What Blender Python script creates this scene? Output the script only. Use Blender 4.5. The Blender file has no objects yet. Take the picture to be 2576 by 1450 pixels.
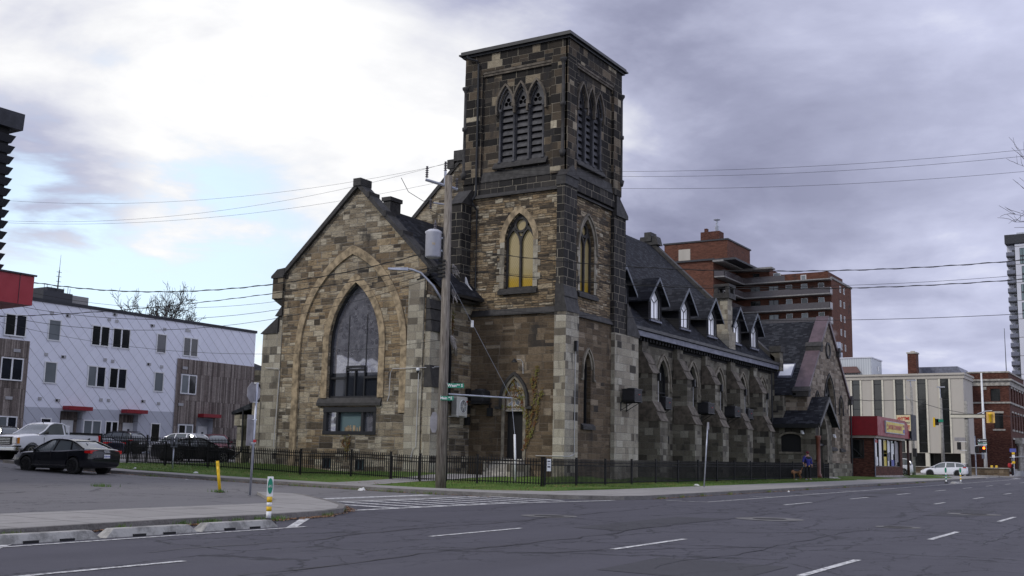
import bpy, bmesh, math, random
from mathutils import Vector, Matrix
from mathutils.geometry import tessellate_polygon
random.seed(7)
SC = bpy.context.scene
COL = SC.collection
PI = math.pi
# ------------------------------------------------------------------ camera
# world axes: X runs along the main street, Y up the side street, Z up; the eye is at the origin
YAW, PITCH, ROLL = math.radians(31.695), math.radians(8.842), math.radians(1.184)
f = Vector((math.cos(YAW)*math.cos(PITCH), math.sin(YAW)*math.cos(PITCH), math.sin(PITCH)))
r = Vector((math.sin(YAW), -math.cos(YAW), 0)); u = r.cross(f)
r2 = math.cos(ROLL)*r + math.sin(ROLL)*u; u2 = -math.sin(ROLL)*r + math.cos(ROLL)*u
cam = bpy.data.objects.new('camera', bpy.data.cameras.new('camera')); COL.objects.link(cam)
cam.matrix_world = Matrix(((r2.x, u2.x, -f.x, 0), (r2.y, u2.y, -f.y, 0), (r2.z, u2.z, -f.z, 0), (0, 0, 0, 1)))
cam.data.lens = 38.35; cam.data.sensor_width = 36; cam.data.clip_start = .2; cam.data.clip_end = 5000
SC.camera = cam
SC.view_settings.view_transform = 'Standard'; SC.view_settings.look = 'None'
SC.view_settings.exposure = 0.0; SC.view_settings.gamma = 1
SC.cycles.max_bounces = 6
# ------------------------------------------------------------------ node helpers
class NT:
    def __init__(s, nt): s.nt = nt
    def new(s, t, **k):
        n = s.nt.nodes.new(t)
        for a, b in k.items(): setattr(n, a, b)
        return n
    def put(s, sock, v):
        if isinstance(v, bpy.types.NodeSocket): s.nt.links.new(v, sock)
        elif v is not None:
            if hasattr(sock.default_value, '__len__') and isinstance(v, (tuple, list)) and len(v) == 3 and len(sock.default_value) == 4: v = tuple(v)+(1,)
            sock.default_value = v
    def m(s, op, a, b=None, c=None, clamp=False):
        n = s.new('ShaderNodeMath', operation=op); n.use_clamp = clamp
        s.put(n.inputs[0], a); s.put(n.inputs[1], b) if b is not None else None
        if c is not None: s.put(n.inputs[2], c)
        return n.outputs[0]
    def vm(s, op, a, b=None, out=0):
        n = s.new('ShaderNodeVectorMath', operation=op); s.put(n.inputs[0], a)
        if b is not None: s.put(n.inputs[1], b)
        return n.outputs[out]
    def xyz(s, x, y, z):
        n = s.new('ShaderNodeCombineXYZ'); s.put(n.inputs[0], x); s.put(n.inputs[1], y); s.put(n.inputs[2], z); return n.outputs[0]
    def sep(s, v):
        n = s.new('ShaderNodeSeparateXYZ'); s.put(n.inputs[0], v); return n.outputs
    def noise(s, v, sc, det=4, rough=.55, dist=0):
        n = s.new('ShaderNodeTexNoise'); s.put(n.inputs['Vector'], v); n.inputs['Scale'].default_value = sc
        n.inputs['Detail'].default_value = det; n.inputs['Roughness'].default_value = rough; n.inputs['Distortion'].default_value = dist
        return n.outputs['Fac']
    def white(s, v):
        n = s.new('ShaderNodeTexWhiteNoise', noise_dimensions='3D'); s.put(n.inputs['Vector'], v); return n.outputs['Value'], n.outputs['Color']
    def white1(s, w):
        n = s.new('ShaderNodeTexWhiteNoise', noise_dimensions='1D'); s.put(n.inputs['W'], w); return n.outputs['Value']
    def mix(s, fac, a, b, mode='MIX'):
        n = s.new('ShaderNodeMix', data_type='RGBA', blend_type=mode); s.put(n.inputs[0], fac); s.put(n.inputs[6], a); s.put(n.inputs[7], b); return n.outputs[2]
    def ramp(s, fac, stops, interp='LINEAR'):
        n = s.new('ShaderNodeValToRGB'); cr = n.color_ramp; cr.interpolation = interp
        while len(cr.elements) < len(stops): cr.elements.new(.5)
        for e, (p, c) in zip(cr.elements, stops): e.position = p; e.color = tuple(c)+(1,) if len(c) == 3 else c
        s.put(n.inputs[0], fac); return n.outputs[0]
    def sm(s, x, a, b):
        n = s.new('ShaderNodeMapRange', interpolation_type='SMOOTHSTEP'); s.put(n.inputs[0], x); n.inputs[1].default_value = a; n.inputs[2].default_value = b
        return n.outputs[0]
    def lin(s, x, a, b, c=0, d=1):
        n = s.new('ShaderNodeMapRange'); s.put(n.inputs[0], x)
        for i, v in enumerate((a, b, c, d)): n.inputs[i+1].default_value = v
        return n.outputs[0]
    def bump(s, h, dist=.02, strength=1.0):
        n = s.new('ShaderNodeBump'); s.put(n.inputs['Height'], h); n.inputs['Distance'].default_value = dist; n.inputs['Strength'].default_value = strength; return n.outputs[0]
# ------------------------------------------------------------------ sky and sun
def dirvec(px, py):   # a fixed direction in the sky (unit vector), from yaw/elevation offsets of the main view axis
    d = (px-1288)/2744.3*r2 - (py-725)/2744.3*u2 + f
    return d.normalized()
W = bpy.data.worlds.new('World'); SC.world = W; W.use_nodes = True
n = NT(W.node_tree); W.node_tree.nodes.clear()
SUN_AZ, SUN_EL = 108, 38
sky = n.new('ShaderNodeTexSky', sky_type='NISHITA'); sky.sun_disc = False
sky.sun_elevation = math.radians(SUN_EL); sky.sun_rotation = math.radians(90-SUN_AZ)
tc = n.new('ShaderNodeTexCoord').outputs['Generated']
d3 = n.vm('NORMALIZE', tc); dx, dy, dz = n.sep(d3)
zc = n.m('ADD', n.m('MAXIMUM', dz, 0.0), .16)
cl = n.xyz(n.m('DIVIDE', dx, zc), n.m('DIVIDE', dy, zc), 3.1)
def blob(px, py, ang, soft=.5):
    dv = dirvec(px, py); dt = n.vm('DOT_PRODUCT', d3, tuple(dv), out=1)
    return n.sm(dt, math.cos(math.radians(ang)), math.cos(math.radians(ang*soft)))
n1 = n.noise(n.vm('ADD', cl, (1.7, .6, 0)), 1.05, 8, .56, .35); n2 = n.noise(cl, 2.6, 6, .55, .3); n3 = n.noise(n.vm('ADD', cl, (7.3, 2.1, 0)), .45, 4, .5)
nd = n.m('ADD', n.m('MULTIPLY', n.m('SUBTRACT', n1, .5), 1.25), n.m('MULTIPLY', n.m('SUBTRACT', n2, .5), .75))
# how bright the cloud is: bright to the side of the hidden sun, dull lilac grey the other way
B = n.m('ADD', .50, n.m('MULTIPLY', blob(150, 240, 40, .1), .17))
B = n.m('ADD', B, n.m('MULTIPLY', blob(800, 420, 20, .1), .13))
B = n.m('SUBTRACT', B, n.m('MULTIPLY', blob(2250, 330, 20, .1), .27))
B = n.m('SUBTRACT', B, n.m('MULTIPLY', blob(1300, -120, 11, .2), .26))
B = n.m('SUBTRACT', B, n.m('MULTIPLY', blob(110, 440, 5.5, .1), .30))
B = n.m('ADD', B, n.m('MULTIPLY', n.sm(dz, .26, .05), .24))
B = n.m('ADD', B, n.m('MULTIPLY', nd, 1.35))
cc = n.ramp(B, [(0, (.20, .21, .32)), (.25, (.30, .315, .45)), (.5, (.47, .49, .65)), (.70, (.72, .735, .83)), (.9, (.93, .935, .96)), (1, (1.02, 1.02, 1.03))])
hb = n.m('MULTIPLY', blob(340, 640, 12, .3), n.sm(n.m('ADD', n.m('MULTIPLY', n1, .6), n.m('MULTIPLY', n2, .5)), .60, .50))
hb = n.m('MAXIMUM', hb, n.m('MULTIPLY', n.sm(n3, .44, .36), n.sm(n.vm('DOT_PRODUCT', d3, tuple(f), out=1), .5, .0)))
skyblue = n.vm('ADD', n.vm('MULTIPLY', sky.outputs[0], (.045, .045, .045)), (.62, .76, .90))
col = n.mix(hb, cc, skyblue)
back = n.sm(n.vm('DOT_PRODUCT', d3, (.35, -.94, 0), out=1), -.2, .7)      # unseen sky behind the viewer is brightened to light the street fronts
col = n.mix(back, col, n.mix(.6, col, (1.0, 1.05, 1.35)))
bg = n.new('ShaderNodeBackground'); bg.inputs[1].default_value = .1
n.put(bg.inputs[0], n.vm('MULTIPLY', col, (10, 10, 10)))
n.put(n.new('ShaderNodeOutputWorld').inputs[0], bg.outputs[0])
sl = bpy.data.lights.new('sun', 'SUN'); sl.energy = 1.5; sl.angle = math.radians(12); sl.color = (1, .96, .9)
sun = bpy.data.objects.new('sun', sl); COL.objects.link(sun)
a, e = math.radians(SUN_AZ+44), math.radians(SUN_EL)
sun.rotation_euler = Vector((math.cos(a)*math.cos(e), math.sin(a)*math.cos(e), math.sin(e))).to_track_quat('Z', 'Y').to_euler()
# ------------------------------------------------------------------ materials
MATS = {}
def newmat(name):
    m = bpy.data.materials.new(name); m.use_nodes = True; n = NT(m.node_tree); m.node_tree.nodes.clear()
    b = n.new('ShaderNodeBsdfPrincipled'); o = n.new('ShaderNodeOutputMaterial'); n.put(o.inputs[0], b.outputs[0]); MATS[name] = m
    return m, n, b
def pos(n): return n.new('ShaderNodeNewGeometry').outputs['Position']
def plain(name, col, rough=.7, metal=0, var=.25, vs=2.5, bump=0, bs=30, spec=None, coat=0, emit=None, obj=False, streak=0, col2=None):
    m, n, b = newmat(name)
    p = n.new('ShaderNodeTexCoord').outputs['Object'] if obj else pos(n)
    c = col
    if var:
        q = n.vm('MULTIPLY', p, (1, 1, .18)) if streak else p
        w = n.noise(q, vs, 5, .6)
        dk = tuple(x*(1-var) for x in col) if col2 is None else col2
        c = n.mix(n.sm(w, .32, .68), dk, tuple(min(1, x*(1+var*.35)) for x in col))
        n.put(b.inputs['Roughness'], n.lin(w, .3, .7, min(1, rough+.08), max(.03, rough-.06)))
    else: b.inputs['Roughness'].default_value = rough
    n.put(b.inputs['Base Color'], c); b.inputs['Metallic'].default_value = metal
    if spec is not None: b.inputs['Specular IOR Level'].default_value = spec
    if coat: b.inputs['Coat Weight'].default_value = coat; b.inputs['Coat Roughness'].default_value = .04
    if bump: n.put(b.inputs['Normal'], n.bump(n.noise(p, bs, 4, .6), bump))
    if emit: b.inputs['Emission Color'].default_value = tuple(emit[:3])+(1,); b.inputs['Emission Strength'].default_value = emit[3]
    return m
def blocks(name, bw, bh, ramp, mortar=(.3, .28, .25), mw=.012, split=0, var=.35, soot=0, sootcol=(.03, .028, .027), bumpd=.03, rough=.9, seed=0, streak=1, obj=False, horiz=False, warp=.22, soot_z=None, spec=.3, sc=.4, mix2=None, ledge=0):
    """coursed blocks of mixed length; every block takes its own colour from the ramp"""
    m, n, b = newmat(name)
    g = n.new('ShaderNodeNewGeometry'); p = g.outputs['Position']
    if obj: p = n.new('ShaderNodeTexCoord').outputs['Object']
    nx, ny, nz = n.sep(g.outputs['True Normal']); x, y, z = n.sep(p)
    if horiz: s, z = x, y
    else:
        side = n.m('GREATER_THAN', n.m('ABSOLUTE', nx), n.m('ABSOLUTE', ny))
        mx = n.new('ShaderNodeMix', data_type='FLOAT'); n.put(mx.inputs[0], side); n.put(mx.inputs[2], x); n.put(mx.inputs[3], y); s = mx.outputs[0]
    wob = n.m('MULTIPLY', n.m('SUBTRACT', n.noise(p, 3.0, 2), .5), .05*min(1, bh*3))
    z2 = n.m('ADD', z, wob)
    zz = n.m('ADD', n.m('DIVIDE', z2, bh), n.m('MULTIPLY', n.m('SINE', n.m('MULTIPLY', z, 1.9/bh*.35)), warp))
    rr = n.m('FLOOR', zz); fz = n.m('SUBTRACT', zz, rr)
    rnd = n.white1(n.m('ADD', rr, seed+.37))
    ss = n.m('ADD', n.m('DIVIDE', s, bw), n.m('MULTIPLY', rnd, 9.3))
    if warp: ss = n.m('ADD', ss, n.m('MULTIPLY', n.m('SINE', n.m('ADD', n.m('MULTIPLY', s, 1.7/bw), n.m('MULTIPLY', rnd, 20))), warp*1.3))
    cf = n.m('FLOOR', ss); fs = n.m('SUBTRACT', ss, cf)
    v1, c1 = n.white(n.xyz(cf, rr, seed))
    heff = bh
    if split:
        sp = n.m('LESS_THAN', n.sep(c1)[1], split)
        f2 = n.m('MULTIPLY', fz, 2); h = n.m('FLOOR', f2); fz2 = n.m('SUBTRACT', f2, h)
        a = n.new('ShaderNodeMix', data_type='FLOAT'); n.put(a.inputs[0], sp); n.put(a.inputs[2], fz); n.put(a.inputs[3], fz2); fz = a.outputs[0]
        idz = n.m('ADD', rr, n.m('MULTIPLY', sp, n.m('MULTIPLY', n.m('ADD', h, 1), .31)))
        v1, c1 = n.white(n.xyz(cf, idz, seed+.11))
        heff = n.m('SUBTRACT', bh, n.m('MULTIPLY', sp, bh*.5))
    dsx = n.m('MULTIPLY', n.m('MINIMUM', fs, n.m('SUBTRACT', 1, fs)), bw)
    dsz = n.m('MULTIPLY', n.m('MINIMUM', fz, n.m('SUBTRACT', 1, fz)), heff)
    ed = n.m('MINIMUM', dsx, dsz)
    mo = n.sm(ed, mw, mw*.35)
    c = n.ramp(v1, ramp)
    if mix2:   # another palette in large patches
        pz = n.sm(n.noise(p, mix2[1], 3), .42, .58); c = n.mix(pz, c, n.ramp(v1, mix2[0]))
    q = n.vm('MULTIPLY', p, (1, 1, 4)) if streak else p
    w = n.noise(q, 7 if bh > .1 else 14, 8, .78); w2 = n.noise(p, 1.3, 4, .6)
    c = n.vm('MULTIPLY', c, n.vm('ADD', n.xyz(*[n.m('MULTIPLY', n.m('SUBTRACT', w, .5), var*3.2)]*3), (1, 1, 1)))
    c = n.vm('MULTIPLY', c, n.vm('ADD', n.xyz(*[n.m('MULTIPLY', n.m('SUBTRACT', w2, .5), var*1.6)]*3), (1, 1, 1)))
    if bh > .2:
        st_ = n.noise(n.vm('MULTIPLY', p, (1, 1, .10)), 1.9, 5, .65); c = n.mix(n.m('MULTIPLY', n.sm(st_, .52, .72), .55), c, n.vm('MULTIPLY', c, (.42, .40, .38)))
        gr = n.noise(p, 24, 3, .7); c = n.vm('MULTIPLY', c, n.vm('ADD', n.xyz(*[n.m('MULTIPLY', n.m('SUBTRACT', gr, .5), 1.5)]*3), (1, 1, 1)))
    if ledge:
        w4 = n.noise(n.vm('MULTIPLY', n.vm('ADD', p, n.xyz(0, 0, wob)), (1, 1, 7)), 3.2, 5, .6); c = n.mix(n.m('MULTIPLY', n.sm(w4, .50, .40), ledge), c, (.028, .024, .02)); w = n.m('ADD', w, n.m('MULTIPLY', w4, ledge*1.5))
    c = n.mix(n.m('MULTIPLY', mo, .8), c, mortar)
    if soot:
        sv = n.m('ADD', n.noise(n.vm('MULTIPLY', p, (1, 1, .45)), sc, 6, .65), n.m('MULTIPLY', n.m('SUBTRACT', n.sep(c1)[2], .5), .22))
        if soot_z: sv = n.m('ADD', sv, n.m('MULTIPLY', n.sm(z, soot_z[0], soot_z[1]), soot_z[2]))
        c = n.mix(n.m('MULTIPLY', n.sm(sv, .62-soot*.3, .76-soot*.3), .85), c, sootcol)
    n.put(b.inputs['Base Color'], c); b.inputs['Roughness'].default_value = rough; b.inputs['Specular IOR Level'].default_value = spec
    if bumpd:
        hh = n.m('ADD', n.m('MULTIPLY', n.m('SUBTRACT', 1, mo), .55), n.m('MULTIPLY', w, .9)); hh = n.m('ADD', hh, n.m('MULTIPLY', v1, .35))
        n.put(b.inputs['Normal'], n.bump(hh, bumpd))
    return m
TAN = [(0, (.07, .056, .04)), (.12, (.14, .108, .072)), (.35, (.25, .18, .105)), (.62, (.34, .255, .15)), (.85, (.42, .34, .225)), (1, (.54, .48, .36))]
PALE = [(0, (.05, .045, .037)), (.06, (.15, .13, .10)), (.14, (.27, .24, .185)), (.65, (.35, .32, .25)), (1, (.45, .42, .34))]
GRT = [(0, (.09, .075, .055)), (.25, (.22, .18, .125)), (.6, (.33, .28, .20)), (1, (.48, .43, .33))]
GREYB = [(0, (.045, .04, .032)), (.12, (.095, .085, .067)), (.5, (.155, .141, .109)), (.85, (.20, .185, .146)), (1, (.28, .265, .215))]
DARK = [(0, (.012, .011, .010)), (.45, (.024, .021, .018)), (.64, (.060, .047, .033)), (.84, (.13, .10, .068)), (.95, (.24, .20, .14)), (1, (.42, .37, .27))]
BLACK = [(0, (.016, .015, .015)), (.6, (.03, .028, .027)), (1, (.06, .054, .048))]
BROWN = [(0, (.080, .058, .037)), (.35, (.115, .083, .052)), (.75, (.150, .110, .070)), (.95, (.20, .155, .105)), (1, (.27, .22, .16))]
M = {}
M['gable'] = blocks('gable stone', .56, .31, TAN, mw=.016, split=.42, soot=.12, mix2=(GRT, .22), bumpd=.05, ledge=.45)
M['quoin'] = blocks('pale quoin stone', .55, .36, PALE, mw=.014, soot=.08, var=.25, seed=3)
M['tlow'] = blocks('tower base stone', .62, .33, BROWN, mw=.014, split=.25, soot=.08, seed=5, mortar=(.19, .165, .13), ledge=.3)
M['tmid'] = blocks('rough coursed stone', .55, .24, TAN, mw=.022, split=.75, soot=.16, seed=8, bumpd=.07, mortar=(.12, .10, .08), var=.45, ledge=.75)
M['ttop'] = blocks('sooty tower stone', .62, .42, DARK, mw=.013, split=.12, soot=.2, seed=11, mortar=(.38, .34, .26), ledge=.15)
M['black'] = blocks('blackened stone', .55, .40, BLACK, mw=.014, seed=14, mortar=(.40, .36, .28), var=.25)
M['nave'] = blocks('nave stone', .62, .36, GREYB, mw=.014, split=.15, soot=.10, seed=17, mortar=(.20, .19, .165))
M['chapel'] = blocks('chapel stone', .6, .30, [(0, (.12, .095, .07)), (.5, (.22, .18, .135)), (1, (.34, .29, .23))], mw=.012, split=.3, soot=.05, seed=19)
M['dress'] = plain('dressed tan stone', (.36, .28, .175), .85, var=.55, vs=3, bump=.01); M['dressdark'] = plain('sooty dressed stone', (.13, .11, .085), .85, var=.5, vs=3, bump=.01)
M['dressgrey'] = plain('dressed grey stone', (.23, .205, .16), .85, var=.5, vs=2.5, bump=.01)
M['darkstone'] = plain('dark weathered stone', (.034, .032, .031), .7, var=.35, vs=4, bump=.02, bs=12)
M['rubble'] = None
M['shingle'] = blocks('asphalt shingle', .30, .11, [(0, (.014, .015, .019)), (.6, (.024, .026, .032)), (1, (.05, .053, .062))], mortar=(.012, .012, .015), mw=.010, var=.3, bumpd=.012, warp=0, rough=.92, streak=0, spec=.15)
M['blackmetal'] = plain('black painted metal', (.014, .015, .017), .45, var=.3, spec=.45)
M['matte'] = plain('matte black', (.008, .008, .009), .8, var=0)
M['louvre'] = plain('grey louvre board', (.050, .050, .056), .6, var=.35, vs=4)
M['frame'] = plain('dark window frame', (.016, .017, .02), .45, var=.2)
M['lilac'] = plain('grey metal fascia', (.14, .15, .20), .5, var=.3)
M['copper'] = plain('purple brown coping metal', (.105, .07, .082), .5, var=.35, vs=1.2)
M['rust'] = plain('red granite column', (.16, .055, .035), .5, var=.3)
M['white'] = plain('white paint', (.78, .79, .80), .5, var=.12)
M['galv'] = plain('galvanised steel', (.42, .44, .50), .45, metal=.6, var=.25)
M['pipe'] = plain('grey conduit', (.50, .50, .50), .5, var=.15)
M['concrete'] = plain('concrete trim', (.40, .38, .34), .9, var=.4)
m, n, b = newmat('tinted rubble infill')
v = n.new('ShaderNodeTexVoronoi', feature='DISTANCE_TO_EDGE'); n.put(v.inputs['Vector'], pos(n)); v.inputs['Scale'].default_value = 4.2
v2 = n.new('ShaderNodeTexVoronoi'); n.put(v2.inputs['Vector'], pos(n)); v2.inputs['Scale'].default_value = 4.2
c = n.ramp(n.sep(v2.outputs['Color'])[0], [(0, (.16, .18, .22)), (.3, (.30, .32, .36)), (.55, (.42, .36, .27)), (1, (.33, .24, .16))])
n.put(b.inputs['Base Color'], n.mix(n.sm(v.outputs[0], .09, .03), c, (.55, .53, .48))); b.inputs['Roughness'].default_value = .85; M['rubble'] = m
def glass(name, col=(.02, .023, .03), rough=.06, var=.5, spec=.6, vs=.7):
    m, n, b = newmat(name); p = pos(n)
    w = n.noise(p, vs, 2)
    n.put(b.inputs['Base Color'], n.mix(w, tuple(x*(1-var) for x in col), tuple(x*(1+var) for x in col)))
    b.inputs['Roughness'].default_value = rough; b.inputs['Specular IOR Level'].default_value = spec; b.inputs['Coat Weight'].default_value = .5; b.inputs['Coat Roughness'].default_value = .02
    n.put(b.inputs['Normal'], n.bump(n.noise(p, .9, 1), .02, .35))
    return m
M['glass'] = glass('window glass'); M['glassdark'] = glass('dark tinted glass', (.014, .016, .016), .12)
M['glassblind'] = glass('glass with pale blind', (.17, .19, .20), .15, .3)
M['glassteal'] = glass('pale office glass', (.13, .19, .20), .1, .2)
# protective glazing over stained glass: lead lines, pale sky reflection put into the base colour
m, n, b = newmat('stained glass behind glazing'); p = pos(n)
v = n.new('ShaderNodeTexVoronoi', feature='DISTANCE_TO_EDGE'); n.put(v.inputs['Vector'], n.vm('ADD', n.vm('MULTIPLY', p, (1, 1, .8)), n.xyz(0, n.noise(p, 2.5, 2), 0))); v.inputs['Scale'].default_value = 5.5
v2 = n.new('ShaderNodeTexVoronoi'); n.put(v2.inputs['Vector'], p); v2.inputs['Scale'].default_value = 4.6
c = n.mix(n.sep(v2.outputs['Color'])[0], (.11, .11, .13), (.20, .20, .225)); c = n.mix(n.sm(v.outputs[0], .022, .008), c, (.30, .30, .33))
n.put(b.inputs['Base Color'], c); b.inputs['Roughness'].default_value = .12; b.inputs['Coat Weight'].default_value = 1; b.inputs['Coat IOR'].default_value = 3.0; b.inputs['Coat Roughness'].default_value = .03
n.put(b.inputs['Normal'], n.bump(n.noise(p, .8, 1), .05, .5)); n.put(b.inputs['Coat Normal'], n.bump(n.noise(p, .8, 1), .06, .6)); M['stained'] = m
# amber patterned glass
m, n, b = newmat('amber diamond glass'); x, y, z = n.sep(pos(n)); s = n.m('ADD', x, y)
q1 = n.m('FRACT', n.m('MULTIPLY', n.m('ADD', s, n.m('MULTIPLY', z, .55)), 9)); q2 = n.m('FRACT', n.m('MULTIPLY', n.m('SUBTRACT', s, n.m('MULTIPLY', z, .55)), 9))
ln = n.m('MAXIMUM', n.sm(q1, .2, .05), n.sm(q2, .2, .05))
hz = n.lin(z, 8.3, 9.6, 0, 1)
c = n.mix(n.sm(n.m('ADD', hz, n.m('MULTIPLY', n.noise(pos(n), 1.5, 3), .6)), .55, 1.0), (.46, .30, .03), (.40, .32, .15)); c = n.mix(n.m('MULTIPLY', ln, .45), c, (.10, .08, .03))
n.put(b.inputs['Base Color'], c); b.inputs['Roughness'].default_value = .25; b.inputs['Coat Weight'].default_value = .6; M['amber'] = m
# ------------------------------------------------------------------ mesh builder
OFF = {}
def T(pl, c, s, z, p=0): return (c-p, s, z) if pl == 'u' else (s, c-p, z)
class MB:
    def __init__(s): s.v = []; s.f = []; s.mi = []
    def add(s, vs, fs):
        o = len(s.v); s.v += [tuple(q) for q in vs]; s.f += [tuple(i+o for i in q) for q in fs]; return s
    def box(s, x0, x1, y0, y1, z0, z1):
        return s.add([(x0, y0, z0), (x1, y0, z0), (x1, y1, z0), (x0, y1, z0), (x0, y0, z1), (x1, y0, z1), (x1, y1, z1), (x0, y1, z1)],
                     [(0, 3, 2, 1), (4, 5, 6, 7), (0, 1, 5, 4), (1, 2, 6, 5), (2, 3, 7, 6), (3, 0, 4, 7)])
    def slab(s, pl, c, s0, s1, z0, z1, p0, p1):
        return s.box(c-p1, c-p0, s0, s1, z0, z1) if pl == 'u' else s.box(s0, s1, c-p1, c-p0, z0, z1)
    def prism(s, a, b):      # two matching rings of points
        k = len(a); return s.add(list(a)+list(b), [tuple(range(k))[::-1], tuple(range(k, 2*k))]+[(i, (i+1) % k, k+(i+1) % k, k+i) for i in range(k)])
    def pprism(s, pl, c, pts, p0, p1):
        return s.prism([T(pl, c, a, b, p0) for a, b in pts], [T(pl, c, a, b, p1) for a, b in pts])
    def ring(s, pl, c, inn, out, p0, p1, close=False):   # moulding between two open outlines
        k = len(inn)
        for i in range(k if close else k-1):
            j = (i+1) % k
            q = [inn[i], inn[j], out[j], out[i]]
            s.prism([T(pl, c, a, b, p0) for a, b in q], [T(pl, c, a, b, p1) for a, b in q])
        return s
    def tube(s, pts, rad, k=8, r1=None, cap=True):
        pts = [Vector(q) for q in pts]; rings = []; m = len(pts)
        for i, q in enumerate(pts):
            d = (pts[min(i+1, m-1)]-pts[max(i-1, 0)]).normalized()
            a = d.cross(Vector((0, 0, 1)))
            if a.length < .05: a = Vector((1, 0, 0))
            a.normalize(); b = d.cross(a)
            rr = rad if r1 is None else rad+(r1-rad)*i/(m-1)
            if isinstance(rad, (list, tuple)): rr = rad[i]
            rings.append([q+a*rr*math.cos(2*PI*t/k)+b*rr*math.sin(2*PI*t/k) for t in range(k)])
        o = len(s.v)
        for g in rings: s.v += [tuple(q) for q in g]
        for i in range(m-1):
            for t in range(k): s.f.append((o+i*k+t, o+i*k+(t+1) % k, o+(i+1)*k+(t+1) % k, o+(i+1)*k+t))
        if cap: s.f.append(tuple(o+t for t in range(k))[::-1]); s.f.append(tuple(o+(m-1)*k+t for t in range(k)))
        return s
    def lathe(s, cx, cy, prof, k=16):
        o = len(s.v)
        for z, rr in prof: s.v += [(cx+rr*math.cos(2*PI*t/k), cy+rr*math.sin(2*PI*t/k), z) for t in range(k)]
        for i in range(len(prof)-1):
            for t in range(k): s.f.append((o+i*k+t, o+i*k+(t+1) % k, o+(i+1)*k+(t+1) % k, o+(i+1)*k+t))
        s.f.append(tuple(o+t for t in range(k))[::-1]); s.f.append(tuple(o+(len(prof)-1)*k+t for t in range(k)))
        return s
    def wall(s, pl, c, outline, holes=(), rev=.3):
        """a wall face with real openings and their reveals"""
        loops = [outline]+list(holes); flat = [q for l in loops for q in l]
        tri = tessellate_polygon([[Vector((a, b, 0)) for a, b in l] for l in loops])
        s.add([T(pl, c, a, b) for a, b in flat], [tuple(t) for t in tri])
        for h in holes:
            k = len(h); s.add([T(pl, c, a, b, 0) for a, b in h]+[T(pl, c, a, b, -rev) for a, b in h], [(i, (i+1) % k, k+(i+1) % k, k+i) for i in range(k)])
        return s
    def face(s, pl, c, pts, p=0):
        return s.add([T(pl, c, a, b, p) for a, b in pts], [tuple(range(len(pts)))])
    def build(s, name, mat, parent=None, smooth=False, bevel=0, recalc=True):
        off = OFF.get(parent.name, Vector((0, 0, 0))) if parent else Vector((0, 0, 0))
        me = bpy.data.meshes.new(name); me.from_pydata([tuple(Vector(q)-off) for q in s.v], [], s.f)
        if recalc:
            bm = bmesh.new(); bm.from_mesh(me); bmesh.ops.recalc_face_normals(bm, faces=bm.faces); bm.to_mesh(me); bm.free()
        if smooth: me.polygons.foreach_set('use_smooth', [True]*len(me.polygons))
        me.materials.append(M[mat] if isinstance(mat, str) else mat); me.update()
        o = bpy.data.objects.new(name, me); COL.objects.link(o)
        if parent: o.parent = parent; OFF[o.name] = off
        if bevel:
            md = o.modifiers.new('bevel', 'BEVEL'); md.width = bevel; md.segments = 2; md.limit_method = 'ANGLE'
        return o
def tag(o, label=None, cat=None, group=None, kind=None):
    if label: o['label'] = label
    if cat: o['category'] = cat
    if group: o['group'] = group
    if kind: o['kind'] = kind
    return o
def thing(name, label, cat, loc=(0, 0, 0), rz=0, group=None):
    o = bpy.data.objects.new(name, None); COL.objects.link(o); o.location = loc; o.rotation_euler = (0, 0, rz)
    o.empty_display_size = .3; OFF[o.name] = Vector(loc) if not rz else Vector((0, 0, 0))
    return tag(o, label, cat, group)
def local(o): OFF[o.name] = Vector((0, 0, 0)); return o      # children are written in the thing's own coordinates
def copy_tree(o, parent=None):
    c = o.copy(); COL.objects.link(c)
    if parent: c.parent = parent
    for ch in [x for x in bpy.data.objects if x.parent == o]: copy_tree(ch, c)
    return c
def arch(sL, sR, z0, zs, za, k=10, bottom=True):
    """pointed arch outline, from the left foot over the apex to the right foot"""
    h = za-zs; a = (sR-sL)/2; mid = (sL+sR)/2; R = (a*a+h*h)/(2*a)
    th = math.atan2(h, R-a)
    L = [(sL+R-R*math.cos(th*i/k), zs+R*math.sin(th*i/k)) for i in range(k+1)]
    Rr = [(2*mid-x, z) for x, z in L[:-1]][::-1]
    pts = L+Rr
    if z0 is not None and z0 < zs: pts = [(sL, z0)]+pts+[(sR, z0)]
    return pts
def rect(a, b, c, d): return [(a, c), (b, c), (b, d), (a, d)]
# ------------------------------------------------------------------ ground shape
VK = [17, 24, 32, 40, 50, 65, 70]; VZ = [0, .07, .2, .36, .75, 1.0, 1.05]
def interp(x, xs, ys):
    if x <= xs[0]: return ys[0]
    for i in range(1, len(xs)):
        if x <= xs[i]: return ys[i-1]+(ys[i]-ys[i-1])*(x-xs[i-1])/(xs[i]-xs[i-1])
    return ys[-1]
def G(x, y): return -1.5+.0038*min(max(x, -20), 125)+interp(y, VK, VZ)
CP = [(33.4, 26, -1.17), (33.4, 34, -1.0), (33.4, 40, -.85), (33.4, 47, -.62), (37.3, 24.5, -1.05), (37.3, 34, -.95), (37.3, 40, -.78), (37.3, 45.6, -.68), (41.5, 31, -.75),
      (41.5, 41, -.55), (46, 25.5, -.85), (38.2, 21.9, -1.1), (36, 20.4, -1.19), (45, 20, -1.17), (50, 20, -1.15), (57, 20, -1.12), (65, 20, -1.1), (72, 20, -1.07), (80, 20, -1.05), (50, 22, -1.08), (65, 22, -1.03), (55, 26, -.92),
      (70, 26, -.92), (80, 24, -1.0), (90, 20.2, -1.0), (90, 23.5, -.95), (33.6, 23.2, -1.21), (58, 22, -1.05), (73, 22, -1.0)]
def ZL(x, y):
    a = b = 0
    for u_, v_, z in CP:
        w = 1/((x-u_)**2+(y-v_)**2+.15)**1.6; a += w*z; b += w
    return a/b
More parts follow.
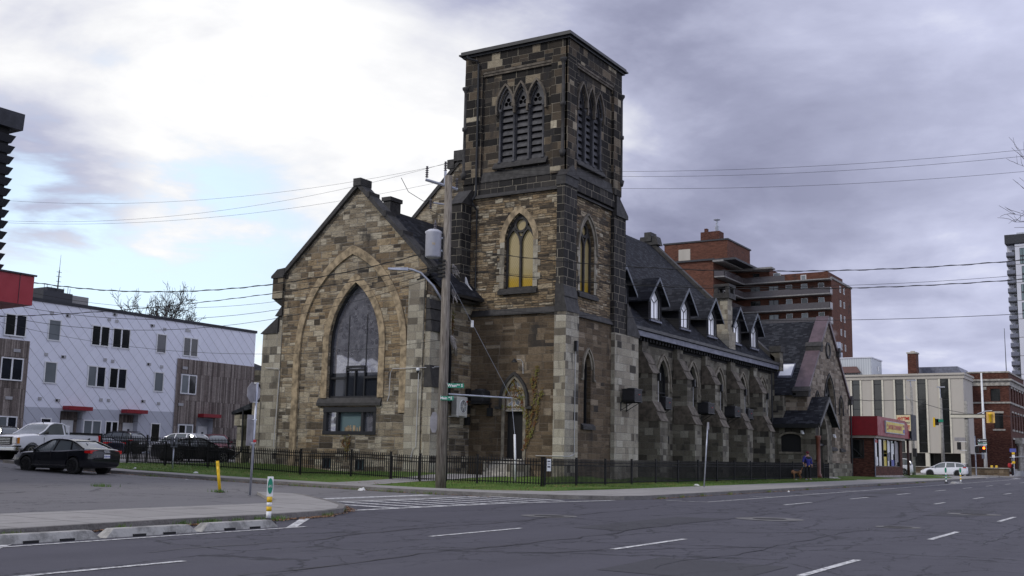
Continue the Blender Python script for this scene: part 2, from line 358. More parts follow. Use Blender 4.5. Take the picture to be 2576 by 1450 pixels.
def sheet(name, poly, zf, mat, cuts_u=(-20, 125), cuts_v=VK, skirt=0, parent=None, kind=None):
    bm = bmesh.new(); bm.faces.new([bm.verts.new((x, y, 0)) for x, y in poly])
    for c in cuts_u: bmesh.ops.bisect_plane(bm, geom=bm.verts[:]+bm.edges[:]+bm.faces[:], plane_co=(c, 0, 0), plane_no=(1, 0, 0))
    for c in cuts_v: bmesh.ops.bisect_plane(bm, geom=bm.verts[:]+bm.edges[:]+bm.faces[:], plane_co=(0, c, 0), plane_no=(0, 1, 0))
    for v in bm.verts: v.co.z = zf(v.co.x, v.co.y)
    if skirt:
        ed = [e for e in bm.edges if len(e.link_faces) == 1]
        r_ = bmesh.ops.extrude_edge_only(bm, edges=ed)
        for v in [g for g in r_['geom'] if isinstance(g, bmesh.types.BMVert)]: v.co.z -= skirt
    bmesh.ops.recalc_face_normals(bm, faces=bm.faces)
    if sum(f_.normal.z for f_ in bm.faces) < 0: bmesh.ops.reverse_faces(bm, faces=bm.faces)
    off = OFF.get(parent.name, Vector((0, 0, 0))) if parent else Vector((0, 0, 0))
    for v in bm.verts: v.co -= off
    me = bpy.data.meshes.new(name); bm.to_mesh(me); bm.free(); me.materials.append(M[mat] if isinstance(mat, str) else mat)
    o = bpy.data.objects.new(name, me); COL.objects.link(o)
    if parent: o.parent = parent
    if kind: o['kind'] = kind
    return o
def GZ(e): return lambda x, y: G(x, y)+e
def asphalt(name, base, spec=.35, crack=1.0, patch=.25, track=.045):
    m, n, b = newmat(name); p = pos(n)
    fine = n.noise(p, 60, 3, .7); med = n.noise(p, 1.1, 6, .6); big = n.noise(n.vm('MULTIPLY', p, (.35, 1.6, 1)), .35, 4, .55)
    trk = n.m('SINE', n.m('MULTIPLY', n.m('ADD', n.sep(p)[1], n.m('MULTIPLY', med, .5)), 3.59)); k = n.m('ADD', n.m('ADD', .60, n.m('MULTIPLY', trk, track)), n.m('ADD', n.m('MULTIPLY', fine, .46), n.m('ADD', n.m('MULTIPLY', med, patch), n.m('MULTIPLY', big, .42))))
    c = n.vm('MULTIPLY', n.xyz(k, k, k), base)
    pd = n.vm('ADD', p, n.vm('MULTIPLY', n.xyz(n.m('SUBTRACT', n.noise(p, .9, 5, .7), .5), n.m('SUBTRACT', n.noise(n.vm('ADD', p, (9, 4, 0)), .9, 5, .7), .5), 0), (1.5, 1.5, 0)))
    def cr(scale, w, seed, lo, hi):
        v = n.new('ShaderNodeTexVoronoi', feature='DISTANCE_TO_EDGE'); n.put(v.inputs['Vector'], n.vm('ADD', n.vm('MULTIPLY', pd, (.55, 1, 0)), (seed, 0, 0))); v.inputs['Scale'].default_value = scale
        return n.m('MULTIPLY', n.sm(v.outputs[0], w, w*.25), n.sm(n.noise(p, .22, 2), lo, hi))
    ck = n.m('MAXIMUM', cr(.30, .011, 0, .30, .42), cr(1.1, .016, 5.5, .48, .60))
    c = n.mix(n.m('MULTIPLY', ck, .6*crack), c, (.012, .012, .014))
    sp = n.sm(n.noise(p, 95, 2, .5), .66, .76); c = n.mix(n.m('MULTIPLY', sp, .35), c, (.24, .23, .24))
    n.put(b.inputs['Base Color'], c); n.put(b.inputs['Roughness'], n.lin(med, .3, .7, .72, .9)); b.inputs['Specular IOR Level'].default_value = spec
    n.put(b.inputs['Normal'], n.bump(n.m('SUBTRACT', fine, n.m('MULTIPLY', ck, 2)), .006))
    return m
M['road'] = asphalt('main road asphalt', (.062, .060, .072))
M['oldroad'] = asphalt('old grey asphalt', (.145, .14, .14), crack=.9, track=0)
M['lot'] = asphalt('worn lot asphalt', (.115, .111, .113), crack=1, patch=.6, track=0)
m, n, b = newmat('pavement concrete'); p = pos(n); x, y, z = n.sep(p)
jx = n.m('ABSOLUTE', n.m('SUBTRACT', n.m('FRACT', n.m('DIVIDE', n.m('ADD', x, .4), 1.6)), .5)); jy = n.m('ABSOLUTE', n.m('SUBTRACT', n.m('FRACT', n.m('DIVIDE', n.m('ADD', y, .15), 1.7)), .5))
j = n.m('MAXIMUM', n.sm(jx, .018, .006), n.sm(jy, .016, .006))
w1 = n.noise(p, .8, 6, .65); w2 = n.noise(p, 30, 3, .6); cell, cc_ = n.white(n.xyz(n.m('FLOOR', n.m('ADD', n.m('DIVIDE', n.m('ADD', x, .4), 1.6), .5)), n.m('FLOOR', n.m('ADD', n.m('DIVIDE', n.m('ADD', y, .15), 1.7), .5)), 0))
k = n.m('ADD', .60, n.m('ADD', n.m('MULTIPLY', w1, .5), n.m('ADD', n.m('MULTIPLY', w2, .22), n.m('MULTIPLY', cell, .12))))
c = n.vm('MULTIPLY', n.xyz(k, k, k), (.285, .272, .255)); c = n.mix(n.m('MULTIPLY', n.sm(w1, .53, .68), .6), c, (.14, .13, .12)); c = n.mix(n.m('MULTIPLY', j, .7), c, (.07, .065, .06))
n.put(b.inputs['Base Color'], c); b.inputs['Roughness'].default_value = .9; n.put(b.inputs['Normal'], n.bump(n.m('SUBTRACT', w2, n.m('MULTIPLY', j, 2)), .006)); M['walk'] = m
m, n, b = newmat('kerb concrete'); p = pos(n); w1 = n.noise(p, 1.7, 6, .7); w2 = n.noise(p, 22, 4, .65)
c = n.ramp(n.m('ADD', n.m('MULTIPLY', w1, .6), n.m('MULTIPLY', w2, .4)), [(.3, (.075, .07, .065)), (.5, (.17, .16, .15)), (.72, (.26, .25, .235))])
n.put(b.inputs['Base Color'], c); b.inputs['Roughness'].default_value = .9; n.put(b.inputs['Normal'], n.bump(w2, .03)); M['kerb'] = m
m, n, b = newmat('lawn'); p = pos(n)
w1 = n.noise(p, .5, 5, .6); w2 = n.noise(n.vm('MULTIPLY', p, (1, 1, .3)), 14, 5, .75)
c = n.ramp(n.m('ADD', n.m('MULTIPLY', w1, .45), n.m('MULTIPLY', w2, .6)), [(.33, (.035, .075, .012)), (.46, (.08, .155, .024)), (.58, (.13, .20, .04)), (.68, (.24, .21, .09)), (.8, (.17, .13, .075))])
n.put(b.inputs['Base Color'], c); b.inputs['Roughness'].default_value = .9; b.inputs['Specular IOR Level'].default_value = .2; n.put(b.inputs['Normal'], n.bump(w2, .08)); M['lawn'] = m
m, n, b = newmat('worn road paint'); p = pos(n); w2 = n.noise(p, 9, 6, .75)
n.put(b.inputs['Base Color'], n.mix(n.m('MULTIPLY', n.sm(w2, .36, .56), n.sm(n.noise(p, 40, 3, .7), .30, .42)), (.11, .105, .115), (.66, .66, .64))); b.inputs['Roughness'].default_value = .7; M['paint'] = m
# ------------------------------------------------------------------ the setting
def ssheet(name, *a, **k): return sheet(name, *a, kind='structure', **k)
ssheet('ground', [(-500, -300), (2500, -300), (2500, 1500), (-500, 1500)], GZ(0), 'road')
ssheet('side_street', [(23.6, 22.4), (25.6, 20.7), (31.6, 20.7), (31.9, 60), (60, 60), (60, 69.9), (0, 69.9), (20, 50), (23.4, 34)], GZ(.004), 'oldroad')
ssheet('parking_lot', [(-60, 19.9), (13, 19.9), (20.8, 19.95), (22.5, 21.2), (23.4, 22.5), (25.0, 23.0), (25.2, 24.6), (24.3, 26), (23.9, 30), (23.2, 36), (20, 52), (-60, 52)], GZ(.05), 'lot', skirt=.2)
ssheet('rear_parking_lot', [(33.5, 47.6), (120, 47.6), (120, 69.9), (33.5, 69.9)], GZ(.012), 'oldroad')
ssheet('corner_pavement', [(-60, 16.75), (11, 16.7), (15, 17.0), (17.5, 16.95), (19.4, 17.15), (20.6, 17.55), (21.8, 18.5), (22.9, 19.8), (23.9, 21.2), (24.8, 22.4), (25.4, 23.4), (25.1, 24.6), (24.0, 23.3), (23.3, 22.5), (22.4, 21.2), (20.8, 20.0), (13, 19.95), (-60, 19.95)], GZ(.13), 'walk', skirt=.2)
ssheet('corner_kerb', [(-60, 16.6), (11, 16.55), (15, 16.85), (17.5, 16.8), (19.45, 17.0), (20.7, 17.42), (21.95, 18.4), (23.05, 19.72), (24.05, 21.12), (24.95, 22.33), (25.6, 23.4), (25.4, 23.4), (24.8, 22.4), (23.9, 21.2), (22.9, 19.8), (21.8, 18.5), (20.6, 17.55), (19.4, 17.15), (17.5, 16.95), (15, 17.0), (11, 16.7), (-60, 16.75)], GZ(.135), 'kerb', skirt=.2)
MAINF = [(112, 16.4), (36, 16.4), (34.8, 16.75), (33.6, 17.9), (32.6, 19.6), (31.95, 21.8), (31.7, 24), (31.6, 28), (31.65, 34), (31.8, 47.6)]
def shift(pl, d):
    out = []
    for i, (x, y) in enumerate(pl):
        a = Vector(pl[max(i-1, 0)]); b = Vector(pl[min(i+1, len(pl)-1)]); t = (b-a).normalized(); out.append((x-t.y*d*-1, y+t.x*d*-1))
    return out
INN = shift(MAINF, .16)
ssheet('street_pavement', INN+[(33.3, 47.6), (33.3, 40), (33.2, 34), (33.3, 28), (33.6, 24.6), (34.3, 22.0), (36.0, 20.4), (40, 20.0), (60, 19.8), (78.5, 19.7), (93, 19.9), (112, 20.2)], GZ(.13), 'walk', skirt=.2)
ssheet('street_kerb', MAINF+INN[::-1], GZ(.135), 'kerb', skirt=.2)
lawnpoly = [(33.3, 47.5), (33.3, 40), (33.2, 34), (33.3, 28), (33.6, 24.6), (34.3, 22.0), (36.0, 20.4), (40, 20.0), (60, 19.8), (78.5, 19.7), (79.6, 22.9), (79.6, 30), (60, 30), (60, 47.5)]
ssheet('lawn', lawnpoly, lambda x, y: ZL(x, y)-.004, 'lawn', cuts_u=list(range(34, 80)), cuts_v=list(range(20, 48)), skirt=.3)
ssheet('lawn', [(82.3, 19.8), (93.6, 19.9), (93.6, 24.5), (82.3, 24.5)], lambda x, y: ZL(x, y)+.02, 'lawn', cuts_u=list(range(83, 94)), cuts_v=[21, 22, 23, 24], skirt=.3)
ssheet('porch_path', [(78.4, 19.6), (82.4, 19.7), (82.4, 24), (79.5, 24)], lambda x, y: -1.06, 'walk')
ssheet('gate_path', [(33.25, 28.9), (33.2, 27.4), (41.8, 27.2), (44.3, 27.2), (44.3, 28.9)], lambda x, y: ZL(x, y)+.012, 'walk', cuts_u=[34, 35, 36, 37, 38, 39, 40, 41, 42, 43, 44], cuts_v=[28])
ssheet('far_pavement', [(112, 16.4), (118.5, 17.0), (120.5, 19), (120.5, 70), (93.6, 70), (93.6, 20.2), (112, 20.2)], GZ(.13), 'walk', skirt=.2)
ssheet('grass_verge', [(96, 18.4), (104, 18.0), (107, 18.8), (104.5, 21.5), (97, 20.8)], GZ(.16), 'lawn', skirt=.1)
ssheet('grass_verge', [(106, 20.5), (114, 20.0), (116, 21.5), (110, 25), (106, 23.5)], GZ(.17), 'lawn', skirt=.1)
ssheet('east_pavement', [(131, 16.3), (400, 16.3), (400, 90), (129, 90), (129, 19)], GZ(.13), 'walk', skirt=.2)
# road markings: thin painted sheets
mk = []
def mark(poly, name='lane_marking'): mk.append(ssheet(name, poly, GZ(.008), 'paint'))
def bar(x0, x1, y, w=.12): mark([(x0, y-w/2), (x1, y-w/2), (x1, y+w/2), (x0, y+w/2)])
for x0, x1, y in ((7.2, 10.5, 11.55), (16.4, 19.6, 11.75), (36, 39.1, 11.5), (44, 46.8, 11.4), (52.1, 54.9, 11.4), (60.6, 63.6, 11.35), (69, 72, 11.35), (77.4, 80.4, 11.35), (86, 89, 11.35), (94.4, 97.4, 11.35),
                  (16.3, 19.3, 8.05), (8.0, 11, 8.05), (42, 44, 7.9), (49.8, 52.4, 7.8), (58.6, 61.2, 7.8), (67, 70, 7.8), (75.4, 78.4, 7.8), (84, 87, 7.8), (92.5, 95.5, 7.8), (14.4, 17.3, 4.4), (22.8, 25.8, 4.4), (31.2, 34.2, 4.3), (39.6, 42.6, 4.3), (48, 51, 4.3), (56.4, 59.4, 4.3)): bar(x0, x1, y)
bar(-10, 16.7, 15.0, .11); mark([(16.2, 15.05), (16.5, 15.05), (18.8, 16.75), (18.45, 16.75)]); mark([(9.4, 14.6), (9.75, 14.6), (10.5, 15.3), (10.2, 15.3)])
bar(35.8, 118, 14.1, .11); mark([(35.7, 14.1), (35.82, 14.1), (35.82, 15.6), (35.7, 15.6)])
for x in (42.9, 49.5, 56, 62.5): mark([(x, 14.2), (x+.12, 14.2), (x+.12, 15.1), (x, 15.1)])
mark([(25.4, 22.15), (31.0, 22.15), (31.0, 22.6), (25.4, 22.6)], 'stop_line')
mark([(24.2, 20.9), (31.9, 20.75), (32.6, 19.9), (32.6, 20.1), (31.8, 20.97), (24.2, 21.1)], 'crosswalk_line')
mark([(21.4, 18.05), (28.6, 17.75), (34.1, 16.7), (34.1, 16.9), (28.6, 17.95), (21.4, 18.27)], 'crosswalk_line')
for i in range(9):
    x = 23.6+i*1.05; y0 = 18.2-(x-23)*.055; mark([(x, y0+.02), (x+.32, y0), (x+.32, 20.8), (x, 20.85)], 'crosswalk_bar')
for i in range(9): y = 3.2+i*1.45; mark([(120.5, y), (124.5, y), (124.5, y+.55), (120.5, y+.55)], 'crosswalk_bar')
mark([(119, 17.6), (129, 17.6), (129, 17.9), (119, 17.9)], 'crosswalk_line'); mark([(119, 20.6), (129, 20.6), (129, 20.9), (119, 20.9)], 'crosswalk_line')
# tar-sealed cracks and old patches in the road
M['tar'] = plain('tar seam', (.016, .016, .018), .5, var=.2); M['patch'] = asphalt('asphalt patch', (.048, .047, .053), crack=.3, track=0)
random.seed(31)
for x0, y0, x1, y1 in ((8, 9.6, 34, 9.9), (14, 6.2, 66, 6.6), (11, 12.9, 30, 13.6), (15, 9.0, 21, 5.0), (28, 12.8, 31, 5.2), (40, 13.5, 45, 4.0), (22, 3.4, 60, 3.3), (46, 9.8, 110, 9.4), (30, 10.4, 50, 12.9)):
    k = int(((x1-x0)**2+(y1-y0)**2)**.5*2.5); L = []; R_ = []; o_ = 0
    for i in range(k+1):
        o_ = o_*.85+random.gauss(0, .07); x = x0+(x1-x0)*i/k; y = y0+(y1-y0)*i/k; d_ = Vector((-(y1-y0), x1-x0)).normalized(); w_ = random.uniform(.008, .024); L.append((x+d_.x*(o_+w_), y+d_.y*(o_+w_))); R_.append((x+d_.x*(o_-w_), y+d_.y*(o_-w_)))
    mb = MB(); mb.add([(x, y, G(x, y)+.0075) for x, y in L+R_], [(i, i+1, k+2+i, k+1+i) for i in range(k)]); mb.build('tar_seam', 'tar')['kind'] = 'structure'
for q in ([(20.5, 9.9), (26.5, 9.9), (26.4, 11.2), (20.6, 11.1)], [(33, 5.2), (38, 5.3), (38, 6.6), (33, 6.5)], [(13.2, 4.9), (15.5, 4.9), (15.6, 6.9), (13.3, 6.8)], [(52, 12), (58, 12), (58, 13.3), (52, 13.2)]): ssheet('asphalt_patch', q, GZ(.0045), 'patch')
# low precast separators by the bicycle lane
m, n, b = newmat('precast separator'); p = pos(n)
c = n.mix(n.sm(n.noise(p, 2.2, 6, .7), .42, .62), (.40, .39, .36), (.20, .195, .18)); n.put(b.inputs['Base Color'], c); b.inputs['Roughness'].default_value = .85; n.put(b.inputs['Normal'], n.bump(n.noise(p, 25, 4), .015)); M['precast'] = m
for i, (x0, lab) in enumerate(((10.15, 'pale concrete lane separator at the left edge of the picture, cracked at its near end'), (12.22, 'middle of the three pale concrete lane separators, with dark smears on its face'), (14.3, 'pale concrete lane separator ending at the green bicycle marker post'))):
    t = thing('lane_separator', lab, 'lane separator', (x0+1, 15.45, G(x0, 15)), 0, 'precast separators along the bicycle lane')
    z0 = G(x0, 15); L = 2.0; h = .15
    MB().prism([(x0, 15.32, z0), (x0+L, 15.32, z0), (x0+L, 15.62, z0), (x0, 15.62, z0)], [(x0+.18, 15.37, z0+h), (x0+L-.18, 15.37, z0+h), (x0+L-.18, 15.57, z0+h), (x0+.18, 15.57, z0+h)]).build('body', 'precast', t, bevel=.012)
    for s_ in (.55, 1.2): MB().box(x0+s_, x0+s_+.26, 15.300, 15.36, z0+.005, z0+.045).build('drain_slot', 'matte', t)
def disc(name, x, y, r_, z, mat, parent, k=32, ell=1):
    return MB().add([(x+r_*math.cos(2*PI*i/k), y+r_*ell*math.sin(2*PI*i/k), z) for i in range(k)], [tuple(range(k))]).build(name, mat, parent)
M['collar'] = plain('patched collar', (.17, .165, .16), .9, var=.4)
M['iron'] = blocks('cast iron cover', .07, .07, [(0, (.05, .048, .05)), (1, (.10, .095, .10))], mortar=(.02, .02, .02), mw=.012, horiz=True, warp=0, bumpd=.01)
for x, y, a, b_, lab in ((27.3, 9.1, .85, .55, 'manhole cover in a pale concrete collar between the lanes, largest in the picture'), (24.0, 13.6, .7, .5, 'broken pale patched manhole cover nearest the crosswalk'), (35.0, 5.5, .75, .5, 'manhole cover with pale collar at the far right of the road'), (26.5, 5.8, .5, .42, 'dark iron manhole cover flush in the near lane at right'), (48, 11.6, .4, .36, 'small dark manhole cover far along the road between dashes')):
    z = G(x, y); t = thing('manhole_cover', lab, 'manhole cover', (x, y, z), 0, 'manhole covers in the road')
    disc('collar', x, y, a, z+.006, 'collar' if a > .45 else 'road', t); disc('cover', x, y, b_*.75, z+.012, 'iron', t)
# grass blades, weeds and leaf litter
def inpoly(x, y, poly):
    c = False; j = len(poly)-1
    for i in range(len(poly)):
        if (poly[i][1] > y) != (poly[j][1] > y) and x < (poly[j][0]-poly[i][0])*(y-poly[i][1])/(poly[j][1]-poly[i][1])+poly[i][0]: c = not c
        j = i
    return c
m, n, b = newmat('grass blades'); p = pos(n)
n.put(b.inputs['Base Color'], n.ramp(n.m('ADD', n.m('MULTIPLY', n.noise(p, .6, 3), .7), n.m('MULTIPLY', n.noise(p, 25, 2), .3)), [(.35, (.05, .105, .016)), (.52, (.10, .18, .03)), (.66, (.20, .19, .06))])); b.inputs['Roughness'].default_value = .7; M['blade'] = m
def blades(name, spots, h, w):
    mb = MB()
    for x, y, z in spots:
        a = random.random()*2*PI; hh = h*random.uniform(.5, 1.3); lx, ly = random.uniform(-.5, .5)*hh, random.uniform(-.5, .5)*hh
        mb.add([(x-w*math.cos(a), y-w*math.sin(a), z-.01), (x+w*math.cos(a), y+w*math.sin(a), z-.01), (x+lx, y+ly, z+hh)], [(0, 1, 2)])
    return mb.build(name, 'blade', recalc=False)
sp = []
while len(sp) < 34000:
    x = random.uniform(33, 79); y = random.uniform(19.6, 47) if x < 42 else random.uniform(19.6, 25.2)
    if inpoly(x, y, lawnpoly) and not (x < 44.3 and 27.2 < y < 28.9): sp.append((x, y, ZL(x, y)))
o = blades('grass', sp, .075, .014); o['kind'] = 'stuff'
o = blades('weeds', [(x+random.gauss(0, .09), y+random.gauss(0, .06), G(x, y)+.01) for x, y in [(random.uniform(11, 23), 0) for _ in range(14)] for y in [interp(x, [11, 15, 17.5, 19.4, 21.8, 23], [16.55, 16.85, 16.75, 17.0, 18.3, 19.6])-.05] for _ in range(60)]
           + [(x+random.gauss(0, .15), 16.35+random.gauss(0, .05), G(x, 16)+.01) for x in (37, 39, 41, 44, 49, 55, 62, 70, 75, 81, 83) for _ in range(40)]
           + [(31.55+random.gauss(0, .08), y+random.gauss(0, .4), G(31, y)+.01) for y in (23, 24.5, 26, 28, 29, 33, 37) for _ in range(60)]
           + [(23.6+random.gauss(0, .12), y+random.gauss(0, .25), G(24, y)+.06) for y in (30,) for _ in range(90)]
           + [(25.0+random.gauss(0, .1), 26.2+random.gauss(0, .15), G(25, 26)+.05) for _ in range(50)], .10, .012); o['kind'] = 'stuff'
m, n, b = newmat('dead leaves'); n.put(b.inputs['Base Color'], n.ramp(n.noise(pos(n), 30, 2), [(.3, (.10, .05, .02)), (.6, (.26, .13, .05)), (.75, (.20, .15, .08))])); M['leaf'] = m
mb = MB()
def leaf(x, y, z):
    a = random.random()*6.3; s_ = random.uniform(.02, .05)
    mb.add([(x+s_*math.cos(a+i*PI/2)*(1 if i % 2 else .6), y+s_*math.sin(a+i*PI/2)*(1 if i % 2 else .6), z+random.uniform(0, .03)) for i in range(4)], [(0, 1, 2, 3)])
for _ in range(1500):
    x = random.uniform(11, 23); y = interp(x, [11, 15, 17.5, 19.4, 21.8, 23], [16.5, 16.8, 16.7, 16.95, 18.2, 19.5])-abs(random.gauss(0, .13)); leaf(x, y, G(x, y)+.012)
for _ in range(900): x = random.uniform(36, 84); leaf(x, 16.3-abs(random.gauss(0, .08)), G(x, 16)+.012)
for _ in range(700): y = random.uniform(20, 44); leaf(31.6-abs(random.gauss(0, .12)), y, G(31, y)+.016)
for _ in range(900): x, y = random.uniform(33.5, 78), random.uniform(20.2, 21.8); leaf(x, y, ZL(x, y)+.02)
for _ in range(400): x, y = random.uniform(33.5, 37), random.uniform(23, 46); leaf(x, y, ZL(x, y)+.02)
mb.build('fallen_leaves', 'leaf', recalc=False)['kind'] = 'stuff'
# ------------------------------------------------------------------ the church
church = thing('stone_church', 'old brown and black stone church with a square louvred tower and dark shingle roofs', 'church', (53, 33, -.9))
def hood(mb, pl, c, sL, sR, zs, za, w, p0, p1, k=10, foot=None, ret=0):
    inn = arch(sL, sR, foot, zs, za, k); out = arch(sL-w, sR+w, foot, zs, za+w*1.25, k)
    mb.ring(pl, c, inn, out, p0, p1)
    if ret:      # little returns at the feet of a hood mould
        z = foot if foot is not None else zs
        mb.slab(pl, c, sL-w-ret, sL-w+.01, z-.02, z+w, p0, p1); mb.slab(pl, c, sR+w-.01, sR+w+ret, z-.02, z+w, p0, p1)
    return mb
def gothic(name, pl, c, sL, sR, z0, zs, za, rev=.3, ringw=.22, ringmat='dressgrey', gl='glass', mull=0, tr=None, sill=True, sillmat='darkstone', legs=True, label=None, frame='frame', hoodw=0, hoodmat='dressgrey', hoodz=None, fw=.05):
    par = hood(MB(), pl, c, sL, sR, zs, za, ringw, 0, .035, foot=z0 if legs else None).build(name, ringmat, church)
    if label: par['label'] = label
    mid = (sL+sR)/2
    MB().face(pl, c, arch(sL-.01, sR+.01, z0-.01, zs, za+.01), -rev+.02).build('glass', gl, par)
    fr = MB(); inn = arch(sL+fw, sR-fw, z0+fw, zs, za-fw*1.6); out = arch(sL, sR, z0, zs, za)
    fr.ring(pl, c, inn, out, -rev+.03, -rev+.12); fr.slab(pl, c, sL, sR, z0, z0+fw, -rev+.03, -rev+.12)
    if mull == 1:
        q = zs+(za-zs)*.12
        fr.slab(pl, c, mid-.05, mid+.05, z0, q+.12, -rev+.03, -rev+.15)
        for a, b_ in ((sL, mid), (mid, sR)):
            fr.ring(pl, c, arch(a+.07, b_-.04, None, zs-.15, zs+(za-zs)*.42, 6), arch(a, b_+.01, None, zs-.15, zs+(za-zs)*.55, 6), -rev+.03, -rev+.14)
        rr = (sR-sL)*.17; cz = zs+(za-zs)*.60
        ci = [(mid+rr*math.cos(2*PI*i/16), cz+rr*math.sin(2*PI*i/16)) for i in range(16)]; co = [(mid+rr*1.4*math.cos(2*PI*i/16), cz+rr*1.4*math.sin(2*PI*i/16)) for i in range(16)]
        fr.ring(pl, c, ci, co, -rev+.03, -rev+.14, close=True)
    if tr:
        for z in tr: fr.slab(pl, c, sL+.03, sR-.03, z-.04, z+.04, -rev+.03, -rev+.13)
    fr.build('tracery' if mull else 'window_frame', frame, par)
    if sill:
        mb = MB(); a = [T(pl, c, sL-.28, z0-.30, 0), T(pl, c, sR+.28, z0-.30, 0), T(pl, c, sR+.28, z0, 0), T(pl, c, sL-.28, z0, 0)]
        b_ = [T(pl, c, sL-.28, z0-.30, .16), T(pl, c, sR+.28, z0-.30, .16), T(pl, c, sR+.28, z0-.12, .16), T(pl, c, sL-.28, z0-.12, .16)]
        mb.prism(a, b_); mb.slab(pl, c, sL, sR, z0-.05, z0+.0, -rev+.02, .01); mb.build('sill', sillmat, par)
    if hoodw: hood(MB(), pl, c, sL-ringw, sR+ringw, zs, za+ringw, hoodw, 0, .10, foot=hoodz, ret=.18).build('hood_mould', hoodmat, par)
    return par
def clusters(mb, gap=.10):
    """groups of faces that touch or nearly touch"""
    par = list(range(len(mb.v)))
    def fd(i):
        while par[i] != i: par[i] = par[par[i]]; i = par[i]
        return i
    for f_ in mb.f:
        for i in f_[1:]: par[fd(i)] = fd(f_[0])
    g = {}
    for k, f_ in enumerate(mb.f): g.setdefault(fd(f_[0]), []).append(k)
    it = []
    for fs in g.values():
        vs = [mb.v[i] for k in fs for i in mb.f[k]]; it.append([[min(q[a] for q in vs) for a in range(3)], [max(q[a] for q in vs) for a in range(3)], fs])
    ch = True
    while ch:
        ch = False; out = []
        for a in it:
            for b_ in out:
                if all(a[0][i] <= b_[1][i]+gap and b_[0][i] <= a[1][i]+gap for i in range(3)):
                    b_[0] = [min(p_, q) for p_, q in zip(a[0], b_[0])]; b_[1] = [max(p_, q) for p_, q in zip(a[1], b_[1])]; b_[2] += a[2]; ch = True; break
            else: out.append(a)
        it = out
    return [q[2] for q in it]
def P(mb, name, mat, label=None, parent=None, split=True, **k):
    cs = clusters(mb) if split else [0]
    if 1 < len(cs) < 25:
        for fs in cs:
            m2 = MB(); m2.v = mb.v; m2.f = [mb.f[i] for i in fs]; used = sorted({i for f_ in m2.f for i in f_}); mp = {o: i for i, o in enumerate(used)}
            m2.v = [mb.v[i] for i in used]; m2.f = [tuple(mp[i] for i in f_) for f_ in m2.f]; o = m2.build(name, mat, parent or church, **k)
            if label: o['label'] = label
        return o
    o = mb.build(name, mat, parent or church, **k)
    if label: o['label'] = label
    return o
# --- tower
UF, VF, UE, VN = 45.6, 25.45, 51.85, 31.4      # lower stages
lo = MB()
door = arch(27.36, 28.42, -.06, 2.75, 3.85)
lo.wall('u', UF, rect(VF, VN, -1.2, 7.12), [door], .35)
low_l = arch(48.2, 48.95, 1.75, 4.45, 5.3)
lo.wall('v', VF, rect(UF, UE, -1.2, 7.12), [low_l], .4)
lo.face('u', UE, rect(VF, VN, -1.2, 7.12)); lo.face('v', VN, rect(UF, UE, -1.2, 7.12))
P(lo, 'tower_wall', 'tlow')
md = MB()
w1 = arch(27.0, 28.68, 8.32, 10.7, 12.15); w2 = arch(47.75, 49.3, 8.32, 10.7, 12.15)
md.wall('u', UF+.06, rect(VF+.06, VN-.06, 7.12, 13.2), [w1], .35); md.wall('v', VF+.06, rect(UF+.06, UE-.06, 7.12, 13.2), [w2], .35)
md.face('u', UE-.06, rect(VF, VN, 7.12, 13.2)); md.face('v', VN-.06, rect(UF, UE, 7.12, 13.2))
P(md, 'tower_wall', 'tmid')
gothic('amber_window', 'u', UF+.06, 27.0, 28.68, 8.32, 10.7, 12.15, gl='amber', mull=1, ringw=.3, ringmat='dress', hoodw=0, legs=False, label='tall amber glass window with black tracery on the street corner side', frame='darkstone', fw=.1)
gothic('amber_window', 'v', VF+.06, 47.75, 49.3, 8.32, 10.7, 12.15, gl='amber', mull=1, ringw=.2, hoodw=.09, hoodz=10.4, legs=False, label='amber window on the shaded main street side of the tower', frame='darkstone', fw=.1)
jb = MB()
for i in range(7):   # jamb stones beside the amber windows
    z = 8.35+i*.34; w_ = .42 if i % 2 else .26
    jb.slab('u', UF+.06, 28.68, 28.68+w_, z, z+.33, 0, .03); jb.slab('u', UF+.06, 27.0-w_, 27.0, z, z+.33, 0, .03); jb.slab('v', VF+.06, 49.3, 49.3+w_*.8, z, z+.33, 0, .03); jb.slab('v', VF+.06, 47.75-w_*.8, 47.75, z, z+.33, 0, .03)
P(jb, 'jamb_stones', 'quoin')
gothic('lancet_window', 'v', VF, 48.2, 48.95, 1.75, 4.45, 5.3, rev=.35, ringw=.16, hoodw=.08, hoodz=3.9, gl='glassdark', legs=False, label='narrow lancet window low on the main street side of the tower')
# doorway
dr = hood(MB(), 'u', UF, 27.36, 28.42, 2.75, 3.85, .16, 0, .05, foot=-.5).build('doorway', 'dressgrey', church); dr['label'] = 'black door under a pointed arch of pale rubble, with steps'
MB().slab('u', UF, 27.36, 28.42, -.06, 2.28, -.34, -.28).build('door_leaf', 'matte', dr)
MB().face('u', UF, arch(27.34, 28.44, 2.28, 2.75, 3.87), -.14).build('rubble_infill', 'rubble', dr)
mb = MB(); mb.slab('u', UF, 27.36, 28.42, 2.24, 2.32, -.33, -.05); mb.slab('u', UF, 27.3, 28.5, -.14, -.06, -.33, .12); mb.build('lintel', 'concrete', dr)
mb = hood(MB(), 'u', UF, 27.20, 28.58, 2.75, 4.0, .13, .0, .13, foot=2.45); mb.slab('u', UF, 28.6, 28.95, 2.35, 2.48, 0, .13); mb.slab('u', UF, 26.85, 27.18, 2.35, 2.48, 0, .13); mb.build('hood_mould', 'darkstone', dr)
mb = MB()
for i in range(5): mb.box(43.9+i*.3, UF-.002*i, 27.25-.006*i, 28.75+.006*i, -1.0, -.84+i*.165)
mb.build('steps', 'concrete', dr)
mb = MB(); mb.box(43.9, UF, 26.95, 27.2, -1.1, -.3); mb.box(44.6, UF, 28.78, 28.98, -1.1, -.2); P(mb, 'stair_wall', 'quoin', parent=dr)
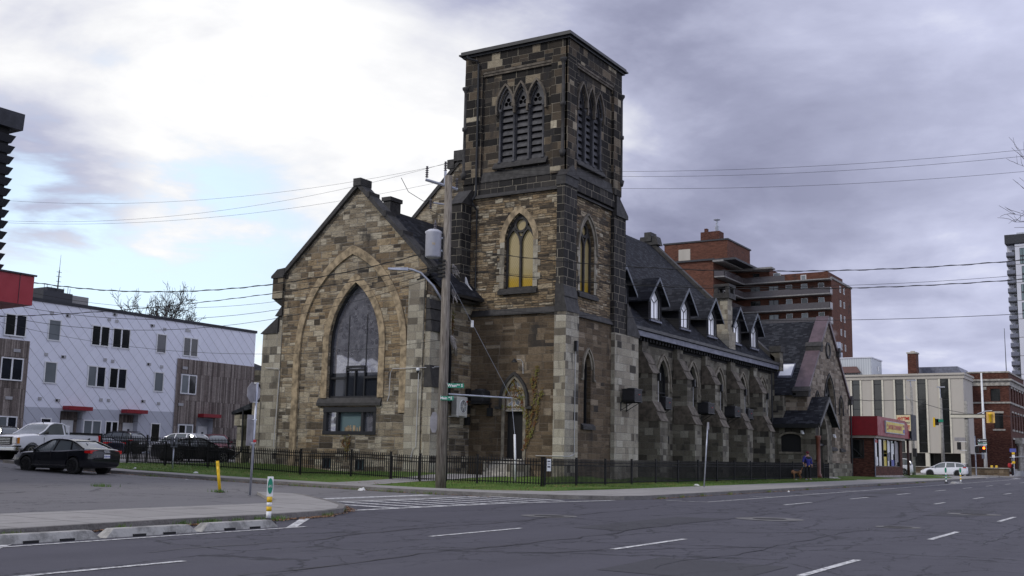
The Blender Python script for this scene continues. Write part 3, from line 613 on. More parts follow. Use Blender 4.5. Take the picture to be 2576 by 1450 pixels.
# string courses
mb = MB()
def course(mb, pl, c, s0, s1, z0, z1, p):    # sloped top course
    mb.prism([T(pl, c, s0, z0, 0), T(pl, c, s0, z1, 0), T(pl, c, s0, z0+.06, p), T(pl, c, s0, z0, p)], [T(pl, c, s1, z0, 0), T(pl, c, s1, z1, 0), T(pl, c, s1, z0+.06, p), T(pl, c, s1, z0, p)])
course(mb, 'u', UF, 25.6, 30.8, 6.98, 7.30, .14); course(mb, 'v', VF, 46.7, 51.2, 6.98, 7.30, .14)
course(mb, 'u', UF+.05, 25.6, VN, 13.1, 13.32, .14); course(mb, 'v', VF+.05, 46.7, UE, 13.1, 13.32, .14)
P(mb, 'string_course', 'darkstone')
# upper stage
UU, VU, UX, VX = 45.85, 25.28, 51.9, 31.45
mb = MB(); mb.slab('u', UU, VU, VX, 13.3, 14.0, -.3, -.02); mb.slab('v', VU, UU+.02, UX, 13.3, 14.0, -.3, -.02)
P(mb, 'tower_wall', 'black', 'blackened band of stone under the belfry')
mb = MB(); course(mb, 'u', UU+.08, VU+.3, VX, 14.0, 14.55, .10); course(mb, 'v', VU+.08, UU+.3, UX, 14.0, 14.55, .10); P(mb, 'string_course', 'darkstone')
up = MB()
lv = [(26.72, 27.54), (27.60, 28.42), (28.48, 29.30)]; lv2 = [(47.1, 47.92), (47.98, 48.8), (48.86, 49.68)]
off = .10
H1 = [arch(a, b_, 14.95, 17.8, 18.85) for a, b_ in lv]; H2 = [arch(a, b_, 14.95, 17.8, 18.85) for a, b_ in lv2]
up.wall('u', UU+off, rect(VU, VX, 13.9, 20.95), H1, .3); up.wall('v', VU+off, rect(UU+off, UX, 13.9, 20.95), H2, .3)
up.face('u', UX, rect(VU, VX, 13, 20.95)); up.face('v', VX, rect(UU, UX, 13, 20.95))
# corner pilasters and plain head standing proud of the recessed panel
for a, b_ in ((VU, 26.2), (30.35, VX)): up.slab('u', UU+off, a, b_, 14.0, 19.97, 0, off+.06)
up.slab('u', UU+off, VU+.004, VX-.004, 19.97, 20.9, 0, off+.055)
for a, b_ in ((UU-.06, 46.75), (50.95, UX)): up.slab('v', VU+off, a, b_, 14.0, 19.97, 0, off+.06)
up.slab('v', VU+off, UU-.055, UX-.004, 19.97, 20.9, 0, off+.055)
P(up, 'belfry_wall', 'ttop')
mb = MB()
for q in ((26.2, 30.35, 'u', UU+off), (46.75, 50.95, 'v', VU+off)):
    mb.slab(q[2], q[3], q[0], q[1], 19.72, 19.84, 0, .10); mb.slab(q[2], q[3], q[0], q[1], 19.84, 19.96, 0, .14)
P(mb, 'panel_moulding', 'dressdark')
for pl, c, LV, lab in (('u', UU+off, lv, 'belfry opening of three louvred lancets facing the side street'), ('v', VU+off, lv2, 'belfry opening of three louvred lancets facing the main street')):
    mb = MB()
    for i, (a, b_) in enumerate(LV):
        mb.ring(pl, c, arch(a+.07, b_-.07, 14.95, 17.8, 18.72), arch(a, b_, 14.95, 17.8, 18.85), -.28, -.05)
        mb.ring(pl, c, arch(a-.03, b_+.03, None, 17.8, 18.90), arch(a-.13, b_+.13, None, 17.8, 19.06), -.02, .06)
    bw = mb.build('belfry_window', 'louvre', church); bw['label'] = lab
    mb = MB()
    for i, (a, b_) in enumerate(LV):
        for k in range(8):      # sloping boards
            z = 15.0+k*.355; mb.prism([T(pl, c, a+.05, z, -.12), T(pl, c, a+.05, z+.17, -.13), T(pl, c, a+.05, z+.34, -.29), T(pl, c, a+.05, z+.30, -.29)], [T(pl, c, b_-.05, z, -.12), T(pl, c, b_-.05, z+.17, -.13), T(pl, c, b_-.05, z+.34, -.29), T(pl, c, b_-.05, z+.30, -.29)])
    mb.build('louvre_boards', 'louvre', bw)
    mb = MB()
    for a, b_ in LV: mb.face(pl, c, arch(a, b_, 14.95, 17.8, 18.8), -.30)
    mb.build('dark_backing', 'matte', bw)
    mb = MB(); hl = MB()
    for a, b_ in LV:
        mid = (a+b_)/2; tri = arch(a+.04, b_-.04, 17.83, 17.84, 18.74)
        cl_ = []
        for (ox, oz) in ((0, .17), (-.125, -.04), (.125, -.04)): cl_.append([(mid+ox+.115*math.cos(2*PI*i/12), 18.13+oz+.115*math.sin(2*PI*i/12)) for i in range(12)])
        mb.wall(pl, c+.12, tri, [cl_[0], cl_[1], cl_[2]], .08)
    mb.build('trefoil_head', 'louvre', bw)
    mb = MB()
    for s_ in [LV[0][0]+.0]+[q[1]+.03 for q in LV[:2]]+[LV[2][1]]:
        x, y, _ = T(pl, c, s_, 0, -.03); mb.lathe(x, y, [(14.9, .12), (15.02, .12), (15.06, .07), (17.62, .07), (17.66, .11), (17.8, .12)], 10)
    mb.build('colonnette', 'louvre', bw, smooth=True)
    mb = hood(MB(), pl, c, LV[0][0]-.13, LV[0][1]+.03, 17.85, 19.03, .1, 0, .16, foot=17.5); hood(mb, pl, c, LV[1][0]-.03, LV[1][1]+.03, 17.85, 19.03, .1, 0, .165); hood(mb, pl, c, LV[2][0]-.03, LV[2][1]+.13, 17.85, 19.03, .1, 0, .16, foot=17.5)
    mb.build('hood_mould', 'dressdark', bw)
    mb = MB(); course(mb, pl, c, LV[0][0]-.3, LV[2][1]+.3, 14.62, 14.98, .22); mb.build('sill', 'darkstone', bw)
mb = MB()
for x, y, z0, z1 in ((UU-.02, VU+.22, 15.1, 19.9), (UU-.0, VX-.05, 14.6, 19.3), (UX-.04, VU-.02, 14.9, 19.7)):
    mb.lathe(x, y, [(z0-.3, .13), (z0, .2), (z0+.06, .105), (z0+2.3, .105), (z0+2.34, .17), (z0+2.5, .17), (z0+2.54, .105), (z1-.3, .105), (z1-.2, .14), (z1-.1, .21), (z1, .22)], 12)
P(mb, 'corner_shaft', 'darkstone', smooth=True)
mb = MB(); mb.box(UU-.16, UX+.16, VU-.16, VX+.16, 20.9, 21.02); mb.box(UU-.30, UX+.30, VU-.30, VX+.30, 21.02, 21.10); mb.box(UU-.22, UX+.22, VU-.22, VX+.22, 21.10, 21.24)
P(mb, 'tower_roof_edge', 'blackmetal')
# tower quoins and buttresses
mb = MB(); mb.box(45.42, 46.75, 24.98, 25.62, -1.2, 7.0); mb.box(45.5, 46.0, 30.75, VN+.03, -1.2, 7.0); P(mb, 'corner_buttress', 'quoin')
mb = MB(); mb.box(45.44, 46.72, 25.15, 25.58, 8.3, 13.3); P(mb, 'corner_buttress', 'black')
mb = MB()
def wedge(mb, x0, x1, ya, yb, z0, zt, ybt):   # slope falling towards -y
    mb.prism([(x0, ya, z0), (x0, yb, z0), (x0, yb, zt), (x0, ybt, zt)], [(x1, ya, z0), (x1, yb, z0), (x1, yb, zt), (x1, ybt, zt)])
wedge(mb, 45.40, 46.78, 24.92, 25.6, 7.0, 7.75, 25.1); wedge(mb, 45.42, 46.75, 25.05, 25.6, 7.75, 8.35, 25.16)
mb.prism([(45.42, 25.1, 13.3), (45.42, 25.62, 13.3), (45.42, 25.62, 13.75), (45.42, 25.1, 13.75)], [(46.75, 25.1, 13.3), (46.75, 25.62, 13.3), (46.75, 25.62, 13.75), (46.75, 25.1, 13.75)])
mb.add([(45.40, 25.05, 13.75), (46.78, 25.05, 13.75), (46.78, 25.6, 13.75), (45.40, 25.6, 13.75), (46.1, 25.05, 14.4), (46.1, 25.6, 14.5)], [(0, 1, 4), (1, 2, 5, 4), (2, 3, 5), (3, 0, 4, 5), (0, 3, 2, 1)])
P(mb, 'buttress_cap', 'darkstone')
# east corner buttress, standing out along the street
mb = MB(); mb.box(51.2, 54.1, 25.22, 26.4, -1.2, 6.6); P(mb, 'corner_buttress', 'quoin', 'pale stepped buttress beside the nave')
mb = MB(); mb.box(51.2, 52.62, 25.3, 26.3, 8.2, 12.9); mb.box(51.2, 53.2, 25.26, 26.35, 6.6, 8.2); P(mb, 'corner_buttress', 'black')
mb = MB(); mb.prism([(51.3, 25.2, 12.9), (52.72, 25.2, 12.9), (52.72, 25.2, 13.1), (51.6, 25.2, 13.95), (51.3, 25.2, 13.95)], [(51.3, 26.35, 12.9), (52.72, 26.35, 12.9), (52.72, 26.35, 13.1), (51.6, 26.35, 13.95), (51.3, 26.35, 13.95)])
mb.prism([(52.6, 25.18, 6.6), (54.2, 25.18, 6.6), (54.2, 25.18, 6.8), (52.7, 25.18, 8.3), (52.6, 25.18, 8.3)], [(52.6, 26.42, 6.6), (54.2, 26.42, 6.6), (54.2, 26.42, 6.8), (52.7, 26.42, 8.3), (52.6, 26.42, 8.3)])
P(mb, 'buttress_cap', 'darkstone')
# north corner buttress over the small gable's roof
mb = MB(); mb.box(44.75, 45.62, 30.72, 31.4, 8.0, 12.75); P(mb, 'corner_buttress', 'black')
mb = MB(); mb.prism([(44.65, 30.66, 12.75), (45.7, 30.66, 12.75), (45.7, 30.66, 13.6), (45.5, 30.66, 13.6)], [(44.65, 31.46, 12.75), (45.7, 31.46, 12.75), (45.7, 31.46, 13.6), (45.5, 31.46, 13.6)]); P(mb, 'buttress_cap', 'darkstone')
# flashing, downpipes
mb = MB(); mb.prism([(45.2, 30.3, 8.3), (45.2, 30.95, 8.35), (45.2, 31.5, 9.5), (45.2, 31.1, 9.55), (45.2, 30.95, 9.2), (45.2, 30.7, 9.0), (45.2, 30.55, 8.6)], [(45.3, 30.3, 8.3), (45.3, 30.95, 8.35), (45.3, 31.5, 9.5), (45.3, 31.1, 9.55), (45.3, 30.95, 9.2), (45.3, 30.7, 9.0), (45.3, 30.55, 8.6)])
P(mb, 'roof_flashing', 'white')
mb = MB(); X = UU-.16
mb.tube([(X-.15, 31.2, 20.95), (X-.12, 31.15, 20.8), (X, 30.62, 20.6), (X, 30.55, 20.4), (X, 30.52, 13.55), (X-.1, 30.5, 13.3), (X-.28, 30.55, 13.05), (X-.28, 30.5, 12.8), (X-.1, 30.36, 12.5), (X-.1, 30.34, 8.5), (X-.2, 30.3, 8.1)], .06, 6); mb.box(X-.3, X-.05, 30.15, 30.42, 7.75, 8.1)
P(mb, 'downpipe', 'blackmetal')
mb = MB(); mb.tube([(54.35, 25.9, 6.7), (54.35, 25.9, -1)], .055, 6); P(mb, 'downpipe', 'blackmetal')
# --- the front gable
UA, C = 41.7, 34.95
ga = MB()
win = arch(33.27, 36.5, 2.75, 5.35, 8.5, 14); box_ = rect(33.3, 36.65, .95, 2.3); bs1 = rect(36.0, 36.55, -.72, -.18); bs2 = rect(33.9, 34.5, -.76, -.22)
for q in ([(30.55, -1.2), (39.73, -1.2), (39.73, 9.2), (C, 13.45), (30.55, 9.1)],): ga.wall('u', UA, q, [win, box_, bs1, bs2], .4)
ga.wall('v', 30.5, rect(UA, 45.7, -1.2, 8.2), [arch(43.35, 44.15, 2.9, 4.9, 5.9)], .3)
P(ga, 'gable_wall', 'gable')
mb = MB()   # masonry between the outer relieving arch and its legs
hood(mb, 'u', UA, 31.95, 38.35, 5.2, 9.95, .36, 0, .09, 16, foot=5.2)
P(mb, 'relieving_arch', 'dress', 'wide blind arch of tan stone around the great window')
mb = MB(); mb.slab('u', UA, 38.35, 38.73, -.9, 5.2, 0, .13); mb.slab('u', UA, 31.57, 31.95, 2.0, 5.2, 0, .06); P(mb, 'arch_leg', 'dress')
gw = hood(MB(), 'u', UA, 33.27, 36.5, 5.35, 8.5, .36, 0, .06, 14, foot=2.75).build('great_window', 'dress', church); gw['label'] = 'great pointed window with stained glass behind clear glazing'
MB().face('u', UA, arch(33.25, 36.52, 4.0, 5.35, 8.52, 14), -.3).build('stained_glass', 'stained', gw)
MB().face('u', UA, rect(33.25, 36.52, 2.75, 4.0), -.3).build('glass', 'glass', gw)
mb = MB(); mb.ring('u', UA, arch(33.36, 36.41, 2.85, 5.35, 8.36, 14), arch(33.27, 36.5, 2.75, 5.35, 8.5, 14), -.29, -.16)
for s_ in (34.3, 35.45): mb.slab('u', UA, s_-.035, s_+.035, 2.75, 4.25, -.29, -.2); mb.slab('u', UA, s_-.018, s_+.018, 4.25, 6.9, -.295, -.27)
for z, a, b_ in ((2.8, 33.3, 36.5), (3.75, 33.3, 34.3), (3.75, 35.45, 36.5), (4.15, 34.3, 35.45), (4.3, 34.3, 35.45)): mb.slab('u', UA, a, b_, z-.05, z+.05, -.29, -.17)
mb.slab('u', UA, 34.86, 34.92, 2.85, 4.1, -.29, -.2)
for s_, a_ in ((C-.07, .75),):
    ci = [(s_+.42*math.cos(2*PI*i/20), 7.15+.42*math.sin(2*PI*i/20)) for i in range(20)]; co = [(s_+.46*math.cos(2*PI*i/20), 7.15+.46*math.sin(2*PI*i/20)) for i in range(20)]; pass
for a, b_ in (): mb.ring('u', UA, arch(a+.05, b_-.05, None, 5.6, 6.4, 6), arch(a, b_, None, 5.6, 6.5, 6), -.295, -.24)
mb.build('tracery', 'frame', gw)
mb = MB(); mb.prism([T('u', UA, 33.0, 2.36, 0), T('u', UA, 33.0, 2.75, 0), T('u', UA, 33.0, 2.5, .12), T('u', UA, 33.0, 2.36, .12)], [T('u', UA, 37.05, 2.36, 0), T('u', UA, 37.05, 2.75, 0), T('u', UA, 37.05, 2.5, .12), T('u', UA, 37.05, 2.36, .12)]); mb.build('sill', 'darkstone', gw)
MB().box(41.48, 41.5, 34.95, 35.28, 2.44, 2.5).build('stain', 'white', gw) if False else None
bx = MB()
for a, b_, c_, d_ in ((33.3, 36.65, 2.05, 2.3), (33.3, 36.65, .95, 1.12), (33.3, 33.5, 1.1, 2.1), (36.45, 36.65, 1.1, 2.1), (34.1, 34.24, 1.1, 2.1), (35.68, 35.82, 1.1, 2.1)): bx.slab('u', UA, a, b_, c_, d_, -.28, .03 if c_ < 1 or c_ > 2 else 0)
bo = P(bx, 'ground_window', 'frame', 'wide low window in a black frame under the great window')
MB().face('u', UA, rect(34.2, 35.7, 1.1, 2.1), -.2).build('glass', 'glassteal', bo)
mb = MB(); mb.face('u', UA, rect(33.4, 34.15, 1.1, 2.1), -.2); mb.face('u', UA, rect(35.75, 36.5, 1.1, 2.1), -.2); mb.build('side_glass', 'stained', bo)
mb = MB(); random.seed(3)
s_ = 34.35
while s_ < 35.45:
    w_ = random.uniform(.03, .07); mb.slab('u', UA, s_, s_+w_, 1.13, 1.13+random.uniform(.16, .3), -.195, -.18); s_ += w_+random.choice((0, .01, .08))
mb.build('books', 'dress', bo)
for a, b_ in ((36.0, 36.55), (33.9, 34.5)):
    mb = MB(); z0 = -.72 if a > 35 else -.76
    for q in ((a, b_, z0, z0+.07), (a, b_, z0+.47, z0+.54), (a, a+.07, z0, z0+.54), (b_-.07, b_, z0, z0+.54), ((a+b_)/2-.03, (a+b_)/2+.03, z0, z0+.54)): mb.slab('u', UA, *q, -.2, 0)
    o = P(mb, 'basement_window', 'frame'); MB().face('u', UA, rect(a, b_, z0, z0+.54), -.15).build('glass', 'glassteal', o)
mb = MB(); mb.slab('u', UA, 30.62, 31.55, -1.2, 8.4, 0, .08); mb.box(41.66, 42.95, 30.05, 30.52, -1.2, 3.2); mb.box(41.68, 42.93, 30.22, 30.52, 4.2, 5.9); mb.box(41.7, 42.9, 30.35, 30.52, 7.3, 7.6); P(mb, 'corner_buttress', 'quoin')
mb = MB()
wedge(mb, 41.64, 42.98, 29.98, 30.5, 3.2, 3.75, 30.1); wedge(mb, 41.66, 42.96, 30.08, 30.5, 3.72, 4.25, 30.2)
for z in (5.85, 6.4, 6.95): wedge(mb, 41.66, 42.94, 30.12+(z-5.85)*.1, 30.5, z, z+.52, 30.2+(z-5.85)*.15)
P(mb, 'buttress_cap', 'darkstone')
mb = MB(); mb.box(41.64, 42.6, 39.7, 41.0, -1.2, 6.2); mb.box(41.6, 42.7, 40.9, 41.45, -1.2, 2.6); mb.box(41.68, 42.5, 39.72, 40.0, 6.0, 7.2); P(mb, 'corner_buttress', 'quoin')
mb = MB()
def wedgey(mb, x0, x1, ya, yb, z0, zt): mb.prism([(x0, ya, z0), (x0, yb, z0), (x0, ya, zt)], [(x1, ya, z0), (x1, yb, z0), (x1, ya, zt)])
wedgey(mb, 41.58, 42.66, 39.95, 41.15, 6.15, 7.0); wedgey(mb, 41.6, 42.6, 39.72, 40.2, 7.05, 7.6); wedgey(mb, 41.56, 42.75, 41.0, 41.5, 2.6, 3.5)
P(mb, 'buttress_cap', 'darkstone')
mb = MB(); mb.box(41.55, 42.5, 39.7, 40.42, 7.95, 9.05); mb.prism([(41.6, 39.7, 7.5), (41.6, 40.1, 7.75), (41.6, 40.4, 7.96), (41.6, 39.7, 7.96)], [(42.45, 39.7, 7.5), (42.45, 40.1, 7.75), (42.45, 40.4, 7.96), (42.45, 39.7, 7.96)])
P(mb, 'kneeler', 'ttop')
mb = MB(); mb.box(41.5, 42.55, 39.66, 40.52, 9.05, 9.16); mb.prism([(41.5, 39.6, 9.16), (41.5, 40.52, 9.16), (41.5, 40.1, 9.5), (41.5, 39.6, 9.55)], [(42.5, 39.6, 9.16), (42.5, 40.52, 9.16), (42.5, 40.1, 9.5), (42.5, 39.6, 9.55)])
def cop(mb, x0, x1, ya, za, yb, zb, t): mb.prism([(x0, ya, za), (x0, yb, zb), (x0, yb, zb+t), (x0, ya, za+t)], [(x1, ya, za), (x1, yb, zb), (x1, yb, zb+t), (x1, ya, za+t)])
cop(mb, 41.52, 42.3, 30.15, 8.65, C, 13.38, .28); cop(mb, 41.52, 42.3, C, 13.38, 39.75, 9.12, .28)
mb.box(41.45, 42.35, C-.26, C+.22, 13.42, 13.8)
for y in (30.9, 32.0, 33.1, 34.2): mb.box(41.49, 42.33, y-.07, y+.07, 8.62+(y-30.15)*.986+.12, 8.62+(y-30.15)*.986+.42)
P(mb, 'gable_coping', 'darkstone')
gothic('lancet_window', 'v', 30.5, 43.35, 44.15, 2.9, 4.9, 5.9, ringw=.2, hoodw=0, gl='glassdark', legs=False, label='small lancet window in the side wall behind the utility pole')
mb = MB()
sl_ = .95
mb.prism([(42.2, C, 12.72), (42.2, 29.85, 12.72-sl_*(C-29.85)), (42.2, 29.85, 12.60-sl_*(C-29.85)), (42.2, C, 12.6)], [(53.1, C, 12.72), (53.1, 29.85, 12.72-sl_*(C-29.85)), (53.1, 29.85, 12.60-sl_*(C-29.85)), (53.1, C, 12.6)])
mb.prism([(42.2, C, 12.72), (42.2, 40.2, 7.6), (42.2, 40.2, 7.48), (42.2, C, 12.6)], [(53.1, C, 12.72), (53.1, 40.2, 7.6), (53.1, 40.2, 7.48), (53.1, C, 12.6)])
P(mb, 'gable_roof', 'shingle')
mb = MB(); mb.box(42.3, 45.4, 29.75, 29.9, 7.68, 7.82); mb.box(42.3, 45.4, 29.92, 30.45, 7.55, 7.62); P(mb, 'eaves_gutter', 'blackmetal')
mb = MB(); mb.box(43.95, 44.85, 34.72, 35.18, 12.2, 13.15); mb.box(43.88, 44.92, 34.65, 35.25, 13.15, 13.36); P(mb, 'chimney', 'darkstone', 'squat dark chimney on the ridge of the front gable')
# --- the nave
nv = MB()
nwin = [arch(x-.75, x+.75, 2.95, 4.7, 6.0) for x in (60.3, 64.85, 69.5, 74.0, 78.3)]; nlow = [rect(x-.35, x+.35, -.75, 1.2) for x in (60.6, 65.1, 69.7, 74.2)]
nv.wall('v', 26.5, rect(53, 80.5, -1.2, 7.3), nwin+nlow, .35)
nv.add([T('u', 53, a, b_) for a, b_ in ((26.5, -1.2), (46.5, -1.2), (46.5, 7.4), (36.5, 17.3), (26.5, 7.4))], [(0, 1, 2, 3, 4)])
nv.add([T('u', 80.5, a, b_) for a, b_ in ((26.3, -1.2), (46.5, -1.2), (46.5, 7.6), (36.5, 17.6), (26.3, 7.6))], [(0, 1, 2, 3, 4)])
P(nv, 'nave_wall', 'nave')
mb = MB(); mb.add([T('u', 52.9, a, b_) for a, b_ in ((31, 12), (42.5, 12), (36.5, 17.7))]+[T('u', 53.3, a, b_) for a, b_ in ((31, 12), (42.5, 12), (36.5, 17.7))], [(0, 1, 2), (3, 4, 5)])
P(mb, 'west_gable', 'gable')
mb = MB(); cop(mb, 52.8, 53.6, 36.5, 17.6, 47.0, 7.6, .3); cop(mb, 52.8, 53.6, 30.5, 12.0, 36.5, 17.6, .3); mb.box(52.7, 53.7, 36.2, 36.9, 17.7, 18.35); mb.box(52.75, 53.65, 36.9, 37.4, 17.3, 17.85); P(mb, 'gable_coping', 'darkstone')
mb = MB(); mb.prism([(53.5, 36.5, 17.45), (53.5, 26.0, 7.37), (53.5, 26.0, 7.25), (53.5, 36.5, 17.3)], [(80.6, 36.5, 17.45), (80.6, 26.0, 7.37), (80.6, 26.0, 7.25), (80.6, 36.5, 17.3)])
mb.prism([(53.5, 36.5, 17.45), (53.5, 47, 7.37), (53.5, 47, 7.25), (53.5, 36.5, 17.3)], [(80.6, 36.5, 17.45), (80.6, 47, 7.37), (80.6, 47, 7.25), (80.6, 36.5, 17.3)])
P(mb, 'nave_roof', 'shingle')
mb = MB(); cop(mb, 80.4, 81.1, 26.2, 7.5, 36.5, 17.5, .38); cop(mb, 80.4, 81.1, 36.5, 17.5, 47, 7.5, .38)
mb.box(80.2, 81.3, 36.3, 36.9, 17.7, 18.45); mb.prism([(80.3, 35.7, 17.4), (80.3, 37.5, 17.4), (80.3, 37.3, 18.1), (80.3, 35.9, 18.1)], [(81.2, 35.7, 17.4), (81.2, 37.5, 17.4), (81.2, 37.3, 18.1), (81.2, 35.9, 18.1)])
mb.box(80.3, 81.3, 25.7, 26.6, 8.3, 8.75)
P(mb, 'gable_coping', 'darkstone')
mb = MB(); mb.box(80.4, 81.2, 25.8, 26.55, 6.9, 8.3); mb.box(80.3, 81.3, 25.6, 26.6, -1.2, 5.0); P(mb, 'end_pier', 'nave')
mb = MB(); mb.box(53.9, 80.5, 25.78, 25.98, 7.28, 7.46); mb.box(53.9, 80.5, 26.02, 26.1, 7.1, 7.28); P(mb, 'eaves_gutter', 'blackmetal')
mb = MB(); mb.box(53.95, 80.45, 25.9, 26.02, 6.95, 7.25); P(mb, 'fascia', 'lilac')
mb = MB()
for i in range(60): x = 54.5+i*.44; mb.box(x, x+.16, 26.1, 26.48, 6.75, 6.95)
mb.box(54, 80.4, 26.06, 26.48, 6.95, 7.08); mb.box(54, 80.4, 26.45, 26.485, 6.62, 6.95); P(mb, 'brackets_and_shade_strip', 'matte')  # black strip added behind the brackets to stand in for eaves shade
labs = ('nearest to the tower', 'second from the tower', 'third from the tower', 'fourth from the tower', 'farthest from the tower')
for x in (60.3, 64.85, 69.5, 74.0, 78.3):
    gothic('nave_window', 'v', 26.5, x-.75, x+.75, 2.95, 4.7, 6.0, ringw=.24, ringmat='dressgrey', hoodw=.10, hoodz=4.1, gl='glassdark', legs=False, sill=False, tr=[4.0])
for x in (60.6, 65.1, 69.7, 74.2):
    mb = MB(); mb.slab('v', 26.5, x-.35, x+.35, -.75, 1.2, -.3, -.27); o = P(mb, 'slit_window', 'glassdark'); MB().slab('v', 26.5, x-.5, x+.5, 1.2, 1.5, 0, .03).build('lintel', 'darkstone', o)
bq = MB(); bp = MB()
for x in (56.6, 61.7, 66.3, 70.9, 75.5):      # nave buttresses, stepped in three stages
    bq.box(x, x+1.05, 25.05, 26.5, -1.2, 2.2); bq.box(x+.05, x+1.0, 25.55, 26.5, 2.2, 4.9); bq.box(x+.1, x+.95, 26.2, 26.5, 4.9, 6.75)
    wedge(bp, x-.03, x+1.08, 24.98, 26.4, 2.2, 2.75, 25.28); wedge(bp, x-.01, x+1.06, 25.2, 26.4, 2.75, 3.3, 25.5)
    wedge(bp, x, x+1.05, 25.48, 26.45, 4.9, 5.45, 25.8); wedge(bp, x+.03, x+1.02, 25.75, 26.45, 5.45, 6.1, 26.12)
P(bq, 'nave_buttress', 'nave'); P(bp, 'buttress_cap', 'dressdark')
mb = MB(); mb.tube([(79.9, 26.3, 7), (79.9, 26.3, -1)], .06, 6); P(mb, 'downpipe', 'blackmetal')
# dormers
M['siding'] = blocks('dark lap siding', 3, .13, [(0, (.016, .016, .018)), (1, (.026, .026, .03))], mortar=(.006, .006, .006), mw=.012, warp=0, var=.2, bumpd=.02)
M['fasciadark'] = plain('slate blue trim', (.10, .115, .14), .5, var=.2)
m, n, b = newmat('dormer glass with painted reflection'); b.inputs['Base Color'].default_value = (.88, .89, .90, 1); b.inputs['Roughness'].default_value = .12; b.inputs['Coat Weight'].default_value = 1; M['dormerglass'] = m  # panes painted near white in place of a bright sky reflection
def dormer(cx, lab):
    hw, zp, ze, yf = 1.45, 10.85, 9.35, 26.66
    y0 = 26.36; back = lambda z: 26.05+(z-7.45)/.96
    mb = MB()
    mb.prism([(cx-hw*.60, yf, 8.0), (cx-hw*.60, yf, 9.75), (cx-hw*.60, back(9.75), 9.75)], [(cx-hw*.60-.06, yf, 8.0), (cx-hw*.60-.06, yf, 9.75), (cx-hw*.60-.06, back(9.75), 9.75)])
    mb.prism([(cx+hw*.60, yf, 8.0), (cx+hw*.60, yf, 9.75), (cx+hw*.60, back(9.75), 9.75)], [(cx+hw*.60+.06, yf, 8.0), (cx+hw*.60+.06, yf, 9.75), (cx+hw*.60+.06, back(9.75), 9.75)])
    mb.wall('v', yf+.02, [(cx-hw*.60, 8.0), (cx+hw*.60, 8.0), (cx+hw*.60, 9.75), (cx, 10.6), (cx-hw*.60, 9.75)], [[(cx-.66, 8.3), (cx+.66, 8.3), (cx+.66, 9.6), (cx, 10.2), (cx-.66, 9.6)]], .12)
    d = mb.build('dormer', 'siding', church); d['label'] = lab
    mb = MB()
    for s_ in (-1, 1):
        a = [(cx, y0, zp), (cx+s_*hw, y0, ze), (cx+s_*hw, y0, ze-.09), (cx, y0, zp-.09)]; b_ = [(cx, back(zp), zp), (cx+s_*hw, back(ze), ze), (cx+s_*hw, back(ze), ze-.09), (cx, back(zp), zp-.09)]; mb.prism(a, b_)
    mb.build('dormer_roof', 'shingle', d)
    mb = MB()
    for s_ in (-1, 1): mb.prism([(cx, y0-.04, zp+.02), (cx+s_*(hw+.02), y0-.04, ze+.02), (cx+s_*(hw+.02), y0-.04, ze-.16), (cx, y0-.04, zp-.18)], [(cx, y0-.005, zp+.02), (cx+s_*(hw+.02), y0-.005, ze+.02), (cx+s_*(hw+.02), y0-.005, ze-.16), (cx, y0-.005, zp-.18)])
    mb.build('barge_board', 'fasciadark', d)
    MB().add([T('v', yf+.02, a, b_, -.06) for a, b_ in ((cx-.66, 8.3), (cx+.66, 8.3), (cx+.66, 9.6), (cx, 10.2), (cx-.66, 9.6))], [(0, 1, 2, 3, 4)]).build('glass', 'dormerglass', d)
    mb = MB(); q = [(cx-.66, 8.3), (cx+.66, 8.3), (cx+.66, 9.6), (cx, 10.2), (cx-.66, 9.6)]; qi = [(cx-.58, 8.37), (cx+.58, 8.37), (cx+.58, 9.57), (cx, 10.08), (cx-.58, 9.57)]
    mb.ring('v', yf+.02, qi, q, -.06, .03, close=True); mb.slab('v', yf+.02, cx-.02, cx+.02, 8.3, 9.3, -.055, -.03)
    for s_ in (-1, 1): mb.prism([T('v', yf+.02, cx, 9.28, -.055), T('v', yf+.02, cx, 9.33, -.055), T('v', yf+.02, cx+s_*.62, 9.72, -.055), T('v', yf+.02, cx+s_*.62, 9.67, -.055)], [T('v', yf+.02, cx, 9.28, -.03), T('v', yf+.02, cx, 9.33, -.03), T('v', yf+.02, cx+s_*.62, 9.72, -.03), T('v', yf+.02, cx+s_*.62, 9.67, -.03)])
    mb.build('window_frame', 'frame', d)
    MB().slab('v', yf, cx-.80, cx+.80, 8.16, 8.26, -.02, .1).build('sill', 'lilac', d)
dormer(54.9, 'dormer half hidden behind the tower')
for x, l in zip((59.5, 64.05, 68.7, 73.45, 77.1), labs): dormer(x, 'roof dormer, '+l)
mb = MB(); mb.box(71.15, 72.35, 26.35, 27.4, 7.0, 8.9); mb.box(71.3, 72.2, 26.5, 27.3, 8.9, 11.2); P(mb, 'chimney', 'quoin', 'slim pale stone chimney rising from the nave eaves')
mb = MB(); mb.box(71.1, 72.4, 26.3, 27.45, 11.2, 11.55)
for a, b_ in ((71.15, 26.35), (72.1, 26.35), (71.15, 27.15), (72.1, 27.15)): mb.box(a, a+.25, b_, b_+.25, 11.55, 12.0)
mb.box(71.1, 72.4, 26.3, 27.45, 12.0, 12.2); P(mb, 'chimney_cap', 'darkstone')
mb = MB()
for x, y in ((58.2, 31.6), (58.9, 31.4), (60.3, 31.5), (61.0, 31.2)): z = 7.45+.96*(y-26.05); mb.box(x, x+.3, y-.15, y+.1, z+.02, z+.22)
P(mb, 'roof_vents', 'matte')
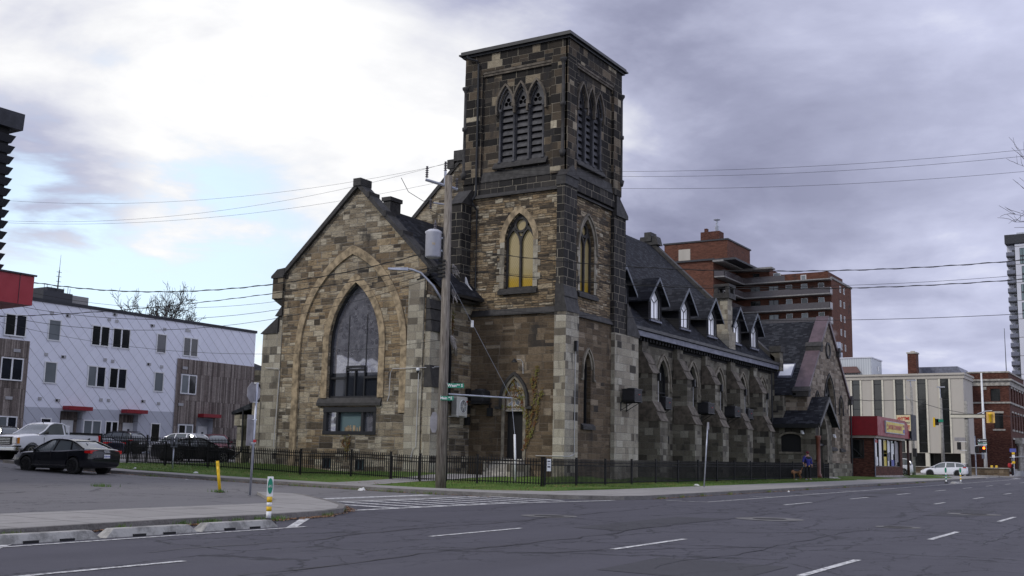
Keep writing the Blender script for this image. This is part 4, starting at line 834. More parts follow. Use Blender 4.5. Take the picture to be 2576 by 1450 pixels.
# --- chapel with its own gable to the street
CV, CU = 24.0, 87.0
ch = MB()
cw = arch(85.7, 88.4, 1.35, 4.6, 6.9, 12); cs1 = arch(89.95, 90.75, 1.3, 4.55, 5.35); cs0 = arch(83.25, 84.05, 1.3, 4.55, 5.35)
ch.wall('v', CV, [(81.0, -1.2), (93.0, -1.2), (93.0, 5.4), (CU, 11.3), (81.0, 5.4)], [cw, cs1, cs0], .4)
ch.face('u', 81.0, rect(CV, 40, -1.2, 5.4)); ch.face('u', 93.0, rect(CV, 40, -1.2, 5.4))
P(ch, 'chapel_wall', 'chapel')
mb = MB(); mb.slab('v', CV, 81.0, 93.1, -1.2, .1, 0, .12); P(mb, 'chapel_plinth', 'nave')
for a, k in ((cw, (85.7, 88.4, 1.35, 4.6, 6.9)), (cs1, (89.95, 90.75, 1.3, 4.55, 5.35)), (cs0, (83.25, 84.05, 1.3, 4.55, 5.35))):
    gothic('lancet_window', 'v', CV, *k, rev=.4, ringw=.12, hoodw=.1, hoodz=k[3]-.6, hoodmat='darkstone', gl='glassdark', legs=False, mull=1 if k[0] == 85.7 else 0)
def ringc(cx, cz, ri, ro, p0, p1, mat, name, k=20):
    ci = [(cx+ri*math.cos(2*PI*i/k), cz+ri*math.sin(2*PI*i/k)) for i in range(k)]; co = [(cx+ro*math.cos(2*PI*i/k), cz+ro*math.sin(2*PI*i/k)) for i in range(k)]
    return MB().ring('v', CV, ci, co, p0, p1, close=True).build(name, mat, church)
ro_ = ringc(86.9, 8.95, .48, .66, 0, .1, 'darkstone', 'round_panel')
MB().face('v', CV, [(86.9+.48*math.cos(2*PI*i/20), 8.95+.48*math.sin(2*PI*i/20)) for i in range(20)], .02).build('carved_shield', 'dressgrey', ro_)
mb = MB()
for s_ in (-1, 1):
    xe = CU+s_*6.35; a = [(CU, CV-.1, 11.35), (xe, CV-.1, 5.2), (xe, CV-.1, 5.05), (CU, CV-.1, 11.2)]; mb.prism([(x, CV+.7, z) for x, _, z in a], [(x, 40, z) for x, _, z in a])
P(mb, 'chapel_roof', 'shingle')
mb = MB()
for s_ in (-1, 1):
    a = [(CU, 11.75), (CU+s_*2.6, 9.2), (CU+s_*2.6, 8.85), (CU, 11.3)]; mb.prism([(x, CV-.15, z) for x, z in a], [(x, CV+.85, z) for x, z in a])
    a = [(CU+s_*2.55, 9.0), (CU+s_*6.1, 5.5), (CU+s_*6.1, 5.15), (CU+s_*2.55, 8.7)]; mb.prism([(x, CV-.15, z) for x, z in a], [(x, CV+.95, z) for x, z in a])
P(mb, 'chapel_coping', 'copper', 'purple brown metal capping of the chapel gable')
mb = MB()
for s_ in (-1, 1):
    for k, (dx, z) in enumerate(((2.6, 8.75), (6.1, 5.05))): x = CU+s_*dx; mb.box(x-.25, x+.25, CV-.25, CV+.95, z-.1, z+.3); mb.add([(x-.3, CV-.3, z+.3), (x+.3, CV-.3, z+.3), (x+.3, CV+1, z+.3), (x-.3, CV+1, z+.3), (x, CV-.3, z+.65), (x, CV+1, z+.65)], [(0, 1, 4), (2, 3, 5), (1, 2, 5, 4), (3, 0, 4, 5), (0, 3, 2, 1)])
P(mb, 'kneeler', 'darkstone')
mb = MB(); o0 = (82.3, 26.0)
def onr(x, y, e=0): return (x, y, 11.35-(CU-x)*(6.15/6.35)+e)
mb.prism([onr(81.9, 25.4, .03), onr(81.9, 26.5, .03), onr(83.0, 26.5, .03), onr(83.0, 25.4, .03)], [onr(81.9, 25.4, .16), onr(81.9, 26.5, .16), onr(83.0, 26.5, .16), onr(83.0, 25.4, .16)])
sk = P(mb, 'skylight', 'lilac'); MB().add([onr(81.98, 25.48, .165), onr(81.98, 26.42, .165), onr(82.92, 26.42, .165), onr(82.92, 25.48, .165)], [(0, 1, 2, 3)]).build('glass', 'dormerglass', sk)
mb = MB(); mb.tube([(93.1, 23.9, 5.2), (93.1, 23.9, -1)], .07, 6); P(mb, 'downpipe', 'blackmetal')
# --- entrance porch
PV, PL, PR, PC = 23.15, 80.15, 84.4, 82.3
pw = MB(); pd_ = arch(80.95, 83.0, -1.0, 1.9, 3.6, 10)
pw.wall('v', PV, [(PL, -1.2), (PR, -1.2), (PR, 2.9), (PC, 4.7), (PL, 2.9)], [pd_], .35)
aw = [(24.25, .85), (24.25, 1.9)]+[(25.0-.75*math.cos(PI*i/8), 1.9+.28*math.sin(PI*i/8)) for i in range(1, 8)]+[(25.75, 1.9), (25.75, .85)]
pw.wall('u', PL, rect(PV, 29.5, -1.2, 2.9), [aw], .15); pw.face('u', PR, rect(PV, 29.5, -1.2, 2.9))
P(pw, 'porch_wall', 'nave')
dw = hood(MB(), 'v', PV, 80.95, 83.0, 1.9, 3.6, .2, 0, .06, foot=-.9).build('porch_door', 'dressgrey', church)
MB().face('v', PV, arch(80.9, 83.05, -1, 1.9, 3.62), -.33).build('door_leaf', 'glassdark', dw)
mb = MB(); mb.slab('v', PV, 80.95, 83.0, 1.35, 1.5, -.32, -.2); mb.slab('v', PV, 81.95, 82.05, -1, 1.4, -.32, -.25); mb.build('door_frame', 'frame', dw)
mb = MB(); mb.face('u', PL, aw, -.13); bw_ = P(mb, 'arched_shutter', 'matte')
mb = MB(); mb.ring('u', PL, aw[1:-1], [(24.12, 1.9)]+[(25.0-.88*math.cos(PI*i/8), 1.9+.42*math.sin(PI*i/8)) for i in range(1, 8)]+[(25.88, 1.9)], 0, .07); mb.slab('u', PL, 24.1, 25.9, .7, .85, 0, .06); mb.build('arch_trim', 'dressgrey', bw_)
mb = MB(); mb.lathe(80.22, 23.0, [(-1.0, .2), (-.75, .2), (-.7, .14), (1.7, .14), (1.75, .18), (1.95, .21), (2.05, .22)], 14);  P(mb, 'porch_column', 'rust', smooth=True)
mb = MB()
for s_ in (-1, 1):
    xe = PC+s_*2.55; a = [(PC, 5.0), (xe, 2.92), (xe, 2.78), (PC, 4.86)]; mb.prism([(x, 22.75, z) for x, z in a], [(x, 29.5, z) for x, z in a])
P(mb, 'porch_roof', 'shingle')
mb = MB()
for s_ in (-1, 1):
    xe = PC+s_*2.6; a = [(PC, 5.0), (xe, 2.9), (xe, 2.62), (PC, 4.6)]; mb.prism([(x, 22.66, z) for x, z in a], [(x, 22.74, z) for x, z in a])
mb.box(79.68, 79.78, 22.8, 26.4, 2.6, 2.88); P(mb, 'barge_board', 'blackmetal')
mb = MB(); mb.box(80.6, 83.2, 22.4, 23.1, -1.2, -.92); mb.box(80.6, 83.2, 22.0, 22.4, -1.2, -1.0); P(mb, 'porch_step', 'concrete')
# --- small entrance canopy at the back left of the church, with a niche
mb = MB(); mb.box(43.9, 44.7, 44.3, 44.8, -.9, 1.45); mb.box(43.8, 44.9, 44.2, 44.95, 1.45, 2.05); P(mb, 'side_pier', 'quoin')
mb = MB(); mb.prism([(43.7, 42.4, 2.6), (43.7, 45.1, 2.05), (43.7, 45.1, 2.2), (43.7, 42.4, 3.1)], [(47, 42.4, 2.6), (47, 45.1, 2.05), (47, 45.1, 2.2), (47, 42.4, 3.1)]); P(mb, 'side_canopy', 'shingle')
mb = MB(); mb.box(44.2, 56, 39.7, 44.0, -1, 4.5); mb.box(50, 60, 44, 46.4, -1, 6.5); P(mb, 'rear_wing', 'nave')
mb = MB(); mb.tube([(43.6, 44.1, 2.3), (43.6, 44.05, 0.1), (43.5, 44.6, -.35)], .055, 6); P(mb, 'downpipe', 'blackmetal')
# ------------------------------------------------------------------ helpers for objects
def text(s, size, origin, xdir, mat, parent, name='lettering', bold=.0, align='CENTER', up=(0, 0, 1), sx=1.0):
    cu = bpy.data.curves.new('t', 'FONT'); cu.body = s; cu.size = size; cu.align_x = align; cu.align_y = 'CENTER'; cu.offset = bold; cu.extrude = .002; cu.resolution_u = 2
    ob = bpy.data.objects.new('t', cu); COL.objects.link(ob); bpy.context.view_layer.update()
    me = bpy.data.meshes.new_from_object(ob.evaluated_get(bpy.context.evaluated_depsgraph_get())); bpy.data.objects.remove(ob); bpy.data.curves.remove(cu)
    X = Vector(xdir).normalized(); Z = Vector(up); N = X.cross(Z)
    off = OFF.get(parent.name, Vector((0, 0, 0)))
    for v in me.vertices: v.co = Vector(origin)-off+X*v.co.x*sx+Z*v.co.y+N*v.co.z
    me.materials.clear(); me.materials.append(M[mat]); o = bpy.data.objects.new(name, me); COL.objects.link(o); o.parent = parent; return o
def slabdir(a, d, w, z0, z1, t):   # vertical plate centred at a (x,y) along direction d
    d = Vector((d[0], d[1], 0)).normalized(); nn = Vector((-d.y, d.x, 0)); A = Vector((a[0], a[1], 0))
    q = [A-d*w/2-nn*t/2, A+d*w/2-nn*t/2, A+d*w/2+nn*t/2, A-d*w/2+nn*t/2]
    return [Vector((v.x, v.y, z0)) for v in q], [Vector((v.x, v.y, z1)) for v in q]
M['fence'] = plain('black fence paint', (.007, .007, .008), .6, var=.2, spec=.25)
M['signwhite'] = plain('white sign sheet', (.75, .76, .76), .5, var=.08); M['signgreen'] = plain('green sign sheet', (.008, .22, .13), .45, var=.1); M['signback'] = plain('bare aluminium sign back', (.30, .29, .30), .5, metal=.4, var=.2)
M['yellow'] = plain('yellow plastic', (.75, .47, .01), .45, var=.12); M['red'] = plain('red metal fascia', (.26, .012, .02), .45, var=.18); M['redpaint'] = plain('red paint', (.45, .02, .02), .4, var=.1)
M['rubber'] = plain('black rubber', (.012, .012, .012), .7, var=.2)
m, n, b = newmat('weathered wood pole'); p = pos(n); q = n.vm('MULTIPLY', p, (9, 9, .7)); w = n.noise(q, 2.2, 6, .7)
n.put(b.inputs['Base Color'], n.ramp(w, [(.3, (.06, .048, .038)), (.5, (.20, .175, .145)), (.7, (.33, .30, .26))])); b.inputs['Roughness'].default_value = .9; n.put(b.inputs['Normal'], n.bump(w, .04)); M['pole'] = m
# ------------------------------------------------------------------ fences
def bay(mb, a, b_, za, zb, h=1.02, gap=.115):
    a = Vector((a[0], a[1], 0)); b_ = Vector((b_[0], b_[1], 0)); L = (b_-a).length; d = (b_-a)/L; nn = Vector((-d.y, d.x, 0))
    for e, w_ in ((h-.05, .018), (h-.19, .018), (.12, .018)):
        q0 = a+Vector((0, 0, za+e)); q1 = b_+Vector((0, 0, zb+e))
        mb.prism([q0-nn*.014-Vector((0, 0, w_)), q0+nn*.014-Vector((0, 0, w_)), q0+nn*.014+Vector((0, 0, w_)), q0-nn*.014+Vector((0, 0, w_))], [q1-nn*.014-Vector((0, 0, w_)), q1+nn*.014-Vector((0, 0, w_)), q1+nn*.014+Vector((0, 0, w_)), q1-nn*.014+Vector((0, 0, w_))])
    k = max(2, round(L/gap))
    for i in range(1, k):
        p_ = a+d*L*i/k; z = za+(zb-za)*i/k
        mb.prism([(p_.x-.014, p_.y-.014, z+.06), (p_.x+.014, p_.y-.014, z+.06), (p_.x+.014, p_.y+.014, z+.06), (p_.x-.014, p_.y+.014, z+.06)], [(p_.x-.014, p_.y-.014, z+h+.03), (p_.x+.014, p_.y-.014, z+h+.03), (p_.x+.014, p_.y+.014, z+h+.03), (p_.x-.014, p_.y+.014, z+h+.03)])
        z2 = z+h+.03; mb.add([(p_.x-.018, p_.y-.018, z2), (p_.x+.018, p_.y-.018, z2), (p_.x+.018, p_.y+.018, z2), (p_.x-.018, p_.y+.018, z2), (p_.x, p_.y, z2+.06)], [(0, 1, 4), (1, 2, 4), (2, 3, 4), (3, 0, 4), (0, 3, 2, 1)])
def fence(label, pts, hpost=1.13, gap=.115, zf=ZL, h=1.02, skip=(), group=None):
    z = zf(*pts[0]); t = thing('iron_fence', label, 'fence', (pts[0][0], pts[0][1], z), 0, group)
    for p_ in pts:
        z = zf(*p_); mb = MB().box(p_[0]-.035, p_[0]+.035, p_[1]-.035, p_[1]+.035, z-.2, z+hpost); mb.box(p_[0]-.045, p_[0]+.045, p_[1]-.045, p_[1]+.045, z+hpost, z+hpost+.03); mb.build('post', 'fence', t)
    for i in range(len(pts)-1):
        if i in skip: continue
        mb = MB(); bay(mb, pts[i], pts[i+1], zf(*pts[i]), zf(*pts[i+1]), h, gap); mb.build('railing', 'fence', t)
    return t
fence('long black iron picket fence in front of the church along the main street', [(38.2+2.69*k, 21.9) for k in range(15)])
fence('black iron picket fence from the street corner back to the garden gate', [(37.3, 27.35), (37.3, 24.5), (38.13, 21.98)])
fence('black iron picket fence along the side street beyond the garden gate', [(37.3, y) for y in (28.9, 31.06, 33.99, 36.98, 39.85, 42.82, 45.62)])
g = thing('garden_gate', 'black iron gate closing the path opposite the great window', 'gate', (37.3, 28.1, ZL(37.3, 28)))
mb = MB(); bay(mb, (37.3, 27.45), (37.3, 28.80), ZL(37.3, 27.4), ZL(37.3, 28.8), 1.0, .11); mb.build('railing', 'fence', g)
mb = MB(); z = ZL(37.3, 28); mb.box(37.28, 37.32, 27.41, 27.45, z+.05, z+1.02); mb.box(37.28, 37.32, 28.80, 28.84, z+.05, z+1.02); P(mb, 'gate_frame', 'fence', parent=g); MB().box(37.22, 37.26, 28.78, 28.88, z+.55, z+.68).build('latch', 'fence', g)
fence('taller black iron fence screening the cars behind the church', [(38.0, 48.6), (41, 48.6), (44, 48.6), (47, 48.6), (49.6, 48.6)], hpost=1.35, h=1.22, zf=lambda x, y: G(x, y)+.1)
fence('short black railing beside the porch steps', [(78.6, 22.2), (79.9, 22.2)], zf=lambda x, y: -1.05)
t = thing('notice', 'small white notice hung on the fence at the street corner', 'sign', (38.46, 21.84, -.4))
MB().box(38.30, 38.62, 21.835, 21.85, -.5, -.02).build('board', 'signwhite', t)
M['ink'] = plain('dark print', (.05, .05, .08), .6, var=0)
mb = MB(); [mb.box(38.34+k*.045, 38.34+k*.045+w, 21.828, 21.834, z, z+h) for z, h, w, n in ((-.14, .05, .035, 5), (-.23, .025, .04, 5), (-.36, .065, .03, 5)) for k in range(n)]; mb.build('faded_print', 'ink', t)
# ------------------------------------------------------------------ utility pole
PX, PY = 34.2, 24.1
up_ = thing('utility_pole', 'tall weathered wooden utility pole with grey transformer and street lamp on the corner grass', 'utility pole', (PX, PY, -1.15))
MB().tube([(PX, PY, -1.4), (PX-.02, PY, 4.5), (PX-.05, PY+.02, 10.9)], .20, 14, r1=.145).build('shaft', 'pole', up_, smooth=True)
dl = Vector((-.83, 1.12, 0)).normalized(); dq = Vector((.45, -.89, 0))
X0 = Vector((PX, PY, 0)); Z = lambda z: Vector((0, 0, z))
mb = MB(); a = X0+dl*.95+Z(10.72); b_ = X0-dl*.32+Z(10.38)
mb.tube([a, b_], .06, 6); mb.build('crossarm', 'galv', up_)
mb = MB(); mb.tube([X0+dl*.18+Z(10.5), X0+dl*.18+Z(11.1)], .05, 6); mb.build('bracket', 'galv', up_)
M['insul'] = plain('grey brown insulator', (.12, .11, .12), .3, var=.2)
def insul(p_, h=.42, tilt=(0, 0, 1)):
    mb = MB(); prof = []
    for i in range(5): zz = p_.z+h*i/5; prof += [(zz, .03), (zz+h*.08, .075), (zz+h*.16, .03)]
    mb.lathe(p_.x, p_.y, prof+[(p_.z+h, .045), (p_.z+h+.04, .045)], 8); return mb.build('insulator', 'insul', up_)
insul(X0+dl*.9+Z(10.8)); insul(X0+dl*.18+Z(11.1), .34); insul(X0-dl*.28+Z(10.45), .34)
c0 = X0+dl*.56; tr_ = MB().lathe(c0.x, c0.y, [(7.62, .27), (7.66, .31), (8.55, .31), (8.6, .34), (8.64, .33), (8.72, .2), (8.74, .05)], 22).build('transformer', 'galv', up_, smooth=True); tr_['label'] = 'light grey cylindrical transformer drum'
M['drum'] = plain('light grey drum paint', (.50, .51, .56), .4, var=.1); tr_.data.materials[0] = M['drum']
mb = MB(); mb.lathe(c0.x-.05, c0.y-.1, [(8.7, .04), (8.75, .08), (8.8, .04), (8.85, .07), (8.9, .04), (8.95, .06), (9.0, .03), (9.1, .02)], 8); mb.build('bushing', 'insul', tr_)
mb = MB(); mb.tube([X0+dl*.2+Z(8.4), X0+dl*.36+Z(8.4)], .05, 5); mb.tube([X0+dl*.2+Z(7.9), X0+dl*.36+Z(7.9)], .05, 5); mb.build('mounting_bracket', 'galv', tr_)
text('TC', .1, tuple(c0-Vector((.27, .21, 0))+Z(8.1)), (.6, -.8, 0), 'yellow', tr_)
mb = MB(); mb.tube([X0+dl*.1+Z(9.75), X0+dl*.62+Z(9.8)], .03, 6); mb.build('cutout_arm', 'galv', up_); insul(X0+dl*.72+Z(9.55), .35)
mb = MB(); mb.tube([X0+dl*.75+Z(9.9), X0+dl*1.0+Z(9.85), X0+dl*1.6+Z(10.2), X0+dl*1.9+Z(10.75)], .012, 4); mb.tube([X0+dl*.74+Z(9.5), X0+dl*.3+Z(9.3), X0+dl*.36+Z(9.05)], .012, 4)
for k in range(3): mb.tube([X0+dl*(.86-.02*k)+Z(8.3), X0+dl*(.9-.05*k)+Z(7.6), X0+dl*(.5-.1*k)+Z(7.1), X0+dl*.2+Z(7.0)], .016, 4)
P(mb, 'lead_wire', 'rubber', parent=up_)
mb = MB()
for k, z in enumerate((7.45, 7.3, 7.15, 7.0, 6.85)): mb.box(PX-.25, PX-.15, PY-.05, PY+.25, z, z+.07)
for k in range(6): a = X0+dl*(.2+.12*k)+Z(7.35-.1*k); mb.tube([a, a+dl*.35+Z(-.12)], .035, 5)
mb.build('splices', 'rubber', up_)
lampm = MB(); lampm.tube([X0+dl*.15+Z(5.95), X0+dl*.5+Z(6.5), X0+dl*1.0+Z(7.0), X0+dl*1.35+Z(7.12), X0+dl*1.6+Z(7.14)], .045, 8); la = lampm.build('lamp_arm', 'galv', up_, smooth=True)
a = X0+dl*1.5+Z(7.12); e_ = dl*.78; nn = Vector((-dl.y, dl.x, 0))*.13
MB().prism([a-nn*.6+Z(-.05), a+nn*.6+Z(-.05), a+nn*.6+Z(.07), a-nn*.6+Z(.07)], [a+e_-nn+Z(-.04), a+e_+nn+Z(-.04), a+e_+nn*.8+Z(.03), a+e_-nn*.8+Z(.03)]).build('lamp_head', 'galv', la)
SE = Vector((38.3, 23.57, 2.42))
MB().tube([(PX+.15, PY, 2.36), SE], .035, 8).build('strut_bar', 'galv', up_)
MB().tube([X0+Z(6.95), SE, (38.45, 23.47, .95), (38.5, 23.42, -1.0)], .011, 5).build('guy_wire', 'galv', up_)
MB().tube([(38.45, 23.47, .95), (38.47, 23.44, .0), (38.5, 23.42, -1.0)], .045, 8).build('guy_guard', 'signwhite', up_, smooth=True)
m1 = (X0+Z(6.95)).lerp(SE, .38); MB().box(m1.x-.04, m1.x+.04, m1.y-.04, m1.y+.04, m1.z-.15, m1.z+.12).build('guy_insulator', 'signwhite', up_)
mb = MB()
for k in range(2): mb.tube([X0+dq*.205+Vector((0, 0, -1.2)), X0+dq*.19+Z(3.0), X0+dq*.17+Z(6.5)], .014, 4)
mb.build('ground_wire', 'rubber', up_)
mb = MB(); random.seed(5)
for z0 in (7.4, 6.4, 4.6):
    for k in range(14):
        p0 = X0+dq*.22+Z(z0); q = [p0]
        for i in range(4): q.append(q[-1]+Vector((random.uniform(-.02, .09), random.uniform(-.09, .02), random.uniform(-.18, -.02))))
        mb.tube(q, .008, 3)
M['rag'] = plain('frayed grey rag', (.34, .32, .31), .9, var=.3); P(mb, 'frayed_cord', 'rag', parent=up_)
def street_sign(lab, words, sizes, cx, cz, w, h):
    A = X0+dq*cx+Vector((-.22, -.10, 0)); t = thing('street_name_sign', lab, 'street sign', (A.x, A.y, cz))
    a, b_ = slabdir((A.x, A.y), dq, w, cz-h/2, cz+h/2, .02); MB().prism(a, b_).build('plate', 'signgreen', t)
    o = A-Vector((.89, .45, 0))*.02
    for (s_, sz, x, dz) in words: text(s_, sz, (o.x+dq.x*x, o.y+dq.y*x, cz+dz), tuple(dq), 'signwhite', t, bold=.004)
    mb = MB(); mb.tube([A-dq*(w/2)+Z(cz+h/2+.01), X0+Z(cz+h/2+.01)], .012, 4); mb.build('bracket', 'galv', t)
street_sign('green street name plate reading West Ave S beside the pole, above the strut', [('West', .155, -.145, 0), ('Ave', .075, .09, .03), ('S', .155, .23, 0)], 0, .52, 2.66, .62, .17)
street_sign('green street name plate reading Main St E half hidden by the pole, below the strut', [('Main', .14, -.12, 0), ('St', .065, .085, .03), ('E', .14, .17, 0)], 0, .19, 2.18, .5, .16)
t = thing('traffic_sign', 'edge-on grey octagonal sign back on the left of the utility pole', 'traffic sign', (PX-.05, PY+.28, 1.2))
A = X0+dl*.26; oct_ = [(.3*math.cos(PI/8+i*PI/4), .42+.42*math.sin(PI/8+i*PI/4)) for i in range(8)]
MB().prism([A+Vector((-.03, .05, 0))+dl*.28*x/.3*.6+Z(.85+z*1.0) for x, z in oct_], [A+Vector((-.01, .06, 0))+dl*.28*x/.3*.6+Z(.85+z*1.0) for x, z in oct_]).build('plate', 'signback', t)
# ------------------------------------------------------------------ overhead wires (sag fitted as shallow curves)
WL = [('a', (26, 54), (5.98, -4.83, 11.43), .9, .010, 'topmost thin wire running left from the utility pole'), ('b', (26, 54), (6.89, -6.87, 11.47), .9, .010, 'second thin wire running left, just under the topmost'), ('c', (26, 54), (5.51, -5.0, 10.75), .9, .010, 'third thin wire running left near the pole crossarm height'),
      ('d', (26, 54), (10.29, -7.87, 8.08), .9, .03, 'thick twisted cable running left just above the white building'), ('e', (26, 54), (3.47, -4.87, 7.37), .9, .022, 'cable running left across the great gable, upper of the group'), ('f', (26, 54), (12.18, -8.76, 7.45), .9, .014, 'thin cable running left below the upper group cable'),
      ('g', (26, 54), (11.75, -9.29, 7.25), .9, .018, 'black cable running left over the great window apex'), ('h', (26, 54), (11.79, -9.86, 7.03), .9, .018, 'lowest black cable of the group running left over the great window'), ('i', (26, 54), (8.38, -4.13, 4.44), .9, .013, 'thin cable running left low across the stained glass'),
      ('R1', (41, -3), (3.07, -3.18, 11.27), .98, .011, 'topmost of three thin wires running right across the belfry'), ('R2', (41, -3), (3.23, -3.4, 11.12), .98, .011, 'middle of three thin wires running right across the belfry'), ('R3', (41, -3), (3.04, -3.35, 10.66), .98, .011, 'lowest of three thin wires running right under the belfry'),
      ('k', (41, -3), (4.66, -5.07, 8.04), .98, .024, 'twisted cable running right above the brick apartment block'), ('l', (41, -3), (4.3, -4.46, 7.29), .98, .013, 'thin cable running right over the dormers, upper of a pair'), ('m', (41, -3), (4.09, -4.42, 7.23), .98, .022, 'twisted cable running right over the dormers, lower of a pair'),
      ('n', (41, -3), (2.88, -3.1, 5.76), .98, .018, 'lowest cable running right across the nave eaves')]
for nm, (ex, ey), (ca, cb, cc0), smax, rad, lab in WL:
    A = Vector((PX, PY)); B_ = Vector((ex, ey)); rad *= .72; q = []
    for i in range(29):
        s_ = smax*i/28; p_ = A.lerp(B_, s_); q.append((p_.x, p_.y, ca*s_*s_+cb*s_+cc0))
    mb = MB(); mb.tube(q, rad*.75, 5)
    if rad > .015:
        q2 = []
        for i in range(141):
            s_ = smax*i/140; p_ = A.lerp(B_, s_); an = i*1.1; q2.append((p_.x+rad*.5*math.cos(an), p_.y, ca*s_*s_+cb*s_+cc0+rad*1.4*math.sin(an)))
        mb.tube(q2, rad*.45, 4)
    tag(mb.build('overhead_wire', 'rubber'), lab, 'wire', 'overhead wires')
# ------------------------------------------------------------------ small street things
def pole_thing(name, lab, cat, x, y, z0, h, rad, mat, lean=(0, 0), k=8):
    t = thing(name, lab, cat, (x, y, z0)); MB().tube([(x, y, z0-.05), (x+lean[0], y+lean[1], z0+h)], rad, k).build('post', mat, t, smooth=True); return t
sx_, sy_, sz_ = 24.2, 24.0, G(24.2, 24)+.12
t = pole_thing('stop_sign', 'back of an octagonal sign on a galvanised post, with a tall plate below it', 'road sign', sx_, sy_, sz_, 3.30, .035, 'galv', (.0, -.05))
ang = [(.33*math.cos(PI/8+i*PI/4), .33*math.sin(PI/8+i*PI/4)) for i in range(8)]
dS = Vector((.25, .97, 0)).normalized(); o1 = Vector((sx_+.02, sy_+.02, 1.79))
dS = Vector((.99, .12, 0)).normalized(); o1 = Vector((sx_-.02, sy_+.06, 1.79))
mb = MB().prism([o1+dS*a_+Vector((.0, .0, b2)) for a_, b2 in ang], [o1+dS*a_+Vector((0, .015, b2)) for a_, b2 in ang]); mb.build('octagon_plate', 'signback', t)
a, b_ = slabdir((sx_-.04, sy_+.08), tuple(dS), .38, .2, 1.12, .012); MB().prism(a, b_).build('lower_plate', 'signback', t)
mb = MB()
for z in (2.08, 1.5, .98, .28): mb.box(sx_-.045, sx_+.07, sy_-.05, sy_+.05, z-.015, z+.015)
mb.build('clamp', 'signwhite', t); MB().box(sx_-.03, sx_+.04, sy_-.1, sy_-.03, .3, .38).build('sticker', 'redpaint', t)
z = G(16.9, 16.24)+.008; t = thing('bicycle_marker_post', 'white and yellow banded flexible post with green bicycle emblem near the left kerb', 'bollard', (16.9, 16.2, z))
bx_, by_ = 16.9, 16.2
MB().lathe(bx_, by_, [(z, .16), (z+.03, .15), (z+.05, .06), (z+.11, .05)], 14).build('foot', 'rubber', t, smooth=True)
for i, (a_, b2, mt) in enumerate(((.10, .24, 'signwhite'), (.24, .335, 'yellow'), (.335, .42, 'signwhite'), (.42, .53, 'yellow'))): MB().tube([(bx_, by_, z+a_), (bx_, by_, z+b2)], .053+.001*(i % 2), 16).build('tube', mt, t, smooth=True)
vw = Vector((bx_, by_, 0)).normalized(); vr = Vector((vw.y, -vw.x, 0))
a, b_ = slabdir((bx_, by_), tuple(vr), .125, z+.53, z+.94, .05); pan = MB().prism(a, b_).build('panel', 'signwhite', t, bevel=.01)
cz = z+.75; el = [Vector((bx_, by_, cz))-vw*.0265+vr*.052*math.cos(i*PI/14)+Vector((0, 0, .16*math.sin(i*PI/14))) for i in range(28)]
mb = MB(); mb.prism([q-vw*.0 for q in el], [q-vw*.004 for q in el]); mb.build('green_oval', 'signgreen', pan)
mb = MB(); c3 = Vector((bx_, by_, cz))-vw*.033
def lcl(x, zz): return c3+vr*x+Vector((0, 0, zz))
for cx_ in (-.024, .024): mb.tube([lcl(cx_+.016*math.cos(i*PI/8), -.012+.016*math.sin(i*PI/8)) for i in range(17)], .0022, 4)
for q in (((-.024, -.012), (-.012, .014), (.014, .014), (.024, -.012)), ((-.012, .014), (0, -.012), (.014, .014)), ((-.024, -.012), (0, -.012)), ((-.012, .014), (-.015, .024), (-.021, .024)), ((.014, .014), (.012, .024), (.02, .026))): mb.tube([lcl(*e) for e in q], .0022, 4)
mb.build('bicycle_symbol', 'signwhite', pan)
z = G(25.3, 26.4)+.02; t = pole_thing('yellow_post', 'leaning plain yellow flexible post on the lot edge', 'bollard', 25.3, 26.4, z, .98, .05, 'yellow', (-.07, .13), 12)
MB().lathe(25.3, 26.4, [(z, .16), (z+.05, .1), (z+.06, .06)], 12).build('foot', 'rubber', t)
for k in (.62, .82): MB().tube([(25.3-.07*k, 26.4+.13*k, z+k), (25.3-.07*(k+.1), 26.4+.13*(k+.1), z+k+.1)], .053, 12).build('band', 'amberband' if 'amberband' in M else 'yellow', t)
z = ZL(35.3, 40)-.02; t = pole_thing('parking_meter', 'twin-headed grey parking meter on the grass before the iron fence', 'parking meter', 35.3, 40.0, z, 1.02, .035, 'galv')
M['meter'] = plain('grey cast meter', (.09, .095, .11), .4, var=.2)
for s_ in (-1, 1):
    c4 = Vector((35.3, 40.0, 0))+Vector((.5, -.87, 0))*.10*s_; hd = MB().lathe(c4.x, c4.y, [(z+1.04, .03), (z+1.1, .075), (z+1.2, .085), (z+1.27, .06), (z+1.3, .075), (z+1.36, .08), (z+1.42, .078), (z+1.48, .05), (z+1.5, .02)], 12).build('meter_head', 'meter', t, smooth=True); hd.scale = (1, 1, 1)
MB().box(35.2, 35.4, 39.88, 40.12, z+1.0, z+1.05).build('yoke', 'meter', t)
z = G(48.6, 19.3)+.13; t = pole_thing('street_sign_post', 'slightly leaning blue-grey sign post seen edge on, at the pavement before the nave', 'sign post', 48.6, 19.3, z, 3.0, .032, 'galv', (.28, -.10)); MB().box(48.8, 48.98, 19.17, 19.19, z+2.66, z+3.0).build('plate', 'signback', t)
